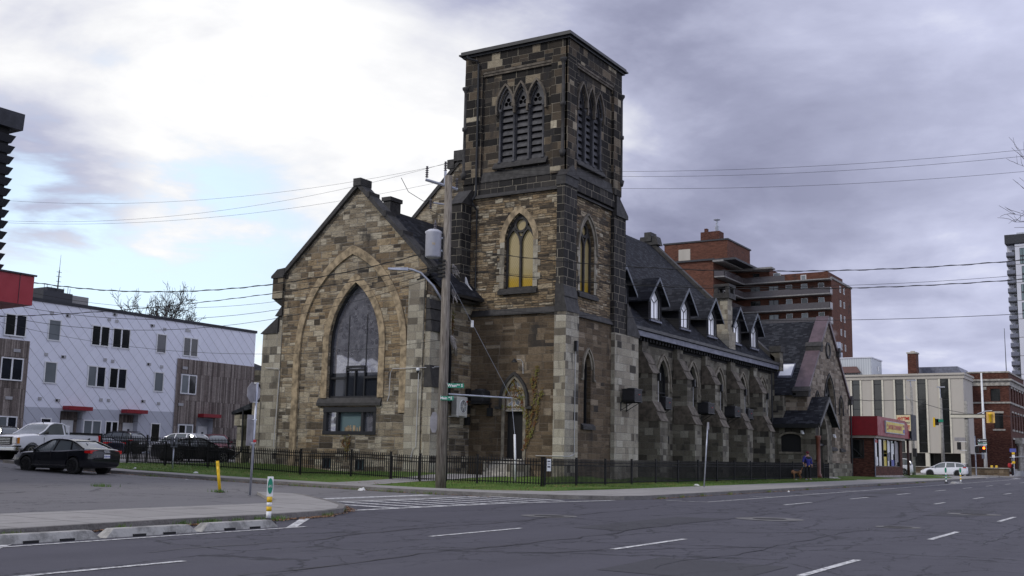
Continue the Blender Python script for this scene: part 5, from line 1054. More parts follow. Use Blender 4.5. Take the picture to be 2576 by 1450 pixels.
# litter
M['paper'] = plain('crumpled paper', (.65, .65, .63), .8, var=.1)
def crumple(lab, x, y, z, s_, flat=.5):
    mb = MB(); random.seed(int(x*13+y*7)); k = 7; ring_ = []
    for j in range(4):
        ring_.append([(x+s_*(1-.2*j)*random.uniform(.6, 1)*math.cos(i*2*PI/k), y+s_*(1-.2*j)*random.uniform(.6, 1)*math.sin(i*2*PI/k), z+s_*flat*j/3*random.uniform(.6, 1.2)) for i in range(k)])
    v = [q for r_ in ring_ for q in r_]; fs = [(j*k+i, j*k+(i+1) % k, (j+1)*k+(i+1) % k, (j+1)*k+i) for j in range(3) for i in range(k)]+[tuple(3*k+i for i in range(k))]
    mb.add(v, fs); tag(mb.build('litter', 'paper'), lab, 'litter', 'scraps of litter')
crumple('white crumpled paper on the grass left of the stop sign post', 33.6, 36.6, ZL(33.6, 36.6), .14); crumple('white scrap lying on the grass strip near the parking meter', 34.0, 41.0, ZL(34, 41), .12)
crumple('flat white scrap in the side street gutter', 31.2, 34.5, G(31, 34), .16, .15); crumple('white bag at the foot of the blue-grey sign post', 49.4, 20.0, ZL(49.4, 20.2)+.02, .2, .4); crumple('small white cup in the main street gutter before the nave', 50.5, 15.9, G(50, 16), .07, 1)
crumple('pale broken kerb stone by the crosswalk', 31.4, 25.6, G(31, 25), .22, .5)
# ------------------------------------------------------------------ things fixed to the church walls
M['acdark'] = blocks('dark condenser grille', .05, .028, [(0, (.03, .03, .034)), (1, (.045, .045, .05))], mortar=(.008, .008, .008), mw=.008, warp=0, var=.1, bumpd=.01, streak=0, rough=.5)
def condenser(lab, x, y, z, w, rz=0, dp=.74, first=None):
    t = thing('condenser_unit', lab, 'air conditioner', (x, y, z), 0, 'dark condenser units bracketed to the walls')
    MB().box(x-w/2, x+w/2, y-dp/2, y+dp/2, z+.03, z+.64).build('casing', 'acdark', t, bevel=.05)
    mb = MB().box(x-w/2-.015, x+w/2+.015, y-dp/2-.015, y+dp/2+.015, z, z+.05); mb.build('base', 'blackmetal', t)
    MB().box(x-w/2-.01, x+w/2+.01, y-dp/2-.01, y+dp/2+.01, z+.62, z+.67).build('lid', 'blackmetal', t)
    MB().lathe(x, y, [(z+.66, .3), (z+.72, .28), (z+.74, .05)], 14).build('fan_guard', 'blackmetal', t)
    MB().box(x+.02, x+.14, y-dp/2-.03, y-dp/2-.0, z+.36, z+.40).build('badge', 'redpaint', t)
    for s_ in (-1, 1):
        mb = MB(); xx = x+s_*w*.38; mb.box(xx-.02, xx+.02, y-dp/2, y+dp/2+.12, z-.05, z); mb.box(xx-.02, xx+.02, y+dp/2+.08, y+dp/2+.12, z-.5, z-.05); mb.tube([(xx, y-dp*.3, z-.05), (xx, y+dp/2+.1, z-.45)], .018, 4); mb.build('bracket', 'blackmetal', t)
condenser('dark condenser on the pale buttress at the tower end of the nave', 52.25, 24.72, 3.02, .95)
condenser('dark condenser beside the first nave buttress', 58.6, 25.75, 2.95, .9)
condenser('dark condenser between the second and third nave buttresses', 64.5, 25.45, 2.95, 1.1); condenser('dark condenser left of the fourth nave buttress', 69.2, 25.45, 2.95, 1.1); condenser('dark condenser just right of the fourth nave buttress', 72.6, 25.75, 2.95, 1.0)
t = thing('condenser_unit', 'dark round-cornered condenser on the tower wall left of the arched door', 'air conditioner', (45.1, 29.55, 2.6), 0, 'dark condenser units bracketed to the walls')
MB().box(44.75, 45.45, 29.15, 29.95, 2.63, 3.25).build('casing', 'acdark', t, bevel=.1); MB().box(44.72, 45.48, 29.12, 29.98, 2.58, 2.64).build('base', 'blackmetal', t); MB().lathe(45.1, 29.55, [(3.25, .3), (3.31, .28), (3.33, .05)], 14).build('fan_guard', 'blackmetal', t)
mb = MB(); mb.box(44.75, 45.6, 29.25, 29.29, 2.54, 2.58); mb.box(44.75, 45.6, 29.8, 29.84, 2.54, 2.58); mb.box(45.5, 45.55, 29.25, 29.29, 2.0, 2.55); mb.build('bracket', 'blackmetal', t); MB().box(45.4, 45.58, 29.1, 29.35, 2.0, 2.4).build('switch_box', 'blackmetal', t)
M['offwhite'] = plain('off-white appliance enamel', (.62, .61, .57), .4, var=.06)
# the white fan unit faces the main street
t = thing('fan_unit', 'off-white air conditioner with round fan grille, bracketed to the side wall by the pole', 'air conditioner', (44.3, 30.1, 1.95))
MB().box(43.72, 44.62, 29.98, 30.32, 1.95, 2.88).build('casing', 'offwhite', t, bevel=.02)
yf = 29.97; mb = MB(); ci = [(44.24+.27*math.cos(i*PI/12), 2.42+.30*math.sin(i*PI/12)) for i in range(24)]; co = [(44.24+.30*math.cos(i*PI/12), 2.42+.33*math.sin(i*PI/12)) for i in range(24)]
mb.ring('v', yf, ci, co, -.01, .02, close=True)
for k in range(1, 5): mb.ring('v', yf, [(44.24+(.055*k-.004)*math.cos(i*PI/12), 2.42+(.06*k-.004)*math.sin(i*PI/12)) for i in range(24)], [(44.24+(.055*k+.004)*math.cos(i*PI/12), 2.42+(.06*k+.004)*math.sin(i*PI/12)) for i in range(24)], 0, .012, close=True)
for k in range(6): mb.tube([(44.24+.05*math.cos(k*PI/3), yf-.012, 2.42+.05*math.sin(k*PI/3)), (44.24+.28*math.cos(k*PI/3), yf-.012, 2.42+.31*math.sin(k*PI/3))], .008, 4)
mb.build('fan_grille', 'signwhite', t); M['midgrey'] = plain('grey fan blades', (.12, .12, .12), .5, var=.1)
MB().face('v', yf, ci, .004).build('fan_recess', 'midgrey', t); MB().face('v', yf, [(44.24+.07*math.cos(i*PI/8), 2.42+.08*math.sin(i*PI/8)) for i in range(16)], .02).build('fan_hub', 'offwhite', t)
mb = MB(); [mb.box(43.705, 43.725, 30.0, 30.3, 2.02+k*.045, 2.04+k*.045) for k in range(18)]; mb.build('side_fins', 'midgrey', t); MB().face('v', yf, [(44.5, 2.62), (44.58, 2.62), (44.6, 2.70), (44.52, 2.70)], .005).build('badge', 'redpaint', t)
mb = MB(); mb.box(43.8, 43.84, 29.95, 30.5, 1.9, 1.95); mb.box(44.5, 44.54, 29.95, 30.5, 1.9, 1.95); P(mb, 'bracket', 'signwhite', parent=t)
mb = MB(); mb.box(44.9, 45.1, 30.25, 30.45, 2.1, 2.5); mb.box(44.9, 45.1, 30.25, 30.45, 1.6, 2.0); mb.box(44.9, 45.1, 30.25, 30.45, 2.95, 3.35)
for k, (a_, b2) in enumerate(((2.75, 3.35), (2.1, 2.5), (1.55, 1.95))):
    tag(MB().box(45.05, 45.25, 30.2, 30.42, a_, b2).build('loudspeaker', 'blackmetal', bevel=.01), ('upper', 'middle', 'lowest')[k]+' of three small black boxes on the wall right of the fan unit', 'loudspeaker', 'black boxes on the church corner')
def conduit(lab, pts, rad=.018, mat='pipe'): return tag(MB().tube(pts, rad, 6).build('conduit', mat), lab, 'conduit', 'metal conduits on the church walls')
conduit('grey conduit climbing the pale corner of the tower', [(46.35, 24.95, 5.3), (46.35, 24.95, .35), (46.3, 24.95, .2), (45.9, 24.95, .12), (45.38, 24.98, .12), (45.38, 25.7, .12), (45.55, 26.6, .12)])
conduit('grey conduit running level right of the great window then down the corner', [(41.55, 32.55, 2.55), (41.55, 32.45, 2.8), (41.55, 32.42, 3.9), (41.55, 32.3, 4.1), (41.58, 30.6, 4.12), (41.66, 30.4, 4.12), (41.9, 30.1, 4.12)])
conduit('grey conduit going down from the camera at the right corner of the gable', [(41.57, 30.75, 4.1), (41.57, 30.78, .4), (41.57, 30.95, .3), (41.57, 31.1, -.3)])
conduit('grey conduit on the left buttress ending in a round box', [(41.55, 40.6, 4.35), (41.55, 39.75, 4.3), (41.55, 39.6, 4.15), (41.55, 39.75, .3)])
conduit('conduit from the black junction box on the corner pier', [(42.4, 30.0, 6.0), (42.4, 30.0, 4.4), (42.3, 30.0, 4.2), (41.8, 30.0, 4.15)])
for k, x in enumerate((56.5+.9, 61.7+.9, 66.3+.9, 70.9+.9, 75.5+.9)):
    conduit('thin conduit on the '+('first', 'second', 'third', 'fourth', 'fifth')[k]+' nave buttress below its black lamp', [(x, 25.52, 4.9), (x, 25.52, 3.0)])
    tag(MB().box(x-.07, x+.07, 25.38, 25.54, 4.5, 4.95).build('wall_lamp', 'blackmetal', bevel=.01), 'small black box lamp on the '+('first', 'second', 'third', 'fourth', 'fifth')[k]+' nave buttress from the tower', 'lamp', 'black box lamps on the church')
tag(MB().box(46.25, 46.42, 24.82, 24.97, 5.15, 5.65).build('wall_lamp', 'blackmetal', bevel=.01), 'black box lamp on the pale corner buttress of the tower', 'lamp', 'black box lamps on the church')
tag(MB().box(42.3, 42.48, 29.9, 30.04, 5.8, 6.2).build('junction_box', 'blackmetal', bevel=.01), 'black junction box on the corner pier beside the utility pole', 'box')
t = thing('wall_light', 'small dark shaded lamp above the arched door on a curved pipe', 'lamp', (45.4, 27.7, 4.7))
MB().tube([(45.56, 27.4, 4.05), (45.52, 27.4, 4.6), (45.4, 27.45, 4.72), (45.3, 27.6, 4.74)], .02, 6).build('pipe', 'pipe', t); MB().lathe(45.25, 27.72, [(4.60, .16), (4.64, .15), (4.74, .05), (4.78, .03)], 10).build('shade', 'blackmetal', t)
def camera_dome(lab, x, y, z):
    t = thing('security_camera', lab, 'camera', (x, y, z), 0, 'security cameras on the church'); MB().lathe(x, y, [(z, .08), (z+.1, .085), (z+.14, .05)], 12).build('housing', 'signwhite', t, smooth=True); MB().lathe(x, y, [(z-.11, .01), (z-.08, .05), (z, .07)], 12).build('dome', 'matte', t, smooth=True); MB().box(x, x+.14, y-.02, y+.02, z+.04, z+.1).build('bracket', 'signwhite', t)
camera_dome('white dome camera at the right corner of the great gable', 41.45, 30.72, 3.95)
for k, (x, y, z, lab) in enumerate(((80.02, 24.1, 2.2, 'white floodlight on the side wall of the porch'), (84.2, 22.9, 2.05, 'white double floodlight beside the porch arch'))):
    t = thing('floodlight', lab, 'lamp', (x, y, z)); MB().box(x-.05, x+.08, y-.05, y+.1, z, z+.22).build('base', 'signwhite', t); MB().lathe(x-.1, y-.08, [(z-.05, .1), (z+.1, .07), (z+.14, .03)], 10).build('lamp_head', 'signwhite', t)
# climbing plants round the door
M['vine'] = plain('woody vine', (.12, .05, .022), .9, var=.3); M['vineleaf'] = plain('small yellow-green leaves', (.11, .12, .02), .8, var=.5, vs=3, col2=(.13, .045, .015))
def vine(lab, roots, n_leaf, xw):
    t = thing('climbing_vine', lab, 'plant', (xw, roots[0][0][0], -.5)); mb = MB(); lf = MB(); random.seed(11)
    for path in roots:
        q = []
        for (a0, z0), (a1, z1) in zip(path[:-1], path[1:]):
            for i in range(6): f_ = i/6; q.append((xw-.02, a0+(a1-a0)*f_+random.gauss(0, .015), z0+(z1-z0)*f_))
        q.append((xw-.02, path[-1][0], path[-1][1])); mb.tube(q, .032, 4, r1=.012)
        for p_ in q:
            for _ in range(n_leaf):
                y, z = p_[1]+random.gauss(0, .05), p_[2]+random.gauss(0, .06); s_ = random.uniform(.02, .045); a = random.random()*6; x = xw-.03-random.random()*.06
                lf.add([(x+.01*math.cos(a), y-s_, z), (x-.01, y, z-s_), (x, y+s_, z), (x-.015*math.sin(a), y, z+s_)], [(0, 1, 2, 3)])
    mb.build('stems', 'vine', t); lf.build('leaves', 'vineleaf', t, recalc=False)
vine('leafy vine climbing the wall to the right of the arched door', [[(27.25, .6), (26.95, 1.3), (26.85, 2.3), (26.7, 3.1), (26.65, 4.0), (26.6, 4.4)], [(26.9, 2.1), (26.6, 2.4), (26.4, 3.0), (26.3, 3.2)], [(26.8, 3.2), (26.9, 3.7), (26.85, 3.8)], [(27.2, .5), (27.1, 1.4), (27.15, 1.9), (27.2, 2.4)], [(27.3, .4), (27.0, .9), (26.8, 1.3), (26.6, 1.9), (26.5, 2.4)]], 6, UF)
vine('vine spreading over the pale rubble above the door', [[(27.3, 2.0), (27.4, 2.6), (27.6, 3.0), (27.9, 3.5), (28.0, 3.75)], [(27.5, 2.85), (28.0, 2.95), (28.4, 2.9)], [(27.3, 2.4), (27.8, 2.45), (28.5, 2.42), (28.7, 2.5)], [(27.8, 3.3), (28.2, 3.25), (28.4, 3.15)], [(27.7, 3.2), (27.45, 3.3), (27.3, 3.1)], [(27.45, 2.6), (27.3, 3.0), (27.2, 3.2)]], 5, UF+.02)
vine('dried brown creeper below the wide low window', [[(35.0, -.3), (35.0, .5), (35.2, .85)], [(35.0, .3), (34.8, .7)], [(35.0, .1), (35.25, .45), (35.3, .7)], [(35.0, .4), (34.85, .9)]], 2, UA)
vine('small green creeper on the hood of the side lancet', [[(30.5, 6.2), (30.48, 6.6), (30.45, 7.0)], [(30.5, 6.2), (30.46, 5.7)]], 8, 43.9)
# ------------------------------------------------------------------ background buildings
M['brick'] = blocks('red brown brick', .24, .078, [(0, (.085, .028, .018)), (.6, (.15, .05, .03)), (1, (.21, .085, .05))], mortar=(.12, .08, .065), mw=.008, warp=0, var=.25, bumpd=.01, soot=.03)
M['brickdark'] = blocks('dark red brick', .24, .078, [(0, (.05, .018, .013)), (.6, (.095, .034, .023)), (1, (.13, .055, .038))], mortar=(.08, .055, .045), mw=.008, warp=0, var=.3, bumpd=.01)
M['orangebrick'] = blocks('orange red brick', .5, .2, [(0, (.078, .032, .021)), (1, (.13, .054, .036))], mortar=(.15, .08, .055), mw=.012, warp=0, var=.2, bumpd=.0, soot=.02)
M['board'] = blocks('weathered vertical boards', .13, 2.2, [(0, (.11, .09, .08)), (.5, (.20, .168, .15)), (1, (.32, .28, .25))], mortar=(.02, .016, .014), mw=.010, warp=.15, var=.4, bumpd=.02, streak=0)
m, n, b = newmat('diamond cladding panels'); x, y, z = n.sep(pos(n)); k1 = n.m('DIVIDE', n.m('ADD', n.m('MULTIPLY', x, 1.0), z), 1.02); k2 = n.m('DIVIDE', n.m('SUBTRACT', n.m('MULTIPLY', x, 1.0), z), 1.02)
l1 = n.sm(n.m('FRACT', k1), .055, .02); l2 = n.sm(n.m('FRACT', k2), .03, .01)
cid, _ = n.white(n.xyz(n.m('FLOOR', k1), n.m('FLOOR', k2), 3))
low = n.sm(n.m('ADD', z, n.m('MULTIPLY', x, -.018)), 2.02, 1.98)
c = n.mix(n.m('MULTIPLY', cid, .5), (.84, .86, .95), (.78, .80, .90)); c = n.mix(low, c, (.46, .48, .54)); c = n.mix(n.m('MULTIPLY', n.noise(n.vm('MULTIPLY', pos(n), (1, 1, .2)), 1.2, 5), .3), c, (.56, .57, .63))
c = n.mix(n.m('MULTIPLY', l1, .8), c, (.16, .16, .18)); c = n.mix(n.m('MULTIPLY', l2, .35), c, (.22, .22, .25))
n.put(b.inputs['Base Color'], c); b.inputs['Roughness'].default_value = .45; n.put(b.inputs['Normal'], n.bump(n.m('ADD', cid, n.m('MULTIPLY', l1, -1)), .012)); M['diamond'] = m
M['beige'] = plain('beige precast panel', (.44, .41, .36), .8, var=.12, vs=.3, streak=1); M['beigelight'] = plain('pale cream fin', (.60, .57, .47), .7, var=.1)
M['slabgrey'] = plain('pale concrete slab edge', (.24, .235, .23), .85, var=.2); M['balglass'] = plain('smoked balcony glass', (.055, .045, .05), .2, var=.2, coat=.3)
m, n, b = newmat('ribbed white steel'); x, y, z = n.sep(pos(n)); w = n.m('FRACT', n.m('MULTIPLY', n.m('ADD', x, y), 3.2)); n.put(b.inputs['Base Color'], n.mix(n.sm(w, .35, .2), (.50, .53, .56), (.36, .39, .43))); b.inputs['Roughness'].default_value = .5; M['ribbed'] = m
M['charcoal'] = plain('charcoal ribbed cladding', (.022, .024, .032), .6, var=.2); M['tower_white'] = plain('white tower panel', (.58, .59, .66), .6, var=.06, vs=.2)
def win(parent, pl, c, a, b_, z0, z1, glassm='glass', framem='white', fw=.07, mull=1, rec=.0, name='window', half=None):
    mb = MB()
    for q in ((a, b_, z0, z0+fw), (a, b_, z1-fw, z1), (a, a+fw, z0+fw, z1-fw), (b_-fw, b_, z0+fw, z1-fw)): mb.slab(pl, c, *q, -rec, -rec+.05)
    for i in range(mull): x = a+(b_-a)*(i+1)/(mull+1); mb.slab(pl, c, x-fw*.7, x+fw*.7, z0+fw, z1-fw, -rec, -rec+.045)
    o = mb.build(name, framem, parent)
    if half: mid = (a+b_)/2; MB().face(pl, c, rect(a+fw, mid-fw*.7, z0+fw, z1-fw), -rec+.012).build('pane', half, o); MB().face(pl, c, rect(mid+fw*.7, b_-fw, z0+fw, z1-fw), -rec+.012).build('pane', glassm, o)
    else: MB().face(pl, c, rect(a+fw*.5, b_-fw*.5, z0+fw*.5, z1-fw*.5), -rec+.012).build('pane', glassm, o)
    return o
# white and timber apartment row across the lot
B = thing('apartment_building', 'three-storey building clad in white diamond panels and brown boards behind the car park', 'building', (58, 76, 0))
V = 70.0
mb = MB(); mb.wall('v', V, [(30, -.8), (70.2, -.8), (70.2, 10.5), (30, 10.5)], [rect(51.0, 52.9, -.6, 2.72), rect(56.2, 58.0, -.6, 2.72), rect(63.9, 65.8, -.6, 2.72)], .7)
mb.box(30, 70.18, V+.72, 82, -.8, 10.5); mb.add([(70.2, V, -.8), (70.2, V+1, -.8), (70.2, V+1, 10.5), (70.2, V, 10.5)], [(0, 1, 2, 3)]); mb.build('wall', 'diamond', B)
mb = MB(); mb.slab('v', V, 29.9, 70.3, 10.45, 10.68, -.2, .08); mb.build('roof_edge', 'charcoal', B)
mb = MB(); mb.wall('v', V, rect(61.5, 70.22, -.8, 7.48), [rect(61.95, 63.65, 4.58, 6.27), rect(61.95, 63.65, .9, 2.2), rect(63.92, 65.78, -.6, 2.74)], .04); [setattr(mb, 'v', [(x, y-.06, z) for x, y, z in mb.v])]
mb.add([(70.23, V-.06, -.8), (70.23, V+11, -.8), (70.23, V+11, 7.48), (70.23, V-.06, 7.48), (70.2, V-.06, 7.48), (61.5, V-.06, 7.48), (61.5, V, 7.48), (70.2, V, 7.48)], [(0, 1, 2, 3), (4, 5, 6, 7)]); mb.build('timber_cladding', 'board', B)
mb = MB(); mb.slab('v', V, 30, 48.0, -.8, 7.5, 0, .06); mb.build('timber_cladding', 'board', B)
mb = MB(); mb.slab('v', V, 51.05, 52.85, 2.1, 2.7, -.6, -.5); mb.slab('v', V, 56.25, 57.95, 2.1, 2.7, -.6, -.5); mb.slab('v', V, 51.0, 52.9, -.7, 2.1, -.68, -.6); mb.slab('v', V, 56.2, 58, -.7, 2.1, -.68, -.6); P(mb, 'doorway_lining', 'board', parent=B)
MB().slab('v', V, 63.9, 65.8, -.7, 2.7, -.68, -.6).build('doorway_lining', 'diamond', B)
rows = [(7.72, 9.3, ((45.88, 47.6, 1), (49.37, 50.45, 0), (53.1, 54.75, 1), (55.0, 56.68, 1), (59.25, 60.27, 0), (62.0, 63.6, 1))), (4.62, 6.22, ((45.88, 47.6, 1), (49.35, 50.4, 0), (53.03, 54.66, 1), (54.97, 56.62, 1), (59.27, 60.25, 0), (61.97, 63.63, 1))), (.62, 2.15, ((46.0, 47.5, 1), (49.4, 50.3, 0), (53.0, 54.6, 1), (54.95, 56.15, 1), (59.27, 60.22, 0), (62.0, 63.55, 1)))]
random.seed(21)
for z0, z1, ws in rows:
    for a, b_, mu in ws:
        cc = .07 if (a < 48 or (a > 61.5 and z0 < 7)) else 0
        win(B, 'v', V-cc, a, b_, z0, z1, random.choice(('glass', 'glassdark', 'glassblind')), 'white', .085, mu, -.01, half=random.choice(('glassblind', 'glassdark', None)) if mu else None)
for a in (51.5, 57.05, 64.65):
    d_ = MB().slab('v', V, a, a+1.05, -.1, 2.08, -.6, -.52).build('door', 'white', B); MB().slab('v', V, a+.42, a+.62, 1.45, 1.6, -.52, -.51).build('number_plate', 'charcoal', d_); MB().slab('v', V, a+.9, a+.95, .9, 1.05, -.52, -.46).build('handle', 'charcoal', d_)
for a, b_ in ((51.2, 53.2), (56.4, 58.3), (64.1, 66.0)): MB().slab('v', V, a-.05, b_, 2.80, 3.08, -.1, .75).build('entrance_canopy', 'red', B)
M['vent'] = plain('grey vent cover', (.42, .42, .43), .6, var=.2)
for x, z, c_ in ((49.6, 9.75, 0), (50.9, 9.7, 1), (49.4, 6.7, 0), (50.8, 6.65, 1), (49.2, 3.5, 0), (50.6, 3.45, 1), (54.6, 9.85, 0), (55.3, 9.8, 0), (55.05, 10.3, 1), (54.5, 6.75, 0), (55.2, 6.7, 0), (54.4, 3.7, 0), (55.1, 3.7, 0), (58.7, 9.85, 1), (60.0, 9.7, 0), (58.6, 6.75, 1), (59.95, 6.65, 0), (58.3, 3.8, 1), (59.9, 3.7, 0), (62.3, 9.85, 2), (62.2, 6.75, 2), (62.0, 3.75, 2), (46.9, 6.75, 2), (46.6, 3.4, 2)):
    o = MB().slab('v', V-(.07 if (x > 61.5 and z < 7.4) or x < 48 else 0), x-.14, x+.14+.12*c_, z-.11, z+.11, 0, .05).build('vent', 'vent', B)
    if c_ == 1: MB().slab('v', V, x-.1, x+.06, z-.08, z+.08, .05, .055).build('vent_opening', 'matte', o)
# dark ribbed building with a red fascia at the left edge
B = thing('corner_building', 'dark building with stacked horizontal ribs above a red fascia at the left edge', 'building', (20, 46, -1))
mb = MB(); mb.box(8, 25.75, 40.1, 52, 6.9, 13.3); mb.build('wall', 'matte', B)
mb = MB(); mb.prism([(8, 39.8, 12.86), (26.15, 39.8, 12.8), (26.15, 39.75, 13.48), (8, 39.75, 13.4)], [(8, 52, 12.86), (26.15, 52, 12.8), (26.15, 52, 13.48), (8, 52, 13.4)]); mb.build('top_band', 'charcoal', B)
for k in range(13):
    z = 12.42-k*.442; MB().prism([(8, 40.02, z-.20), (25.82, 40.02, z-.20), (25.92, 39.86, z+.09), (8, 39.86, z+.09)], [(8, 51, z-.20), (25.82, 51, z-.20), (25.92, 51, z+.09), (8, 51, z+.09)]).build('rib', 'charcoal', B)
M['brightred'] = plain('glossy red fascia panel', (.30, .008, .02), .4, var=.08)
mb = MB(); mb.prism([(8, 39.5, 5.68), (27.05, 39.5, 5.68), (27.05, 39.5, 6.88), (8, 39.5, 6.88)], [(8, 52, 5.45), (27.05, 44, 5.6), (27.05, 44, 6.85), (8, 52, 6.85)]); mb.build('fascia', 'brightred', B); MB().box(8, 27.12, 39.42, 39.5, 6.86, 6.93).build('trim', 'charcoal', B); [MB().box(x, x+.02, 39.485, 39.5, 5.7, 6.86).build('panel_seam', 'charcoal', B) for x in (23.0, 25.0, 26.4)]
MB().box(8, 24.0, 41, 51, -1.2, 5.5).build('ground_floor', 'charcoal', B)
# brick house glimpsed between the apartments and the church
B = thing('brick_house', 'red brick house with dark roofs glimpsed between the white building and the church', 'house', (61, 60, 0))
mb = MB(); mb.box(70.9, 80, 73, 80, -.6, 5.9); mb.build('wall', 'brickdark', B); mb = MB(); mb.box(72.3, 84, 80.5, 90, -.6, 8.3); mb.build('rear_wall', 'brick', B)
mb = MB(); mb.prism([(70.6, 72.7, 5.8), (70.6, 80.4, 5.8), (70.6, 76.5, 7.2)], [(80.3, 72.7, 5.8), (80.3, 80.4, 5.8), (80.3, 76.5, 7.2)]); mb.prism([(72.0, 80.2, 8.2), (72.0, 90.3, 8.2), (72.0, 85.2, 9.7)], [(84.3, 80.2, 8.2), (84.3, 90.3, 8.2), (84.3, 85.2, 9.7)]); mb.build('roof', 'shingle', B)
# far concrete block with aerials
B = thing('distant_tower_block', 'distant dark tower block crowned with small aerials beyond the white building', 'building', (214, 305, 0))
MB().box(209, 219.5, 300, 312, -1, 48.6).build('block', 'charcoal', B); MB().box(220.6, 227, 302, 312, -1, 48.6).build('side_block', 'slabgrey', B); MB().box(211, 217, 301, 310, 48.6, 49.9).build('penthouse', 'charcoal', B)
mb = MB(); mb.tube([(214.2, 300.5, 49), (214.3, 300.5, 55.6)], .28, 4, r1=.18); mb.tube([(214.3, 300.5, 55.6), (214.4, 300.5, 60.6)], .10, 4, r1=.04)
for z in (50.5, 52, 53.6, 55): mb.tube([(213.4, 300.5, z), (215.2, 300.5, z)], .08, 3)
mb.build('lattice_mast', 'charcoal', B)
for x, h in ((209.5, 1.6), (210.5, 1.2), (212, .9), (216.5, 1.1), (218, 1.5), (218.8, 1.0)): MB().tube([(x, 300.6, 48.6), (x, 300.6, 49.2+h)], .09, 4).build('aerial', 'charcoal', B)
# red brick apartment tower
B = thing('apartment_tower', 'tall stepped red brick apartment block with long balconies behind the nave roof', 'building', (225, 70, 0))
U = 213.0
mb = MB(); mb.box(U, 228, 57.8, 70.2, -1.3, 36.1); mb.box(U+.01, 240, 70.2, 82, -1.3, 39.0); mb.box(200, 222, 77.2, 96, -1.3, 39.1); mb.build('wall', 'orangebrick', B)
MB().box(217, 228, 59.5, 70.2, 36.1, 38.3).build('upper_storey', 'orangebrick', B)
MB().box(201, 214, 74.6, 88, 39.1, 43.2).build('plant_room', 'orangebrick', B); MB().box(200.8, 214.3, 74.4, 88.2, 43.2, 43.5).build('parapet', 'charcoal', B)
c_ = MB().box(203, 205.4, 77, 81, 43.5, 45.6).build('chimney', 'brickdark', B); MB().lathe(203.8, 77.8, [(45.6, .35), (46.6, .5), (46.9, .25), (47.9, .25), (48.0, .7), (48.1, .7)], 8).build('flue', 'galv', c_); MB().box(203.5, 204.3, 79.8, 80.4, 45.6, 46.4).build('vent', 'brickdark', c_)
o = MB().slab('u', 201, 82.4, 84.9, 39.3, 42.0, 0, .05).build('louvred_door', 'beige', B)
mb = MB(); mb.box(199.6, 214, 76.9, 97, 39.1, 39.45); mb.box(199.5, 214.5, 72.5, 77.2, 38.9, 39.3) ; mb.build('roof_edge', 'charcoal', B)
mb = MB(); mb.box(210.6, 213, 69.0, 77, 38.6, 38.95); mb.box(210.8, 214, 63.8, 66.9, 37.7, 37.95) if False else None; mb.box(199.4, 213, 74.9, 77.1, 38.7, 39.05); mb.build('canopy', 'slabgrey', B)
for k, z in enumerate((35.95, 33.05, 30.1, 27.2, 24.3, 21.4)):
    v0 = 57.6; mb = MB(); mb.box(U-1.9, U, v0, 77, z-.22, z); mb.box(200.2, 213, 75.0, 77.15, z-.22, z); mb.build('balcony_slab', 'slabgrey', B)
    if k: mb = MB(); mb.box(U-1.9, U-1.82, v0, 75, z, z+1.15); mb.box(U-1.9, U, v0, v0+.08, z, z+1.15); mb.build('balcony_railing', 'balglass', B); mb = MB(); mb.box(200.2, 211.1, 75.0, 75.08, z, z+1.15); mb.box(200.2, 200.28, 75.0, 77.1, z, z+1.15); mb.build('balcony_railing', 'balglass', B)
    else: mb = MB(); mb.box(U-1.9, U-1.82, 66.5, 75, z, z+1.15); mb.build('balcony_railing', 'balglass', B); mb = MB(); mb.box(200.2, 211.1, 75.0, 75.08, z, z+1.15); mb.box(200.2, 200.28, 75.0, 77.1, z, z+1.15); mb.build('balcony_railing', 'balglass', B)
    zz = z-2.9 if k < 5 else None
    if zz:
        for a, b_, l_ in ((59.2, 60.4, 1), (62.5, 63.8, 1), (65.6, 66.9, 1), (68.4, 70.4, 0), (72.2, 74.2, 0)): win(B, 'u', U, a, b_, zz+(.9 if l_ else .1), zz+2.35, 'glassblind' if (a+k) % 2 < 1.2 else 'glassdark', 'white' if l_ else 'charcoal', .08, 1 if not l_ else 0)
win(B, 'u', U, 72.3, 73.6, 36.6, 38.1, 'glassdark', 'charcoal', .06, 0); win(B, 'u', U, 67.9, 69.4, 36.8, 38.0, 'glassblind', 'white', .08, 0); win(B, 'u', 217, 63.9, 65.0, 36.6, 37.9, 'glassblind', 'white', .1, 0)
for z in (34.9, 32, 29.1, 26.2, 23.3, 20.4):
    for a in (219.0, 221.8): win(B, 'v', 57.8, a, a+.9, z-.7, z+.6, 'glassdark', 'white', .07, 0)
mb = MB(); mb.box(U, 228.2, 57.6, 58.0, 36.1, 36.5); mb.build('parapet', 'slabgrey', B)
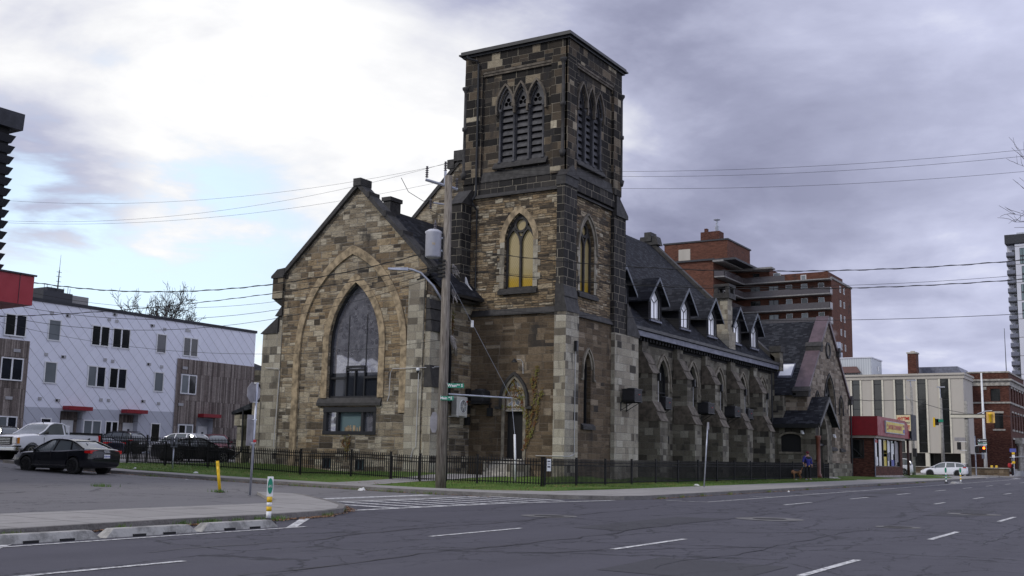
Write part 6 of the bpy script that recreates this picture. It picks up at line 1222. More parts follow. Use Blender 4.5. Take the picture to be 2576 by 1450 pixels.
# white high-rise
B = thing('high_rise', 'slender white high-rise with a column of small balconies at the right edge', 'building', (360, 36, 0))
MB().box(350, 375, 22, 40.3, -1.3, 66).build('block', 'tower_white', B); MB().box(352, 375, 40.3, 42.75, -1.3, 66).build('recessed_bay', 'tower_white', B)
MB().box(349.6, 376, 21, 43.0, 66.2, 68.9).build('roof_band', 'charcoal', B); MB().box(353, 370, 24, 40, 68.9, 70).build('roof_plant', 'galv', B)
for k in range(24):
    z = 62.6-k*2.72
    if z < 6: break
    o = MB().box(350.2, 352.2, 40.3, 42.8, z-.35, z).build('balcony', 'charcoal', B); MB().box(350.2, 350.3, 40.5, 42.8, z+.02, z+1.1).build('railing', 'lilac', o); MB().slab('u', 352, 40.45, 41.3, z+.05, z+2.0, 0, .05).build('door', 'glassdark', o)
for k in range(11):
    z = 60-k*5.44; sh = (0, -.35, .1, .1, -.5, -.5, -.9, -.9, -1.2, -1.2, -1.5)[k]
    for q in (39.05, 34.6, 30.2): win(B, 'u', 350, q-1.9+sh+.55, q+sh, z-.1, z+4.7, 'glassteal', 'charcoal', .1, 1, 0); MB().slab('u', 350, q-1.35+sh, q+sh, z+2.1, z+2.5, .05, .09).build('spandrel', 'charcoal', B)
for k in range(11): MB().slab('u', 350, 22, 40.3, 65.2-k*5.44, 65.35-k*5.44, 0, .04).build('joint', 'slabgrey', B)
# beige office block
B = thing('office_building', 'long beige office block with tall dark window strips beyond the convenience store', 'building', (155, 34, -1))
U = 150.0
strips = [(37.2, 38.25), (34.35, 35.42), (31.55, 32.62), (28.74, 29.82), (25.93, 26.96), (40.0, 41.1), (42.8, 43.9)]
mb = MB(); mb.wall('u', U, rect(24.15, 50, 1.7, 11.3), [rect(a, b_, 1.75, 11.28) for a, b_ in strips], .25); mb.box(U+.3, 157, 24.17, 50, 1.7, 11.3); mb.add([(U, 24.15, 1.7), (157, 24.15, 1.7), (157, 24.15, 11.3), (U, 24.15, 11.3)], [(0, 1, 2, 3)]); mb.add([(U, 24.15, 1.7), (U, 50, 1.7), (157, 50, 1.7), (157, 24.15, 1.7)], [(0, 1, 2, 3)]); mb.build('wall', 'beige', B)
for a, b_ in strips:
    o = MB().face('u', U, rect(a, b_, 1.75, 11.28), -.2).build('window_strip', 'glassdark', B); mb = MB()
    for z in (3.0, 5.2, 7.4, 8.6, 10.7): mb.slab('u', U, a, b_, z-.04, z+.04, -.2, -.15)
    P(mb, 'glazing_bar', 'frame', parent=o); mb = MB(); mb.slab('u', U, a-.22, a, 1.7, 11.25, 0, .12); mb.build('fin', 'beigelight', B); MB().slab('u', U, b_, b_+.2, 1.7, 11.25, 0, .12).build('fin', 'beigelight', B)
mb = MB(); mb.slab('u', U, 24.0, 50, 11.3, 11.75, -7, .12); mb.slab('u', U, 23.9, 50, 11.75, 12.0, -7.2, .3); mb.build('cornice', 'beige', B)
mb = MB(); mb.box(151.6, 157, 24.4, 50, -1.3, 1.7); mb.build('ground_floor', 'glassdark', B)
for v_ in (24.3, 28.6, 32.9, 37.2): MB().box(150.0, 150.5, v_, v_+.5, -1.3, 1.7).build('column', 'beigelight', B)
MB().box(149.5, 151.6, 24.4, 50, -1.3, -1.0).build('plinth', 'concrete', B)
t = thing('rooftop_plant', 'white ribbed steel plant room with a brown hood on the office roof', 'roof structure', (156, 40, 12)); MB().box(152, 158, 36.1, 46, 12.0, 14.45).build('shell', 'ribbed', t); MB().box(151.9, 158.1, 36.0, 46, 14.45, 14.6).build('roof_edge', 'tower_white', t)
M['brownmetal'] = plain('brown standing seam metal', (.10, .045, .038), .5, var=.15); MB().prism([(151.9, 37.4, 12.4), (151.9, 41.2, 12.4), (151.0, 41.2, 12.4), (151.0, 37.4, 12.4)], [(151.9, 38.0, 13.3), (151.9, 40.8, 13.3), (151.6, 40.8, 13.3), (151.6, 38.0, 13.3)]).build('hood', 'brownmetal', t); MB().slab('v', 36.1, 155.5, 156.2, 12.9, 13.6, 0, .03).build('vent', 'glassdark', t)
t = thing('steam_stack', 'short steel chimney stack puffing steam beside the brick apartment tower', 'chimney', (165, 44, 14)); MB().lathe(165, 44.1, [(12, .9), (15.6, .9), (15.62, .75), (16.6, .75), (16.62, .55), (18.2, .5)], 14).build('stack', 'galv', t)
m, n, b = newmat('steam'); m.node_tree.nodes.remove(b); vo = n.new('ShaderNodeVolumePrincipled'); vo.inputs['Color'].default_value = (.9, .9, .92, 1); pt = n.new('ShaderNodeTexCoord').outputs['Object']
fall = n.sm(n.vm('LENGTH', pt, out=1), 1.5, .2); n.put(vo.inputs['Density'], n.m('MULTIPLY', n.m('MULTIPLY', fall, n.sm(n.noise(pt, 1.1, 4), .42, .7)), 1.5)); n.put(m.node_tree.nodes['Material Output'].inputs[1], vo.outputs[0]); M['steam'] = m
bm = bmesh.new(); bmesh.ops.create_icosphere(bm, subdivisions=2, radius=1.5); me = bpy.data.meshes.new('steam'); bm.to_mesh(me); bm.free(); me.materials.append(M['steam']); o = bpy.data.objects.new('steam_puff', me); COL.objects.link(o); o.location = (165, 45.6, 19.3); o.scale = (1, 1.3, .9); tag(o, 'pale puff of steam drifting left from the steel stack', 'steam', kind='stuff')
t = thing('brick_chimney', 'square red brick chimney standing above the beige office roof', 'chimney', (157, 31.6, 12)); MB().box(156.4, 158, 31.1, 32.25, 12, 15.3).build('stack', 'brickdark', t); MB().box(156.3, 158.1, 31.0, 32.35, 15.3, 15.5).build('cap', 'concrete', t); MB().box(156.8, 157.5, 31.4, 31.9, 15.5, 15.7).build('pot', 'beige', t)
t = thing('rooftop_duct', 'pale blue-grey metal duct housing on the brick building roof', 'roof structure', (163, 28, 12)); MB().box(160, 168, 26.8, 31.5, 12.3, 13.7).build('housing', 'lilac', t); MB().prism([(160, 25.6, 12.3), (160, 26.8, 12.3), (160, 26.8, 13.7), (160, 26.4, 13.7)], [(168, 25.6, 12.3), (168, 26.8, 12.3), (168, 26.8, 13.7), (168, 26.4, 13.7)]).build('sloped_end', 'lilac', t)
# brick corner building
B = thing('brick_building', 'dark red brick building with pale stone cornice and bands on the far corner', 'building', (175, 24, -1))
U = 165.0; zt = lambda y: 13.25-(y-215)*.0150; vx = lambda x: U*(.12527+(1705-x)*7.93e-5)
wl = [rect(vx(1618), vx(1522), zt(488), zt(372)), rect(vx(1635), vx(1545), zt(740), zt(600))]
mb = MB(); mb.wall('u', U, rect(20.67, 31, -1.4, 13.1), wl, .3)
sw = [rect(U+1.9+i*2.9, U+3.2+i*2.9, z0, z1) for i in range(5) for z0, z1 in ((9.0, 11.0), (5.3, 7.6))]+[rect(U+1.6+i*3.6, U+3.6+i*3.6, -.6, 3.9) for i in range(4)]
mb.wall('v', 20.67, rect(U, 182, -1.4, 13.1), sw, .3); mb.add([(U, 20.67, 13.1), (182, 20.67, 13.1), (182, 31, 13.1), (U, 31, 13.1)], [(0, 1, 2, 3)]); mb.build('wall', 'brickdark', B)
mb = MB()
for z0, z1, p_ in ((zt(345), zt(300), .15), (zt(300), zt(285), .45), (zt(510), zt(495), .15), (zt(1130), zt(1108), .1), (13.1, 13.3, .1)): mb.box(U-p_, 182+p_, 20.67-p_, 31, z0, z1)
P(mb, 'stone_band', 'concrete', parent=B)
for q in wl: o = MB().face('u', U, q, -.25).build('window', 'glassdark', B)
mb = MB(); mb.slab('u', U, vx(1635)-.1, vx(1545)+.1, zt(600), zt(582), 0, .08); mb.slab('u', U, vx(1645)-.1, vx(1530), zt(760), zt(745), 0, .12); mb.slab('u', U, vx(1485), vx(1452), zt(382), zt(355), 0, .1); P(mb, 'lintel', 'concrete', parent=B)
for q in sw: o = MB().face('v', 20.67, q, -.25).build('window', 'glassdark', B); mb = MB(); a, b_ = q[0][0], q[1][0]; mb.slab('v', 20.67, a-.1, b_+.1, q[0][1]-.25, q[0][1], 0, .12); mb.slab('v', 20.67, a-.1, b_+.1, q[2][1], q[2][1]+.25, 0, .08); P(mb, 'stone_sill', 'concrete', parent=o)
for x in (U+4.2, U+6.4): MB().lathe(x, 20.2, [(-1, .35), (-.6, .3), (3.0, .26), (3.2, .4), (3.4, .4)], 10).build('entrance_column', 'concrete', B)
MB().box(U+3.6, U+7.2, 19.7, 20.67, 3.4, 4.2).build('entrance_head', 'concrete', B)
tag(MB().tube([(166, 21.0, 13), (166, 21.0, 19.4)], .07, 6, r1=.04).build('flagpole', 'meter'), 'thin bare pole standing on the brick building roof', 'flagpole')
t = thing('flagpole', 'tall tapering white flagpole in front of the brick building', 'flagpole', (136, 19.9, -.2)); MB().tube([(136, 19.85, -1.0), (136, 19.9, 10.8)], .2, 10, r1=.09).build('shaft', 'signwhite', t, smooth=True); MB().box(135.75, 135.85, 19.95, 20.2, 1.0, 1.7).build('plaque', 'lilac', t)
t = thing('planter_wall', 'low brown block retaining wall in front of the office building', 'wall', (134, 21, -1.1)); MB().box(134, 134.5, 17.2, 31, -1.2, -.08).build('wall', 'tlow', t); MB().box(133.9, 134.6, 17.1, 31.1, -.08, 0).build('coping', 'concrete', t)
for k, v_ in enumerate((19.25, 18.75)): tag(MB().lathe(136.2, v_, [(-1, .14), (.22, .14), (.26, .1)], 10).build('bollard', 'yellow', smooth=True), ('left', 'right')[k]+' yellow bollard top showing above the low block wall', 'bollard', 'yellow bollards')
# convenience store
B = thing('convenience_store', 'small brick convenience store with dark red fascia and a yellow sign right of the chapel', 'shop', (100, 26, -1.1))
mb = MB(); mb.wall('u', 94.2, rect(22.35, 32, -1.2, 2.25), [rect(23.2, 24.12, .6, 2.1)], .15); mb.wall('v', 22.35, rect(94.2, 104.8, -1.2, 2.25), [rect(94.5, 103.9, -.1, 2.2)], .2); mb.face('u', 104.8, rect(22.35, 32, -1.2, 2.25)); mb.build('wall', 'brickdark', B)
MB().slab('v', 22.35, 94.15, 104.85, -1.25, -.85, 0, .05).build('plinth', 'concrete', B)
MB().box(93.9, 105, 22.1, 32, 2.25, 2.45).build('soffit_band', 'beige', B)
mb = MB(); mb.box(93.75, 104.2, 21.9, 32, 2.45, 4.05); mb.prism([(104.2, 21.9, 2.45), (106.0, 21.9, 2.45), (105.9, 21.9, 3.0), (105.2, 21.9, 3.8), (104.2, 21.9, 4.05)], [(104.2, 32, 2.45), (106.0, 32, 2.45), (105.9, 32, 3.0), (105.2, 32, 3.8), (104.2, 32, 4.05)]); mb.build('fascia', 'red', B)
sg = MB().box(96.2, 103.4, 21.78, 21.9, 2.75, 3.78).build('sign_frame', 'galv', B); M['yelsign'] = plain('yellow lit sign face', (.62, .48, .03), .4, var=.1)
MB().box(96.35, 103.25, 21.76, 21.79, 2.82, 3.70).build('sign_face', 'yelsign', sg); text('ANYTIME CONVENIENCE', .52, (99.6, 21.75, 3.26), (1, 0, 0), 'redpaint', sg, bold=.018, sx=.86); text('24', .3, (96.75, 21.75, 3.4), (1, 0, 0), 'redpaint', sg, bold=.02); text('HRS', .2, (96.75, 21.75, 3.05), (1, 0, 0), 'redpaint', sg, bold=.01); text('ATM', .26, (102.9, 21.75, 3.5), (1, 0, 0), 'redpaint', sg, bold=.01); M['bluesign'] = plain('blue sticker', (.08, .1, .35), .5, var=0); MB().box(102.65, 103.2, 21.745, 21.76, 2.88, 3.2).build('blue_sticker', 'bluesign', sg)
w_ = MB(); [w_.slab('v', 22.35, x-.05, x+.05, -.1, 2.2, -.18, -.08) for x in (94.55, 96.2, 97.9, 99.3, 100.7, 102.2, 103.85)]; w_.slab('v', 22.35, 94.5, 103.9, -.15, -.05, -.18, -.05); wf = w_.build('shop_window', 'frame', B)
MB().face('v', 22.35, rect(94.5, 103.9, -.1, 2.2), -.16).build('glass', 'glassdark', wf)
for a, b_, z0, z1, mt in ((97.95, 99.25, -.05, 2.15, 'yelsign'), (98.0, 99.2, 1.05, 1.3, 'redpaint'), (98.0, 99.2, .75, 1.02, 'bluesign'), (99.4, 100.6, 1.15, 2.1, 'signwhite'), (100.8, 102.1, 1.0, 1.95, 'signwhite'), (102.3, 103.8, .3, 2.1, 'signback'), (99.4, 100.6, .4, 1.1, 'lilac'), (94.7, 96.1, 1.9, 2.15, 'redpaint'), (94.7, 95.3, .0, .7, 'signwhite'), (95.5, 96.1, .0, .7, 'signwhite'), (100.8, 102.1, -.05, .5, 'bluesign')): MB().slab('v', 22.35, a, b_, z0, z1, -.15, -.145).build('poster', mt, wf)
o = MB(); [o.slab('u', 94.2, *q, -.1, .03) for q in ((23.2, 24.12, .55, .65), (23.2, 24.12, 2.05, 2.12), (23.16, 23.24, .6, 2.1), (24.08, 24.16, .6, 2.1))]; o = o.build('side_window', 'frame', B); MB().face('u', 94.2, rect(23.2, 24.12, .6, 2.1), -.08).build('glass', 'glassdark', o)
M['tube'] = plain('lit tube lamp', (.8, .8, .7), .5, var=0, emit=(1, .95, .8, 1.2)); MB().box(94.3, 94.34, 23.25, 24.05, 1.95, 1.99).build('tube_lamp', 'tube', o)
MB().tube([(94.1, 24.6, 1.9), (94.1, 23.3, .7)], .03, 5).build('cable', 'rubber', B)
MB().tube([(94.12, 22.28, 2.4), (94.12, 22.28, -1.1)], .05, 6).build('downpipe', 'lilac', B)
t = thing('pylon_sign', 'boxed shop sign with red ANYTIME lettering on a post behind the store', 'sign', (107, 22.3, -1)); MB().box(106.0, 108.2, 21.72, 23.05, 2.35, 4.72).build('box', 'charcoal', t)
f_ = MB().box(105.95, 106.0, 21.76, 23.02, 3.2, 4.66).build('sign_face', 'offwhite', t); f_.data.materials[0] = plain('pale yellow sign face', (.68, .62, .38), .5, var=.05)
text('ANYTIME', .40, (105.94, 22.39, 4.33), (0, -1, 0), 'redpaint', f_, bold=.016, sx=.66); text('CONVENIENCE', .22, (105.94, 22.39, 3.95), (0, -1, 0), 'ink', f_, bold=.008, sx=.72); q = MB(); q.slab('u', 105.94, 21.84, 22.12, 3.68, 3.73, 0, .01); q.slab('u', 105.94, 21.84, 22.12, 3.38, 3.43, 0, .01); q.build('red_bars', 'redpaint', f_); text('ATM', .15, (105.94, 21.98, 3.56), (0, -1, 0), 'redpaint', f_, bold=.01, sx=.8)
MB().box(105.94, 106.0, 21.76, 23.02, 2.4, 3.14).build('black_panel', 'matte', t); MB().slab('u', 105.93, 21.8, 22.6, 2.42, 2.48, 0, .01).build('white_rule', 'signwhite', t); MB().add([T('u', 105.92, a, b_) for a, b_ in ((21.95, 2.75), (22.1, 2.72), (22.18, 2.95), (22.05, 3.07), (21.9, 2.98))], [(0, 1, 2, 3, 4)]).build('white_emblem', 'signwhite', t)
M['rustpost'] = plain('rusty red-brown post', (.07, .03, .022), .7, var=.4); MB().tube([(107.2, 22.35, -1.2), (107.2, 22.35, 2.4)], .12, 10).build('post', 'rustpost', t, smooth=True)
# poles and signals at the far junction
M['conpole'] = plain('concrete pole', (.29, .28, .255), .85, var=.3, vs=5)
def far_pole(lab, x, y, z0, z1, r0, r1, lamp=None):
    t = thing('street_pole', lab, 'pole', (x, y, z0)); MB().tube([(x, y, z0-.1), (x, y, z1)], r0, 10, r1=r1).build('shaft', 'conpole', t, smooth=True)
    if lamp: MB().tube([(x, y, z1-.2), (x, y+.05, z1+lamp), (x, y+.1, z1+lamp+.1)], .05, 6).build('lamp_arm', 'galv', t); MB().box(x-.15, x+.15, y-.45, y+.35, z1+lamp+.05, z1+lamp+.17).build('lamp_head', 'galv', t)
    return t
t = far_pole('thick concrete signal pole at the junction beside the white hatchback', 120, 19.15, -1.05, 6.7, .28, .18)
MB().box(119.75, 119.8, 17.35, 20.6, 4.98, 5.32).build('sign_beam', 'beigelight', t); mb = MB(); mb.box(119.7, 119.82, 17.3, 20.65, 5.32, 5.38); mb.box(119.7, 119.82, 17.3, 20.65, 4.92, 4.98); P(mb, 'sign_rail', 'blackmetal', parent=t)
MB().tube([(119.9, 19.1, 4.85), (119.8, 18.2, 5.3), (119.7, 17.3, 5.62), (119.7, 16.65, 5.68)], .06, 6).build('signal_arm', 'galv', t)
s_ = MB().box(119.6, 119.66, 16.42, 17.2, 4.45, 5.55).build('signal_backboard', 'yellow', t); s_.data.materials[0] = plain('pale orange board', (.72, .45, .12), .5, var=.05); MB().lathe(119.45, 16.82, [(4.55, .1), (4.6, .13), (5.2, .13), (5.25, .2), (5.4, .2), (5.45, .12)], 12).build('signal_head', 'yellow', s_, smooth=True)
MB().box(119.6, 119.9, 19.75, 20.1, 1.75, 2.5).build('pedestrian_signal', 'matte', t); mb = MB(); mb.tube([(119.8, 19.2, 2.55), (119.8, 19.95, 2.58)], .035, 5); mb.tube([(119.8, 19.2, 1.68), (119.8, 19.95, 1.7)], .035, 5); P(mb, 'signal_bracket', 'signwhite', parent=t); MB().box(119.75, 119.78, 19.3, 20.35, 2.62, 2.98).build('plate_back', 'signback', t)
t = thing('signal_post', 'steel post with one-way arrow sign and lit orange hand signal', 'traffic signal', (122, 18.75, -1)); MB().tube([(122, 18.75, -1.1), (122, 18.75, 3.2)], .06, 8).build('post', 'galv', t)
o = MB().box(121.9, 121.93, 17.55, 18.55, 2.55, 2.9).build('one_way_sign', 'matte', t); MB().add([T('u', 121.88, a, b_) for a, b_ in ((18.48, 2.725), (18.25, 2.85), (18.25, 2.77), (17.62, 2.77), (17.62, 2.68), (18.25, 2.68), (18.25, 2.6))], [(0, 1, 2, 3, 4, 5, 6)]).build('arrow', 'signwhite', o)
mb = MB(); [mb.slab('u', 121.88, *q, 0, .01) for q in ((17.56, 18.54, 2.87, 2.89), (17.56, 18.54, 2.56, 2.58))]; mb.build('border', 'signwhite', o); MB().box(121.9, 121.93, 17.6, 18.45, 2.28, 2.5).build('street_plate', 'signwhite', t); MB().box(121.88, 121.9, 17.6, 18.45, 2.42, 2.5).build('green_band', 'signgreen', t)
mb = MB(); mb.tube([(122, 18.7, 2.22), (121.9, 17.9, 2.2)], .035, 5); mb.tube([(122, 18.7, 1.4), (121.9, 17.9, 1.38)], .035, 5); P(mb, 'bracket', 'signwhite', parent=t); MB().box(121.75, 122, 17.7, 18.05, 1.5, 2.15).build('pedestrian_signal', 'matte', t); MB().box(121.75, 122.05, 18.4, 18.75, 1.5, 2.1).build('vehicle_signal', 'matte', t)
M['hand'] = plain('glowing orange hand', (1, .15, .02), .5, var=0, emit=(1, .13, .01, 6)); mb = MB(); mb.slab('u', 121.74, 17.78, 17.97, 1.86, 2.02, 0, .01); [mb.slab('u', 121.74, 17.79+.045*k, 17.82+.045*k, 2.02, 2.02+(.06, .08, .08, .06)[k], 0, .01) for k in range(4)]; mb.slab('u', 121.74, 17.97, 18.0, 1.93, 2.0, 0, .01); mb.build('lit_hand', 'hand', t)
t = far_pole('concrete lamp pole behind the white hatchback with a side-on signal', 128, 23.0, -1.0, 7.5, .2, .13, 1.1); MB().tube([(128, 23.05, 4.6), (127.9, 23.5, 5.1), (127.9, 23.7, 5.3)], .06, 6).build('signal_arm', 'galv', t); MB().box(127.7, 127.95, 23.65, 23.85, 4.3, 5.35).build('signal_head', 'yellow', t); MB().box(127.8, 128.05, 23.3, 23.65, 4.5, 5.2).build('visors', 'matte', t); MB().box(127.8, 127.82, 22.8, 23.5, 4.85, 5.15).build('street_plate', 'signgreen', t)
t = far_pole('lamp pole standing behind the shop sign', 112, 22.85, -1.1, 7.7, .17, .11, .5); MB().tube([(112, 22.85, 6.3), (112, 23.3, 6.6), (112, 23.35, 6.8)], .03, 5).build('cable_bracket', 'galv', t); MB().box(111.7, 111.95, 22.5, 22.85, .9, 1.7).build('signal_head', 'matte', t)
tag(MB().tube([(112, 22.9, 6.4), (120, 21.5, 5.9), (128, 20, 5.7), (150, 15, 6.2)], .025, 4).build('overhead_wire', 'rubber'), 'slack wire from the lamp pole across the beige office front', 'wire', 'overhead wires')
tag(MB().tube([(112, 22.9, 6.4), (104, 25, 5.9), (93, 28, 5.9), (85, 30.6, 6.2)], .025, 4).build('overhead_wire', 'rubber'), 'slack wire from the lamp pole back toward the chapel', 'wire', 'overhead wires')
for k, (x, y, c2) in enumerate(((84.0, 14.95, 'signgreen'), (86.0, 14.3, 'yellow'))):
    z = G(x, y)+.01; t = thing('bicycle_marker_post', ('distant green and white banded bicycle marker post', 'distant yellow and white banded bicycle marker post')[k], 'bollard', (x, y, z))
    MB().lathe(x, y, [(z, .14), (z+.04, .12), (z+.1, .05)], 8).build('foot', 'rubber', t)
    for i, (a_, b2, mt) in enumerate(((.08, .25, 'signwhite'), (.25, .36, c2), (.36, .46, 'signwhite'), (.46, .58, c2), (.58, .7, 'signwhite'))): MB().tube([(x, y, z+a_), (x, y, z+b2)], .055, 10).build('tube', mt, t, smooth=True)
    MB().box(x-.03, x+.03, y-.08, y+.08, z+.7, z+1.12).build('panel', 'signwhite', t); MB().add([T('u', x-.035, y+.07*math.cos(i*PI/8), z+.92+.19*math.sin(i*PI/8)) for i in range(16)], [tuple(range(16))]).build('green_oval', 'signgreen', t)
t = thing('lane_separator', 'short grey separator between the two distant marker posts', 'lane separator', (85, 14.65, -1.2)); MB().prism([(84.3, 14.4, -1.18), (85.8, 14.1, -1.18), (85.8, 14.45, -1.18), (84.3, 14.8, -1.18)], [(84.5, 14.5, -1.05), (85.6, 14.2, -1.05), (85.6, 14.35, -1.05), (84.5, 14.65, -1.05)]).build('body', 'precast', t)
t = thing('bus_stop_sign', 'blue and yellow bus stop sign post before the shelter', 'bus stop', (134, 16.65, -1)); MB().tube([(134, 16.65, -1.2), (134, 16.6, 2.0)], .05, 6).build('post', 'galv', t); o = MB().box(133.9, 133.93, 16.35, 17.0, 1.75, 2.15).build('blue_plate', 'bluesign', t); text('BLUE 1', .13, (133.89, 16.6, 1.95), (0, -1, 0), 'signwhite', o) if False else None
for z, mt in ((1.5, 'yellow'), (1.15, 'signwhite'), (.5, 'yellow')): MB().box(133.9, 133.93, 16.5, 16.8, z, z+(.25 if mt == 'yellow' else .3)).build('route_plate', mt, t)
t = thing('bus_shelter', 'grey framed glass bus shelter at the far right corner', 'bus shelter', (136, 15.5, -1))
for x, y in ((135.5, 17.0), (135.5, 14.0), (137, 17.0), (137, 14.0)): MB().box(x-.05, x+.05, y-.05, y+.05, -1.2, 1.2).build('post', 'galv', t)
MB().prism([(135.2, 17.2, 1.15), (137.3, 17.2, 1.15), (137.3, 17.2, 1.22), (135.2, 17.2, 1.22)], [(135.2, 13.8, 1.5), (137.3, 13.8, 1.5), (137.3, 13.8, 1.57), (135.2, 13.8, 1.57)]).build('roof', 'galv', t); MB().box(136.98, 137.0, 14, 17, -.9, -.3).build('lower_panel', 'galv', t)
# bare trees
M['bark'] = plain('grey brown bark', (.045, .038, .034), .9, var=.35, vs=6)
def bare_tree(lab, base, h, spread, seed, trunk_r, lean=(0, 0, 0), levels=6, droop=.0, hm=.38, minr=.012, fit=None):
    random.seed(seed); t = thing('bare_tree', lab, 'tree', base); tr = MB(); cr = MB()
    def grow(p_, d, L, rad, lv):
        q = [p_]; dd = d.copy()
        for i in range(3): dd = (dd+Vector((random.gauss(0, .2), random.gauss(0, .2), random.gauss(0, .14)-droop*.05))).normalized(); q.append(q[-1]+dd*L/3)
        (tr if lv >= levels-1 else cr).tube(q, rad, 7 if lv >= levels-1 else 4 if lv > 2 else 3, r1=rad*.62, cap=lv >= levels-1)
        if lv == 0: return
        for k in range(5 if lv == levels else random.choice((2, 3, 3)) if lv > 1 else 3):
            a = random.random()*2*PI if lv < levels else k*2*PI/5+random.random()*.6; side = Vector((math.cos(a), math.sin(a), random.uniform(-.1, .5))); nd_ = (dd*(.9 if lv > 2 else .6)+side*spread*random.uniform(.5, 1.1)).normalized(); st = q[-1] if k == 0 else q[random.choice((1, 2, 3))]
            grow(st, nd_, L*random.uniform(.62, .84), max(minr, rad*.58), lv-1)
    grow(Vector(base), (Vector((0, 0, 1))+Vector(lean)).normalized(), h*hm, trunk_r, levels)
    if fit:      # bring the crown to its real spread and height
        B0 = Vector(base); ds = sorted(math.hypot(x-B0.x, y-B0.y) for x, y, z in cr.v); zs = sorted(z for x, y, z in cr.v); kx = fit[0]/ds[int(len(ds)*.985)]; kz = (fit[1]-B0.z)/(zs[int(len(zs)*.995)]-B0.z)
        for q in (tr, cr): q.v = [(B0.x+(x-B0.x)*kx, B0.y+(y-B0.y)*kx, B0.z+(z-B0.z)*kz) for x, y, z in q.v]
    tr.build('trunk', 'bark', t, smooth=True); cr.build('crown', 'bark', t); return t
bare_tree('spreading bare tree rising behind the white apartment row', (72.3, 87, -.3), 15.5, .72, 4, .42, levels=7, hm=.30, minr=.024, fit=(6.0, 16.2))
bare_tree('bare tree whose twigs reach into the picture from the right edge', (43.5, -2.3, -1.4), 14.2, .8, 12, .2, lean=(-.05, .05, 0), levels=7, hm=.30, minr=.008, fit=(7.0, 13.0))
# ------------------------------------------------------------------ vehicles
def carpaint(name, col, rough=.25, metal=.0):
    m, n, b = newmat(name); b.inputs['Base Color'].default_value = tuple(col)+(1,); b.inputs['Roughness'].default_value = rough; b.inputs['Metallic'].default_value = metal; b.inputs['Specular IOR Level'].default_value = .12; b.inputs['Coat Weight'].default_value = 1; b.inputs['Coat Roughness'].default_value = .015
    g_ = n.noise(n.new('ShaderNodeTexCoord').outputs['Object'], 2.5, 4); n.put(b.inputs['Roughness'], n.lin(g_, .3, .7, rough, rough+.15)); M[name] = m
carpaint('black paint', (.006, .007, .010)); carpaint('white car paint', (.72, .73, .77), .35); carpaint('dark grey paint', (.012, .013, .018)); carpaint('maroon paint', (.16, .03, .045), .35); carpaint('navy paint', (.01, .012, .03))
M['carglass'] = glass('car glass', (.11, .125, .13), .04, .2, .8, 1); M['chrome'] = plain('chrome', (.6, .6, .6), .15, metal=1, var=0); M['tail'] = plain('red tail lamp', (.45, .01, .01), .2, var=0, coat=1, emit=(1, .02, .01, .03)); M['lamp'] = plain('clear lamp', (.5, .5, .5), .15, var=0, coat=1); M['amberlamp'] = plain('amber lamp', (.6, .22, .02), .2, var=0, coat=1)  # car glass base colour lightened to stand in for pale sky reflections
M['tyre'] = plain('tyre rubber', (.014, .014, .014), .8, var=.2); M['rimblack'] = plain('black alloy wheel', (.014, .014, .015), .35, var=.1, metal=.3); M['rimsilver'] = plain('silver alloy wheel', (.40, .40, .41), .3, var=.1, metal=.8)
def catmull(st, k):
    out = []; m_ = len(st)
    for i in range(m_-1):
        p0, p1, p2, p3 = st[max(i-1, 0)], st[i], st[i+1], st[min(i+2, m_-1)]
        for j in range(k):
            t = j/k; out.append(tuple(.5*((2*b_)+(-a+c)*t+(2*a-5*b_+4*c-d)*t*t+(-a+3*b_-3*c+d)*t**3) for a, b_, c, d in zip(p0, p1, p2, p3)))
    out.append(st[-1]); return out
def loft(rings, close=True):
    mb = MB(); k = len(rings[0])
    for r_ in rings: mb.v += [tuple(q) for q in r_]
    for i in range(len(rings)-1):
        for j in range(k): mb.f.append((i*k+j, i*k+(j+1) % k, (i+1)*k+(j+1) % k, (i+1)*k+j))
    if close: mb.f.append(tuple(range(k))[::-1]); mb.f.append(tuple((len(rings)-1)*k+j for j in range(k)))
    return mb
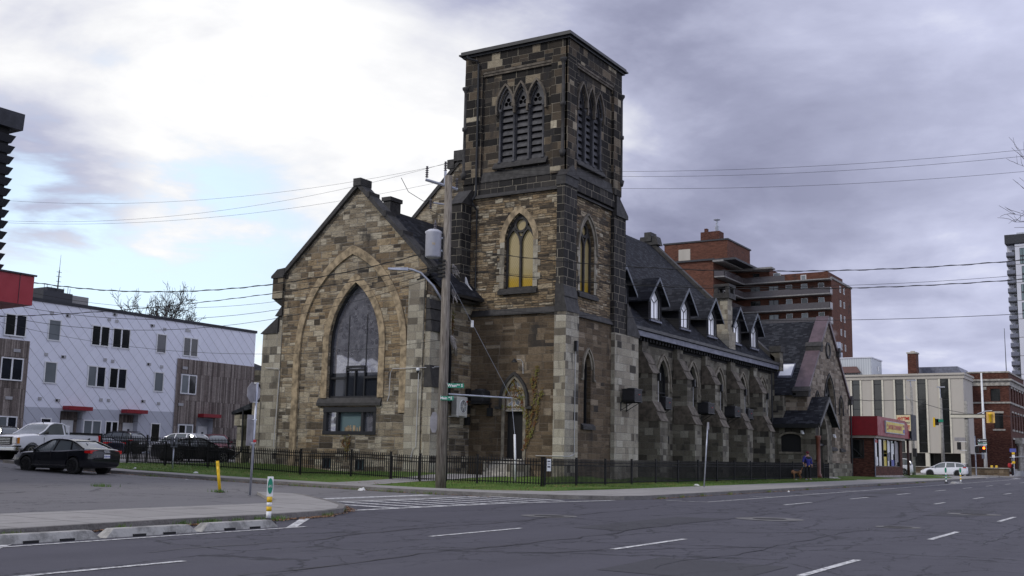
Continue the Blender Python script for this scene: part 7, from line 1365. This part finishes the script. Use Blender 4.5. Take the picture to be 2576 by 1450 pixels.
def vehicle(name, label, cat, loc, deg, lower, gh, paint, wheels, wr=.33, rim='rimsilver', hwb=.80, hwt=.60, track=.80, group='parked cars', belt=.95, pil=(), bed=None, wb_arch=.40, spokes=5, rear_plate=True, front=False, tail=None, head=None, extra=None):
    """x forward, y left; gh: list of (x, z_roof, half width) over the belt line"""
    t = local(thing(name, label, cat, loc, math.radians(deg), group))
    st = catmull(lower, 5); rings = []
    for x, zl, zt_, hw in st:
        h_ = zt_-zl
        half = [(hw*.80, zl), (hw*.95, zl+.07), (hw*.995, zl+h_*.28), (hw, zl+h_*.5), (hw*.985, zl+h_*.72), (hw*.95, zt_-h_*.10), (hw*.86, zt_-.025), (hw*.55, zt_+.008), (0, zt_+.018)]
        rings.append([(x, y, z) for y, z in half]+[(x, -y, z) for y, z in half[::-1][1:]])
    body = loft(rings).build('body', paint, t, smooth=True)
    for wx in wheels:      # cut the wheel arches
        for s_ in (-1, 1):
            bm = bmesh.new(); bmesh.ops.create_cone(bm, cap_ends=True, segments=28, radius1=wb_arch, radius2=wb_arch, depth=.5, matrix=Matrix.Translation((wx, s_*(track+.1), wr+.01))@Matrix.Rotation(PI/2, 4, 'X')); me = bpy.data.meshes.new('cut'); bm.to_mesh(me); bm.free(); co = bpy.data.objects.new('cut', me); COL.objects.link(co); co.parent = t
            md = body.modifiers.new('b', 'BOOLEAN'); md.operation = 'DIFFERENCE'; md.object = co; md.solver = 'EXACT'
            bpy.context.view_layer.update(); dg = bpy.context.evaluated_depsgraph_get(); me2 = bpy.data.meshes.new_from_object(body.evaluated_get(dg)); body.modifiers.clear(); body.data = me2; bpy.data.objects.remove(co)
    body.data.set_sharp_from_angle(angle=math.radians(32))
    # glasshouse
    g = catmull(gh, 4); rr = []
    for x, z, hw in g:
        f_ = max(0, min(1, (z-belt)/.45)); yb = hwb; rr.append([(x, yb, belt-.02), (x, yb+(hw-yb)*.96, z-.05*f_), (x, hw*.72, z), (x, 0, z+.012), (x, -hw*.72, z), (x, -yb-(hw-yb)*.96, z-.05*f_), (x, -yb, belt-.02)])
    loft(rr).build('windows', 'carglass', t, smooth=False)
    zmax = max(z for _, z, _ in g); top = [q for q in g if q[1] > zmax-.10]
    rf = loft([[(x, -hw*.99, z-.075), (x, -hw*.97, z+.004), (x, -hw*.70, z+.028), (x, 0, z+.038), (x, hw*.70, z+.028), (x, hw*.97, z+.004), (x, hw*.99, z-.075), (x, 0, z-.02)] for x, z, hw in top]).build('roof', paint, t, smooth=True); rf.data.set_sharp_from_angle(angle=math.radians(40))
    for s_ in (-1, 1):
        mb = MB(); mb.tube([(x, s_*(hwb+(hw-hwb)*max(0, min(1, (z-belt)/.45))), z-.02) for x, z, hw in g], .036, 6)
        for a, b_ in pil:      # (x at belt, x at roof)
            zr = interp(b_, [q[0] for q in sorted(g)], [q[1] for q in sorted(g)]); hr = interp(b_, [q[0] for q in sorted(g)], [q[2] for q in sorted(g)]); w = .05
            mb.prism([(a-w, s_*(hwb+.008), belt-.03), (a+w, s_*(hwb+.008), belt-.03), (a+w, s_*(hwb-.04), belt-.03), (a-w, s_*(hwb-.04), belt-.03)], [(b_-w, s_*(hr+.012), zr-.05), (b_+w, s_*(hr+.012), zr-.05), (b_+w, s_*(hr-.04), zr-.05), (b_-w, s_*(hr-.04), zr-.05)])
        mb.build('pillar', paint, t, smooth=False)
    for wx in wheels:
        for s_ in (-1, 1):
            y = s_*track; w = MB(); prof = [(-.11, wr-.10), (-.115, wr-.03), (-.09, wr), (.09, wr), (.115, wr-.03), (.11, wr-.10)]; k = 28; o_ = []
            for yy, ra in prof: o_.append([(wx+ra*math.cos(2*PI*i/k), y+yy, wr+ra*math.sin(2*PI*i/k)) for i in range(k)])
            wl_ = loft(o_, True).build('wheel', 'tyre', t, smooth=False)
            mb = MB(); ro = wr-.09; yo = y+s_*.118
            ci = [(wx+ro*math.cos(2*PI*i/24), wr+ro*math.sin(2*PI*i/24)) for i in range(24)]; cj = [(wx+ro*.88*math.cos(2*PI*i/24), wr+ro*.88*math.sin(2*PI*i/24)) for i in range(24)]
            mb.ring('v', yo, cj, ci, -.02, .02, close=True)
            for q in range(spokes):
                a = 2*PI*q/spokes+.3; mb.prism([(wx+.03*math.cos(a+1.5), yo, wr+.03*math.sin(a+1.5)), (wx-.03*math.cos(a+1.5), yo, wr-.03*math.sin(a+1.5)), (wx+ro*.93*math.cos(a-.09), yo, wr+ro*.93*math.sin(a-.09)), (wx+ro*.93*math.cos(a+.09), yo, wr+ro*.93*math.sin(a+.09))], [(wx+.03*math.cos(a+1.5), yo+s_*.02, wr+.03*math.sin(a+1.5)), (wx-.03*math.cos(a+1.5), yo+s_*.02, wr-.03*math.sin(a+1.5)), (wx+ro*.93*math.cos(a-.09), yo+s_*.01, wr+ro*.93*math.sin(a-.09)), (wx+ro*.93*math.cos(a+.09), yo+s_*.01, wr+ro*.93*math.sin(a+.09))])
            mb.build('rim', rim, wl_)
            hs = MB(); hs.add([(wx+wb_arch*.98*math.cos(2*PI*i/20), y-s_*.17, wr+wb_arch*.98*math.sin(2*PI*i/20)) for i in range(20)], [tuple(range(20))]); hs.build('wheel_well', 'matte', wl_)
    xs = [q[0] for q in st]; F_, R_ = max(xs), min(xs)
    for s_ in (-1, 1):
        mb = MB(); mx_ = gh[-1][0]-.35 if gh[-1][0] > gh[0][0] else gh[0][0]-.35; mb.lathe(0, 0, [(0, .02), (.03, .075), (.10, .085), (.15, .05)], 8); mb.v = [(mx_+x*.6, s_*(hwb+.16)+y*1.3, belt+z-.02) for x, y, z in mb.v]; mb.box(mx_-.03, mx_+.03, min(s_*hwb, s_*(hwb+.12)), max(s_*hwb, s_*(hwb+.12)), belt, belt+.03); mb.build('mirror', paint if paint != 'white car paint' or cat != 'pickup truck' else 'rubber', t, smooth=True)
    for q in (tail or ()): 
        for s_ in (-1, 1): x0, x1, y0, y1, z0, z1 = q; MB().prism([(x0, s_*y0, z0), (x0, s_*y0, z1), (x0-.0, s_*y1*.96, z1), (x0, s_*y1*.96, z0+.02)], [(x1, s_*y0, z0), (x1, s_*y0, z1), (x1+.28, s_*y1, z1-.02), (x1+.28, s_*y1, z0+.04)]).build('tail_light', 'tail', t)
    for q in (head or ()):
        for s_ in (-1, 1): x0, x1, y0, y1, z0, z1 = q; MB().prism([(x1, s_*y0, z0), (x1, s_*y0, z1), (x1-.05, s_*y1*.97, z1), (x1-.05, s_*y1*.97, z0)], [(x0, s_*y0, z0), (x0, s_*y0, z1), (x0-.22, s_*y1, z1+.04), (x0-.22, s_*y1, z0+.03)]).build('headlight', 'lamp', t)
    if extra: extra(t, st)
    return t
SED = [(-2.36, .42, .86, .66), (-2.30, .30, 1.0, .78), (-2.0, .24, 1.055, .87), (-1.4, .21, 1.02, .91), (-.5, .20, .97, .92), (.5, .20, .95, .92), (1.0, .20, .93, .91), (1.6, .21, .90, .90), (2.05, .24, .83, .86), (2.28, .28, .73, .79), (2.38, .38, .64, .66)]
SEDG = [(-1.85, 1.05, .68), (-1.45, 1.22, .62), (-1.0, 1.36, .60), (-.5, 1.41, .60), (-.1, 1.42, .60), (.25, 1.385, .60), (.65, 1.20, .66), (1.15, .95, .76)]
def audi_extra(t, st):
    mb = MB(); [mb.tube([(-2.375, dy+.045*math.cos(a*PI/8), .93+.045*math.sin(a*PI/8)) for a in range(17)], .008, 4) for dy in (-.105, -.035, .035, .105)]; mb.build('ring_emblem', 'chrome', t)
    pl = MB().box(-2.40, -2.375, -.15, .15, .66, .81).build('number_plate', 'signwhite', t); text('CZEV·646', .075, (-2.405, 0, .73), (0, -1, 0), 'bluesign', pl, bold=.003); text('A4', .06, (-2.385, .52, .74), (0, -1, 0), 'chrome', t)
    mb = MB(); mb.box(-2.372, -2.35, -.6, .6, .60, .62); mb.build('boot_seam', 'matte', t); mb = MB()
    for s_ in (-1, 1):
        for x in (.92, -.1, -1.12): mb.box(x-.006, x+.006, min(s_*.90, s_*.926), max(s_*.90, s_*.926), .30, .93)
    mb.build('door_seams', 'matte', t); MB().prism([(-1.15, 0, 1.41), (-1.3, 0, 1.39), (-1.33, 0, 1.48)], [(-1.15, .02, 1.41), (-1.3, .02, 1.39), (-1.33, .02, 1.48)]).build('roof_fin', 'black paint', t)
    for s_ in (-1, 1):
        for x in (.1, -.9): MB().box(x-.1, x+.08, min(s_*.90, s_*.95), max(s_*.90, s_*.95), .80, .83).build('door_handle', 'black paint', t)
        mb = MB(); mb.box(-1.2, 1.0, min(s_*.91, s_*.925), max(s_*.91, s_*.925), .34, .36); mb.build('side_trim', 'chrome', t)
vehicle('parked_car', 'glossy black sedan with ringed badge and red tail lights, parked nearest on the side street', 'car', (30.1, 40.65, -1.03), 94, SED, SEDG, 'black paint', (-1.40, 1.41), wr=.335, rim='rimblack', pil=((-.1, -.22), (-1.15, -1.0)), belt=.93, tail=[(-2.33, -2.30, .42, .86, .83, .98)], head=[(2.26, 2.3, .45, .8, .58, .68)], extra=audi_extra, spokes=7)
SUVL = [(-2.25, .42, 1.05, .74), (-2.18, .32, 1.15, .84), (-1.8, .28, 1.15, .90), (-1, .26, 1.13, .92), (0, .26, 1.10, .92), (.9, .26, 1.08, .91), (1.5, .27, 1.02, .89), (1.95, .30, .92, .85), (2.2, .34, .80, .76), (2.27, .42, .70, .62)]
SUVG = [(-2.12, 1.25, .66), (-1.95, 1.5, .62), (-1.6, 1.66, .61), (-.8, 1.70, .61), (-.1, 1.69, .61), (.35, 1.60, .62), (.8, 1.35, .70), (1.2, 1.1, .78)]
def suv_extra(t, st):
    MB().box(-2.29, -2.26, -.15, .15, .82, .95).build('number_plate', 'signwhite', t); mb = MB(); [mb.tube([(-1.7, y, 1.72), (-1.2, y, 1.76), (.0, y, 1.75), (.3, y, 1.69)], .02, 5) for y in (-.55, .55)]; P(mb, 'roof_rail', 'rubber', parent=t); MB().box(-2.2, -2.0, -.85, .85, .34, .55).build('bumper', 'rubber', t)
vehicle('parked_car', 'black sport utility vehicle with red tail lights parked before the white building', 'car', (53.7, 67.0, -.42), 98, SUVL, SUVG, 'dark grey paint', (-1.35, 1.35), wr=.36, pil=((-.1, -.2), (-1.2, -1.15)), belt=1.08, hwb=.84, tail=[(-2.2, -2.17, .5, .88, 1.0, 1.14)], extra=suv_extra, wb_arch=.43, track=.79)
vehicle('parked_car', 'dark blue sedan tail with red light showing between the pickup and the black utility vehicle', 'car', (49.5, 64.3, -.50), 95, SED, SEDG, 'navy paint', (-1.40, 1.41), pil=((-.1, -.22), (-1.15, -1.0)), belt=.93, tail=[(-2.33, -2.30, .35, .86, .86, 1.0)])
def sed2(t, st):
    MB().box(2.3, 2.36, -.5, .5, .45, .6).build('grille', 'rubber', t); mb = MB()
    for s_ in (-1, 1):
        for x in (.92, -.1, -1.12): mb.box(x-.006, x+.006, min(s_*.90, s_*.926), max(s_*.90, s_*.926), .30, .93)
    mb.build('door_seams', 'matte', t); MB().tube([(-1.1, .3, 1.42), (-1.2, .3, 1.7)], .008, 3).build('aerial', 'rubber', t)
vehicle('parked_car', 'black sedan with pale reflecting bonnet parked side-on behind the iron fence', 'car', (45.3, 49.6, -.66), -14, SED, SEDG, 'black paint', (-1.40, 1.41), pil=((-.1, -.22), (-1.15, -1.0)), belt=.93, head=[(2.26, 2.3, .45, .8, .58, .70)], extra=sed2)
vehicle('parked_car', 'maroon roofed car facing the street, parked beside the last timber door', 'car', (60.6, 64.0, -.40), 238, SUVL, SUVG, 'maroon paint', (-1.35, 1.35), wr=.36, pil=((-.1, -.2), (-1.2, -1.15)), belt=1.08, hwb=.84, head=[(2.15, 2.2, .45, .8, .72, .86)], wb_arch=.43)
vehicle('parked_car', 'white car roof showing behind the side-on black sedan', 'car', (55.6, 62.5, -.45), 100, SUVL, SUVG, 'white car paint', (-1.35, 1.35), wr=.36, pil=((-.1, -.2), (-1.2, -1.15)), belt=1.08, hwb=.84, tail=[(-2.2, -2.17, .5, .88, 1.0, 1.14)], wb_arch=.43)
vehicle('parked_car', 'dark car roof just visible behind the white pickup windscreen', 'car', (40.3, 62.0, -.45), 95, SUVL, SUVG, 'dark grey paint', (-1.35, 1.35), wr=.36, pil=((-.1, -.2),), belt=1.08, hwb=.84, wb_arch=.43)
HAT = [(-2.18, .42, .95, .70), (-2.1, .30, 1.03, .80), (-1.7, .22, 1.03, .88), (-.8, .20, 1.0, .90), (.3, .20, .95, .90), (.9, .20, .93, .89), (1.5, .21, .86, .87), (1.95, .24, .74, .80), (2.2, .30, .62, .70), (2.28, .40, .55, .55)]
HATG = [(-2.0, 1.12, .66), (-1.8, 1.30, .62), (-1.3, 1.42, .60), (-.5, 1.46, .60), (0, 1.45, .60), (.4, 1.36, .62), (.8, 1.16, .68), (1.25, .95, .76)]
def mz(t, st):
    mb = MB(); [mb.box(x-.03, x+.03, -.62, .62, 1.49, 1.53) for x in (.1, -.9)]; P(mb, 'roof_rack_bar', 'rubber', parent=t); MB().box(-2.13, -1.85, -.55, .55, 1.36, 1.39).build('spoiler', 'white car paint', t)
vehicle('hatchback', 'white five-door hatchback crossing at the far junction behind the concrete pole', 'car', (119.0, 21.25, -1.02), 93, HAT, HATG, 'white car paint', (-1.30, 1.34), rim='rimblack', pil=((-.15, -.2), (-1.1, -1.05)), belt=.93, tail=[(-2.12, -2.08, .5, .85, .88, 1.02)], head=[(2.1, 2.15, .4, .78, .58, .7)], extra=mz, group=None, spokes=7)
vehicle('parked_car', 'white car partly hidden behind the convenience store corner', 'car', (110.5, 24.9, -1.0), 100, SUVL, SUVG, 'white car paint', (-1.35, 1.35), wr=.36, pil=((-.1, -.2),), belt=1.08, hwb=.84, wb_arch=.43, group=None)
# the white pickup
PUL = [(-2.85, .62, 1.38, .90), (-2.8, .54, 1.41, .96), (-2.0, .50, 1.42, .98), (-1.0, .50, 1.42, .98), (-.3, .48, 1.38, .98), (.9, .48, 1.34, .98), (1.3, .48, 1.33, .97), (2.0, .50, 1.29, .95), (2.5, .54, 1.22, .92), (2.72, .60, 1.13, .88), (2.78, .68, 1.05, .80)]
PUG = [(-.62, 1.40, .80), (-.50, 1.78, .74), (-.3, 1.89, .72), (.0, 1.92, .72), (.3, 1.90, .72), (.62, 1.79, .75), (1.0, 1.52, .82), (1.35, 1.34, .87)]
def pk(t, st):
    MB().box(-2.72, -.72, -.86, .86, 1.41, 1.445).build('bed_opening', 'matte', t)
    mb = MB(); mb.box(-2.78, -.68, .86, .97, 1.38, 1.46); mb.box(-2.78, -.68, -.97, -.86, 1.38, 1.46); mb.box(-2.85, -2.72, -.95, .95, 1.36, 1.45); mb.build('bed_rail', 'rubber', t)
    mb = MB(); mb.box(-.72, -.45, -.84, .84, 1.3, 1.80); mb.build('cab_back', 'white car paint', t, bevel=.03)
    MB().box(2.70, 2.84, -.62, .62, .76, 1.16).build('grille', 'rubber', t, bevel=.02); mb = MB(); [mb.box(2.84, 2.86, -.56, .56, .82+k*.08, .84+k*.08) for k in range(4)]; mb.build('grille_bars', 'chrome', t)
    MB().box(2.62, 2.90, -.95, .95, .46, .66).build('bumper', 'chrome', t, bevel=.04); MB().box(2.5, 2.78, -.97, .97, .66, .73).build('bumper_top', 'rubber', t, bevel=.02)
    for s_ in (-1, 1): MB().box(2.66, 2.80, min(s_*.64, s_*.88), max(s_*.64, s_*.88), .82, 1.12).build('headlight', 'lamp', t, bevel=.01); MB().box(2.60, 2.72, min(s_*.88, s_*.935), max(s_*.88, s_*.935), .82, 1.12).build('turn_signal', 'amberlamp', t); MB().box(-2.77, -2.66, min(s_*.86, s_*.99), max(s_*.86, s_*.99), .95, 1.34).build('tail_light', 'tail', t)
    mb = MB(); [mb.box(x-.008, x+.008, y-.01, y+.01, .5, 1.16) for x in (1.1, -.1, -.72) for y in (-.975, .975)]; mb.build('door_seams', 'matte', t); MB().box(-.0, .2, .97, 1.01, .98, 1.02).build('door_handle', 'rubber', t); MB().box(1.15, 1.45, .965, .985, .72, .75).build('badge', 'chrome', t)
    MB().tube([(.5, .2, 1.88), (.48, .2, 2.05)], .02, 5).build('aerial', 'rubber', t)
vehicle('pickup_truck', 'white pickup truck with chrome bumper standing across the lot entrance behind the black sedan', 'pickup truck', (35.95, 50.3, -.63), 189, PUL, PUG, 'white car paint', (-1.75, 1.80), wr=.39, rim='rimsilver', pil=((-.35, -.3),), belt=1.34, hwb=.88, hwt=.7, track=.84, wb_arch=.50, extra=pk, group=None, spokes=6)
# ------------------------------------------------------------------ people and a dog
def skinmesh(verts, edges, radii, root=0, sub=2):
    me = bpy.data.meshes.new('s'); me.from_pydata(verts, edges, []); o = bpy.data.objects.new('s', me); COL.objects.link(o)
    md = o.modifiers.new('skin', 'SKIN'); sv = me.skin_vertices[0].data
    for i, r_ in enumerate(radii): sv[i].radius = (r_, r_) if not isinstance(r_, tuple) else r_
    sv[root].use_root = True; md.use_smooth_shade = True; s2 = o.modifiers.new('sub', 'SUBSURF'); s2.levels = s2.render_levels = sub
    bpy.context.view_layer.update(); m2 = bpy.data.meshes.new_from_object(o.evaluated_get(bpy.context.evaluated_depsgraph_get())); bpy.data.objects.remove(o); return m2
M['skin'] = plain('skin', (.45, .26, .19), .6, var=.1, obj=True)
def put(me, name, mat, par):
    me.materials.clear(); me.materials.append(M[mat]); o = bpy.data.objects.new(name, me); COL.objects.link(o); o.parent = par; return o
def figure(label, loc, deg, H=1.78, top='blue coat', legs='matte', hat=None, stride=.12, armL=(.28, .1, .95), armR=(-.30, .05, .86), shoes='rubber', head_turn=0, coatlen=.82, hair=None, yoke=None):
    """local x = forward, y = left"""
    t = local(thing('person', label, 'person', loc, math.radians(deg))); k = H/1.78
    S = lambda x, y, z: (x*k, y*k, z*k)
    v = [S(0, 0, .96), S(0, 0, 1.12), S(0, 0, 1.32), S(0, 0, 1.46), S(.0, 0, 1.53), S(.02, 0, 1.62), S(.02, 0, 1.70)]; e = [(i, i+1) for i in range(6)]; rd = [(.16*k, .12*k), (.15*k, .115*k), (.18*k, .12*k), (.12*k, .09*k), .055*k, (.085*k, .095*k), (.07*k, .08*k)]
    def chain(base, pts, rs):
        p_ = base
        for q, r_ in zip(pts, rs): v.append(S(*q)); rd.append(r_*k); e.append((p_, len(v)-1)); p_ = len(v)-1
        return p_
    chain(0, [(.01, .10, .90), (stride*.6+.02, .11, .50), (stride, .11, .10), (stride+.14, .13, .04)], [.095, .062, .045, .035]); chain(0, [(-.01, -.10, .90), (-stride*.4+.03, -.11, .50), (-stride, -.11, .10), (-stride+.14, -.13, .04)], [.095, .062, .045, .035])
    hands = []
    for s_, a_ in ((1, armL), (-1, armR)):
        ax, ay, az = a_[1], a_[0], a_[2]; sh = (0, s_*.19, 1.42); el = ((ax)*.45-.04, (s_*.19+ay)*.5+s_*.05, (1.42+az)*.5-.02); wr_ = (ax, ay, az); chain(3, [sh, el, wr_, (ax+.03, ay, az-.07)], [.065, .045, .032, .03]); hands.append((Vector(S(ax+.03, ay, az-.06)), s_))
    body = put(skinmesh(v, e, rd), 'body', 'skin', t)
    bm = bmesh.new(); bm.from_mesh(body.data)      # five separate fingers on each palm, nose and ears on the head
    mbx = MB()
    for h_, s_ in hands:
        for i, (dx, ln) in enumerate(((-.028, .06), (-.010, .075), (.010, .07), (.027, .055))): a0 = h_+Vector((dx*k, 0, -.03*k)); mbx.tube([a0, a0+Vector((.008, -s_*.004, -ln*.5))*k, a0+Vector((.022, -s_*.014, -ln))*k], .0085*k, 6, r1=.006*k)
        a0 = h_+Vector((.028*k, -s_*.005, 0)); mbx.tube([a0, a0+Vector((.03, -s_*.008, -.02))*k, a0+Vector((.036, -s_*.012, -.045))*k], .010*k, 6, r1=.007*k)
    mbx.prism([S(.098, -.012, 1.61), S(.098, .012, 1.61), S(.10, 0, 1.655)], [S(.125, -.01, 1.615), S(.125, .01, 1.615), S(.108, 0, 1.65)])
    for s_ in (-1, 1): mbx.lathe(.0, s_*.098*k, [(1.60*k, .008), (1.63*k, .018), (1.66*k, .012)], 6)
    me = bpy.data.meshes.new('x'); me.from_pydata(mbx.v, [], mbx.f); bm.from_mesh(me); bm.to_mesh(body.data); bm.free()
    mb = MB(); [mb.box((.098)*k, .112*k, y*k-.016, y*k+.016, 1.645*k, 1.662*k) for y in (-.035, .035)]; mb.build('eyes', 'rubber', t); MB().box(.098*k, .108*k, -.022, .022, 1.585*k, 1.592*k).build('mouth', 'maroon paint', t)
    # coat: torso and sleeves
    v2 = [S(0, 0, coatlen), S(0, 0, 1.0), S(0, 0, 1.15), S(0, 0, 1.33), S(0, 0, 1.45)]; e2 = [(i, i+1) for i in range(4)]; r2_ = [(.20*k, .15*k), (.195*k, .145*k), (.20*k, .15*k), (.215*k, .15*k), (.12*k, .10*k)]
    for s_, a_ in ((1, armL), (-1, armR)):
        ax, ay, az = a_[1], a_[0], a_[2]; p_ = 3
        for q, r_ in (((0, s_*.20, 1.41), .085), ((ax*.45-.04, (s_*.19+ay)*.5+s_*.05, (1.42+az)*.5-.02), .068), ((ax*.96, ay*.99, az+.04), .052)): v2.append(S(*q)); r2_.append(r_*k); e2.append((p_, len(v2)-1)); p_ = len(v2)-1
    put(skinmesh(v2, e2, r2_), 'coat', top, t)
    if yoke:
        y3 = skinmesh([S(0, 0, 1.24), S(0, 0, 1.36), S(0, 0, 1.46), S(0, .22, 1.41), S(0, -.22, 1.41)], [(0, 1), (1, 2), (1, 3), (1, 4)], [(.215*k, .165*k), (.225*k, .165*k), (.13*k, .11*k), .095*k, .095*k]); put(y3, 'dark_yoke', 'matte', t); MB().box(.15*k, .175*k, -.015, .015, .84*k, 1.15*k).build('yellow_zip', 'yellow', t); MB().box(-.03, .03, .27*k, .31*k, 1.14*k, 1.24*k).build('sleeve_patch', 'yellow', t)
    v3 = [S(0, 0, 1.0), S(0, .02, .93)]; e3 = [(0, 1)]; r3 = [(.165*k, .13*k), (.17*k, .14*k)]
    for q in ([(.01, .10, .88), (stride*.6+.02, .11, .50), (stride, .11, .11)], [(-.01, -.10, .88), (-stride*.4+.03, -.11, .50), (-stride, -.11, .11)]):
        p_ = 1
        for c_, r_ in zip(q, (.11, .08, .065)): v3.append(S(*c_)); r3.append(r_*k); e3.append((p_, len(v3)-1)); p_ = len(v3)-1
    put(skinmesh(v3, e3, r3), 'trousers', legs, t)
    for x, y in ((stride, .12), (-stride, -.12)):
        mb = MB(); mb.lathe(0, 0, [(0, .11), (.03, .115), (.07, .10), (.10, .06)], 14); mb.v = [((x+.06)*k+px*1.35, y*k+py*.45, pz) for px, py, pz in mb.v]; mb.build('shoe', shoes, t, smooth=True)
    if hat: mb = MB(); mb.lathe(.01*k, 0, [(1.655*k, .108*k), (1.69*k, .113*k), (1.74*k, .10*k), (1.785*k, .065*k), (1.80*k, .02*k)], 16); mb.build('hat', hat, t, smooth=True)
    if hair: mb = MB(); mb.lathe(-.015*k, 0, [(1.58*k, .075*k), (1.64*k, .10*k), (1.70*k, .104*k), (1.76*k, .08*k), (1.79*k, .03*k)], 14); mb.build('hair', hair, t, smooth=True)
    return t
M['coatblue'] = plain('royal blue jacket cloth', (.022, .026, .20), .8, var=.15, obj=True); M['beanie'] = plain('maroon knit', (.10, .012, .022), .9, var=.2, obj=True); M['trousers'] = plain('black trousers cloth', (.010, .010, .013), .9, var=.1, obj=True); M['sneaker'] = plain('black and white sneaker', (.35, .36, .40), .6, var=0, obj=True); M['redcoat'] = plain('red coat', (.35, .015, .02), .8, var=.1, obj=True); M['greycoat'] = plain('dark grey coat', (.05, .055, .06), .9, var=.1, obj=True)
pz = G(70.2, 20.9)+.13+.01
pt_ = figure('person in blue and black jacket, maroon beanie and dark trousers standing by the church porch', (70.6, 20.95, pz), 228, 1.84, 'coatblue', 'trousers', 'beanie', .05, armL=(.27, .02, .95), armR=(-.36, .10, 1.06), shoes='sneaker', yoke=True)
MB().box(.13, .17, -.40, -.36, .86, .98).build('leash_bag', 'glassteal', pt_); MB().tube([(.09, -.08, 1.69), (.115, 0, 1.69), (.09, .08, 1.69)], .012, 5).build('sunglasses', 'matte', pt_); MB().lathe(-.10, 0, [(1.50, .12), (1.56, .13), (1.60, .10)], 10).build('hood', 'coatblue', pt_, smooth=True)
figure('pedestrian in dark clothes with a red bag waiting by the bus stop post', (135.2, 16.95, -.93), 160, 1.75, 'trousers', 'trousers', None, .06, hair='rubber', shoes='signwhite'); bag = [o for o in bpy.data.objects if o.name.startswith('person')][-1]
tag(MB().lathe(135.0, 17.22, [(.0, .12), (.1, .2), (.45, .2), (.55, .1)], 10).build('backpack', 'redcoat', smooth=True), 'red backpack worn by the pedestrian at the bus stop', 'bag')
figure('pedestrian in a dark grey coat and black hat walking away at the far right edge', (134.4, 15.35, -.95), 20, 1.68, 'greycoat', 'trousers', 'rubber', .14)
# dog
M['dogtan'] = plain('tan dog fur', (.26, .13, .06), .95, var=.3, obj=True, vs=8); M['dogblack'] = plain('black dog saddle', (.035, .032, .035), .95, var=.3, obj=True, vs=8)
d = local(thing('dog', 'tan and black shepherd-type dog sniffing the grass by the fence', 'dog', (70.6, 21.75, ZL(71.3, 21.75)), math.radians(150)))
v = [(-.33, 0, .52), (-.10, 0, .52), (.20, 0, .52), (.38, 0, .50), (.52, 0, .38), (.62, 0, .26), (.74, 0, .17), (.84, 0, .13)]; e = [(i, i+1) for i in range(7)]; rd = [(.10, .12), (.11, .12), (.12, .16), (.09, .12), .075, .075, .055, .032]
def leg(base, pts, rs):
    p_ = base
    for q, r_ in zip(pts, rs): v.append(q); rd.append(r_); e.append((p_, len(v)-1)); p_ = len(v)-1
for s_, o_ in ((1, .05), (-1, -.05)): leg(0, [(-.34, s_*.09, .44), (-.26+o_, s_*.10, .33), (-.42+o_, s_*.10, .19), (-.38+o_, s_*.10, .03), (-.32+o_, s_*.10, .02)], [.085, .055, .03, .025, .028]); leg(2, [(.26, s_*.09, .40), (.26-o_, s_*.10, .24), (.28-o_, s_*.10, .10), (.28-o_, s_*.10, .03), (.33-o_, s_*.10, .02)], [.06, .038, .028, .024, .028])
leg(0, [(-.46, 0, .56), (-.54, 0, .68), (-.60, 0, .80)], [.035, .03, .02])
put(skinmesh(v, e, rd), 'body', 'dogtan', d); put(skinmesh([(-.34, 0, .57), (-.05, 0, .56), (.24, 0, .58)], [(0, 1), (1, 2)], [(.10, .09), (.125, .10), (.12, .11)]), 'saddle_fur', 'dogblack', d)
for s_ in (-1, 1): MB().add([(.55, s_*.03, .33), (.60, s_*.07, .32), (.56, s_*.07, .44), (.54, s_*.05, .34)], [(0, 1, 2), (1, 3, 2), (3, 0, 2)]).build('ear', 'dogblack', d)
MB().lathe(.86, 0, [(.10, .012), (.125, .02), (.14, .012)], 6).build('nose', 'rubber', d)
crumple('white scrap on the grass near the dog', 69.3, 21.3, ZL(69, 21.3), .14)
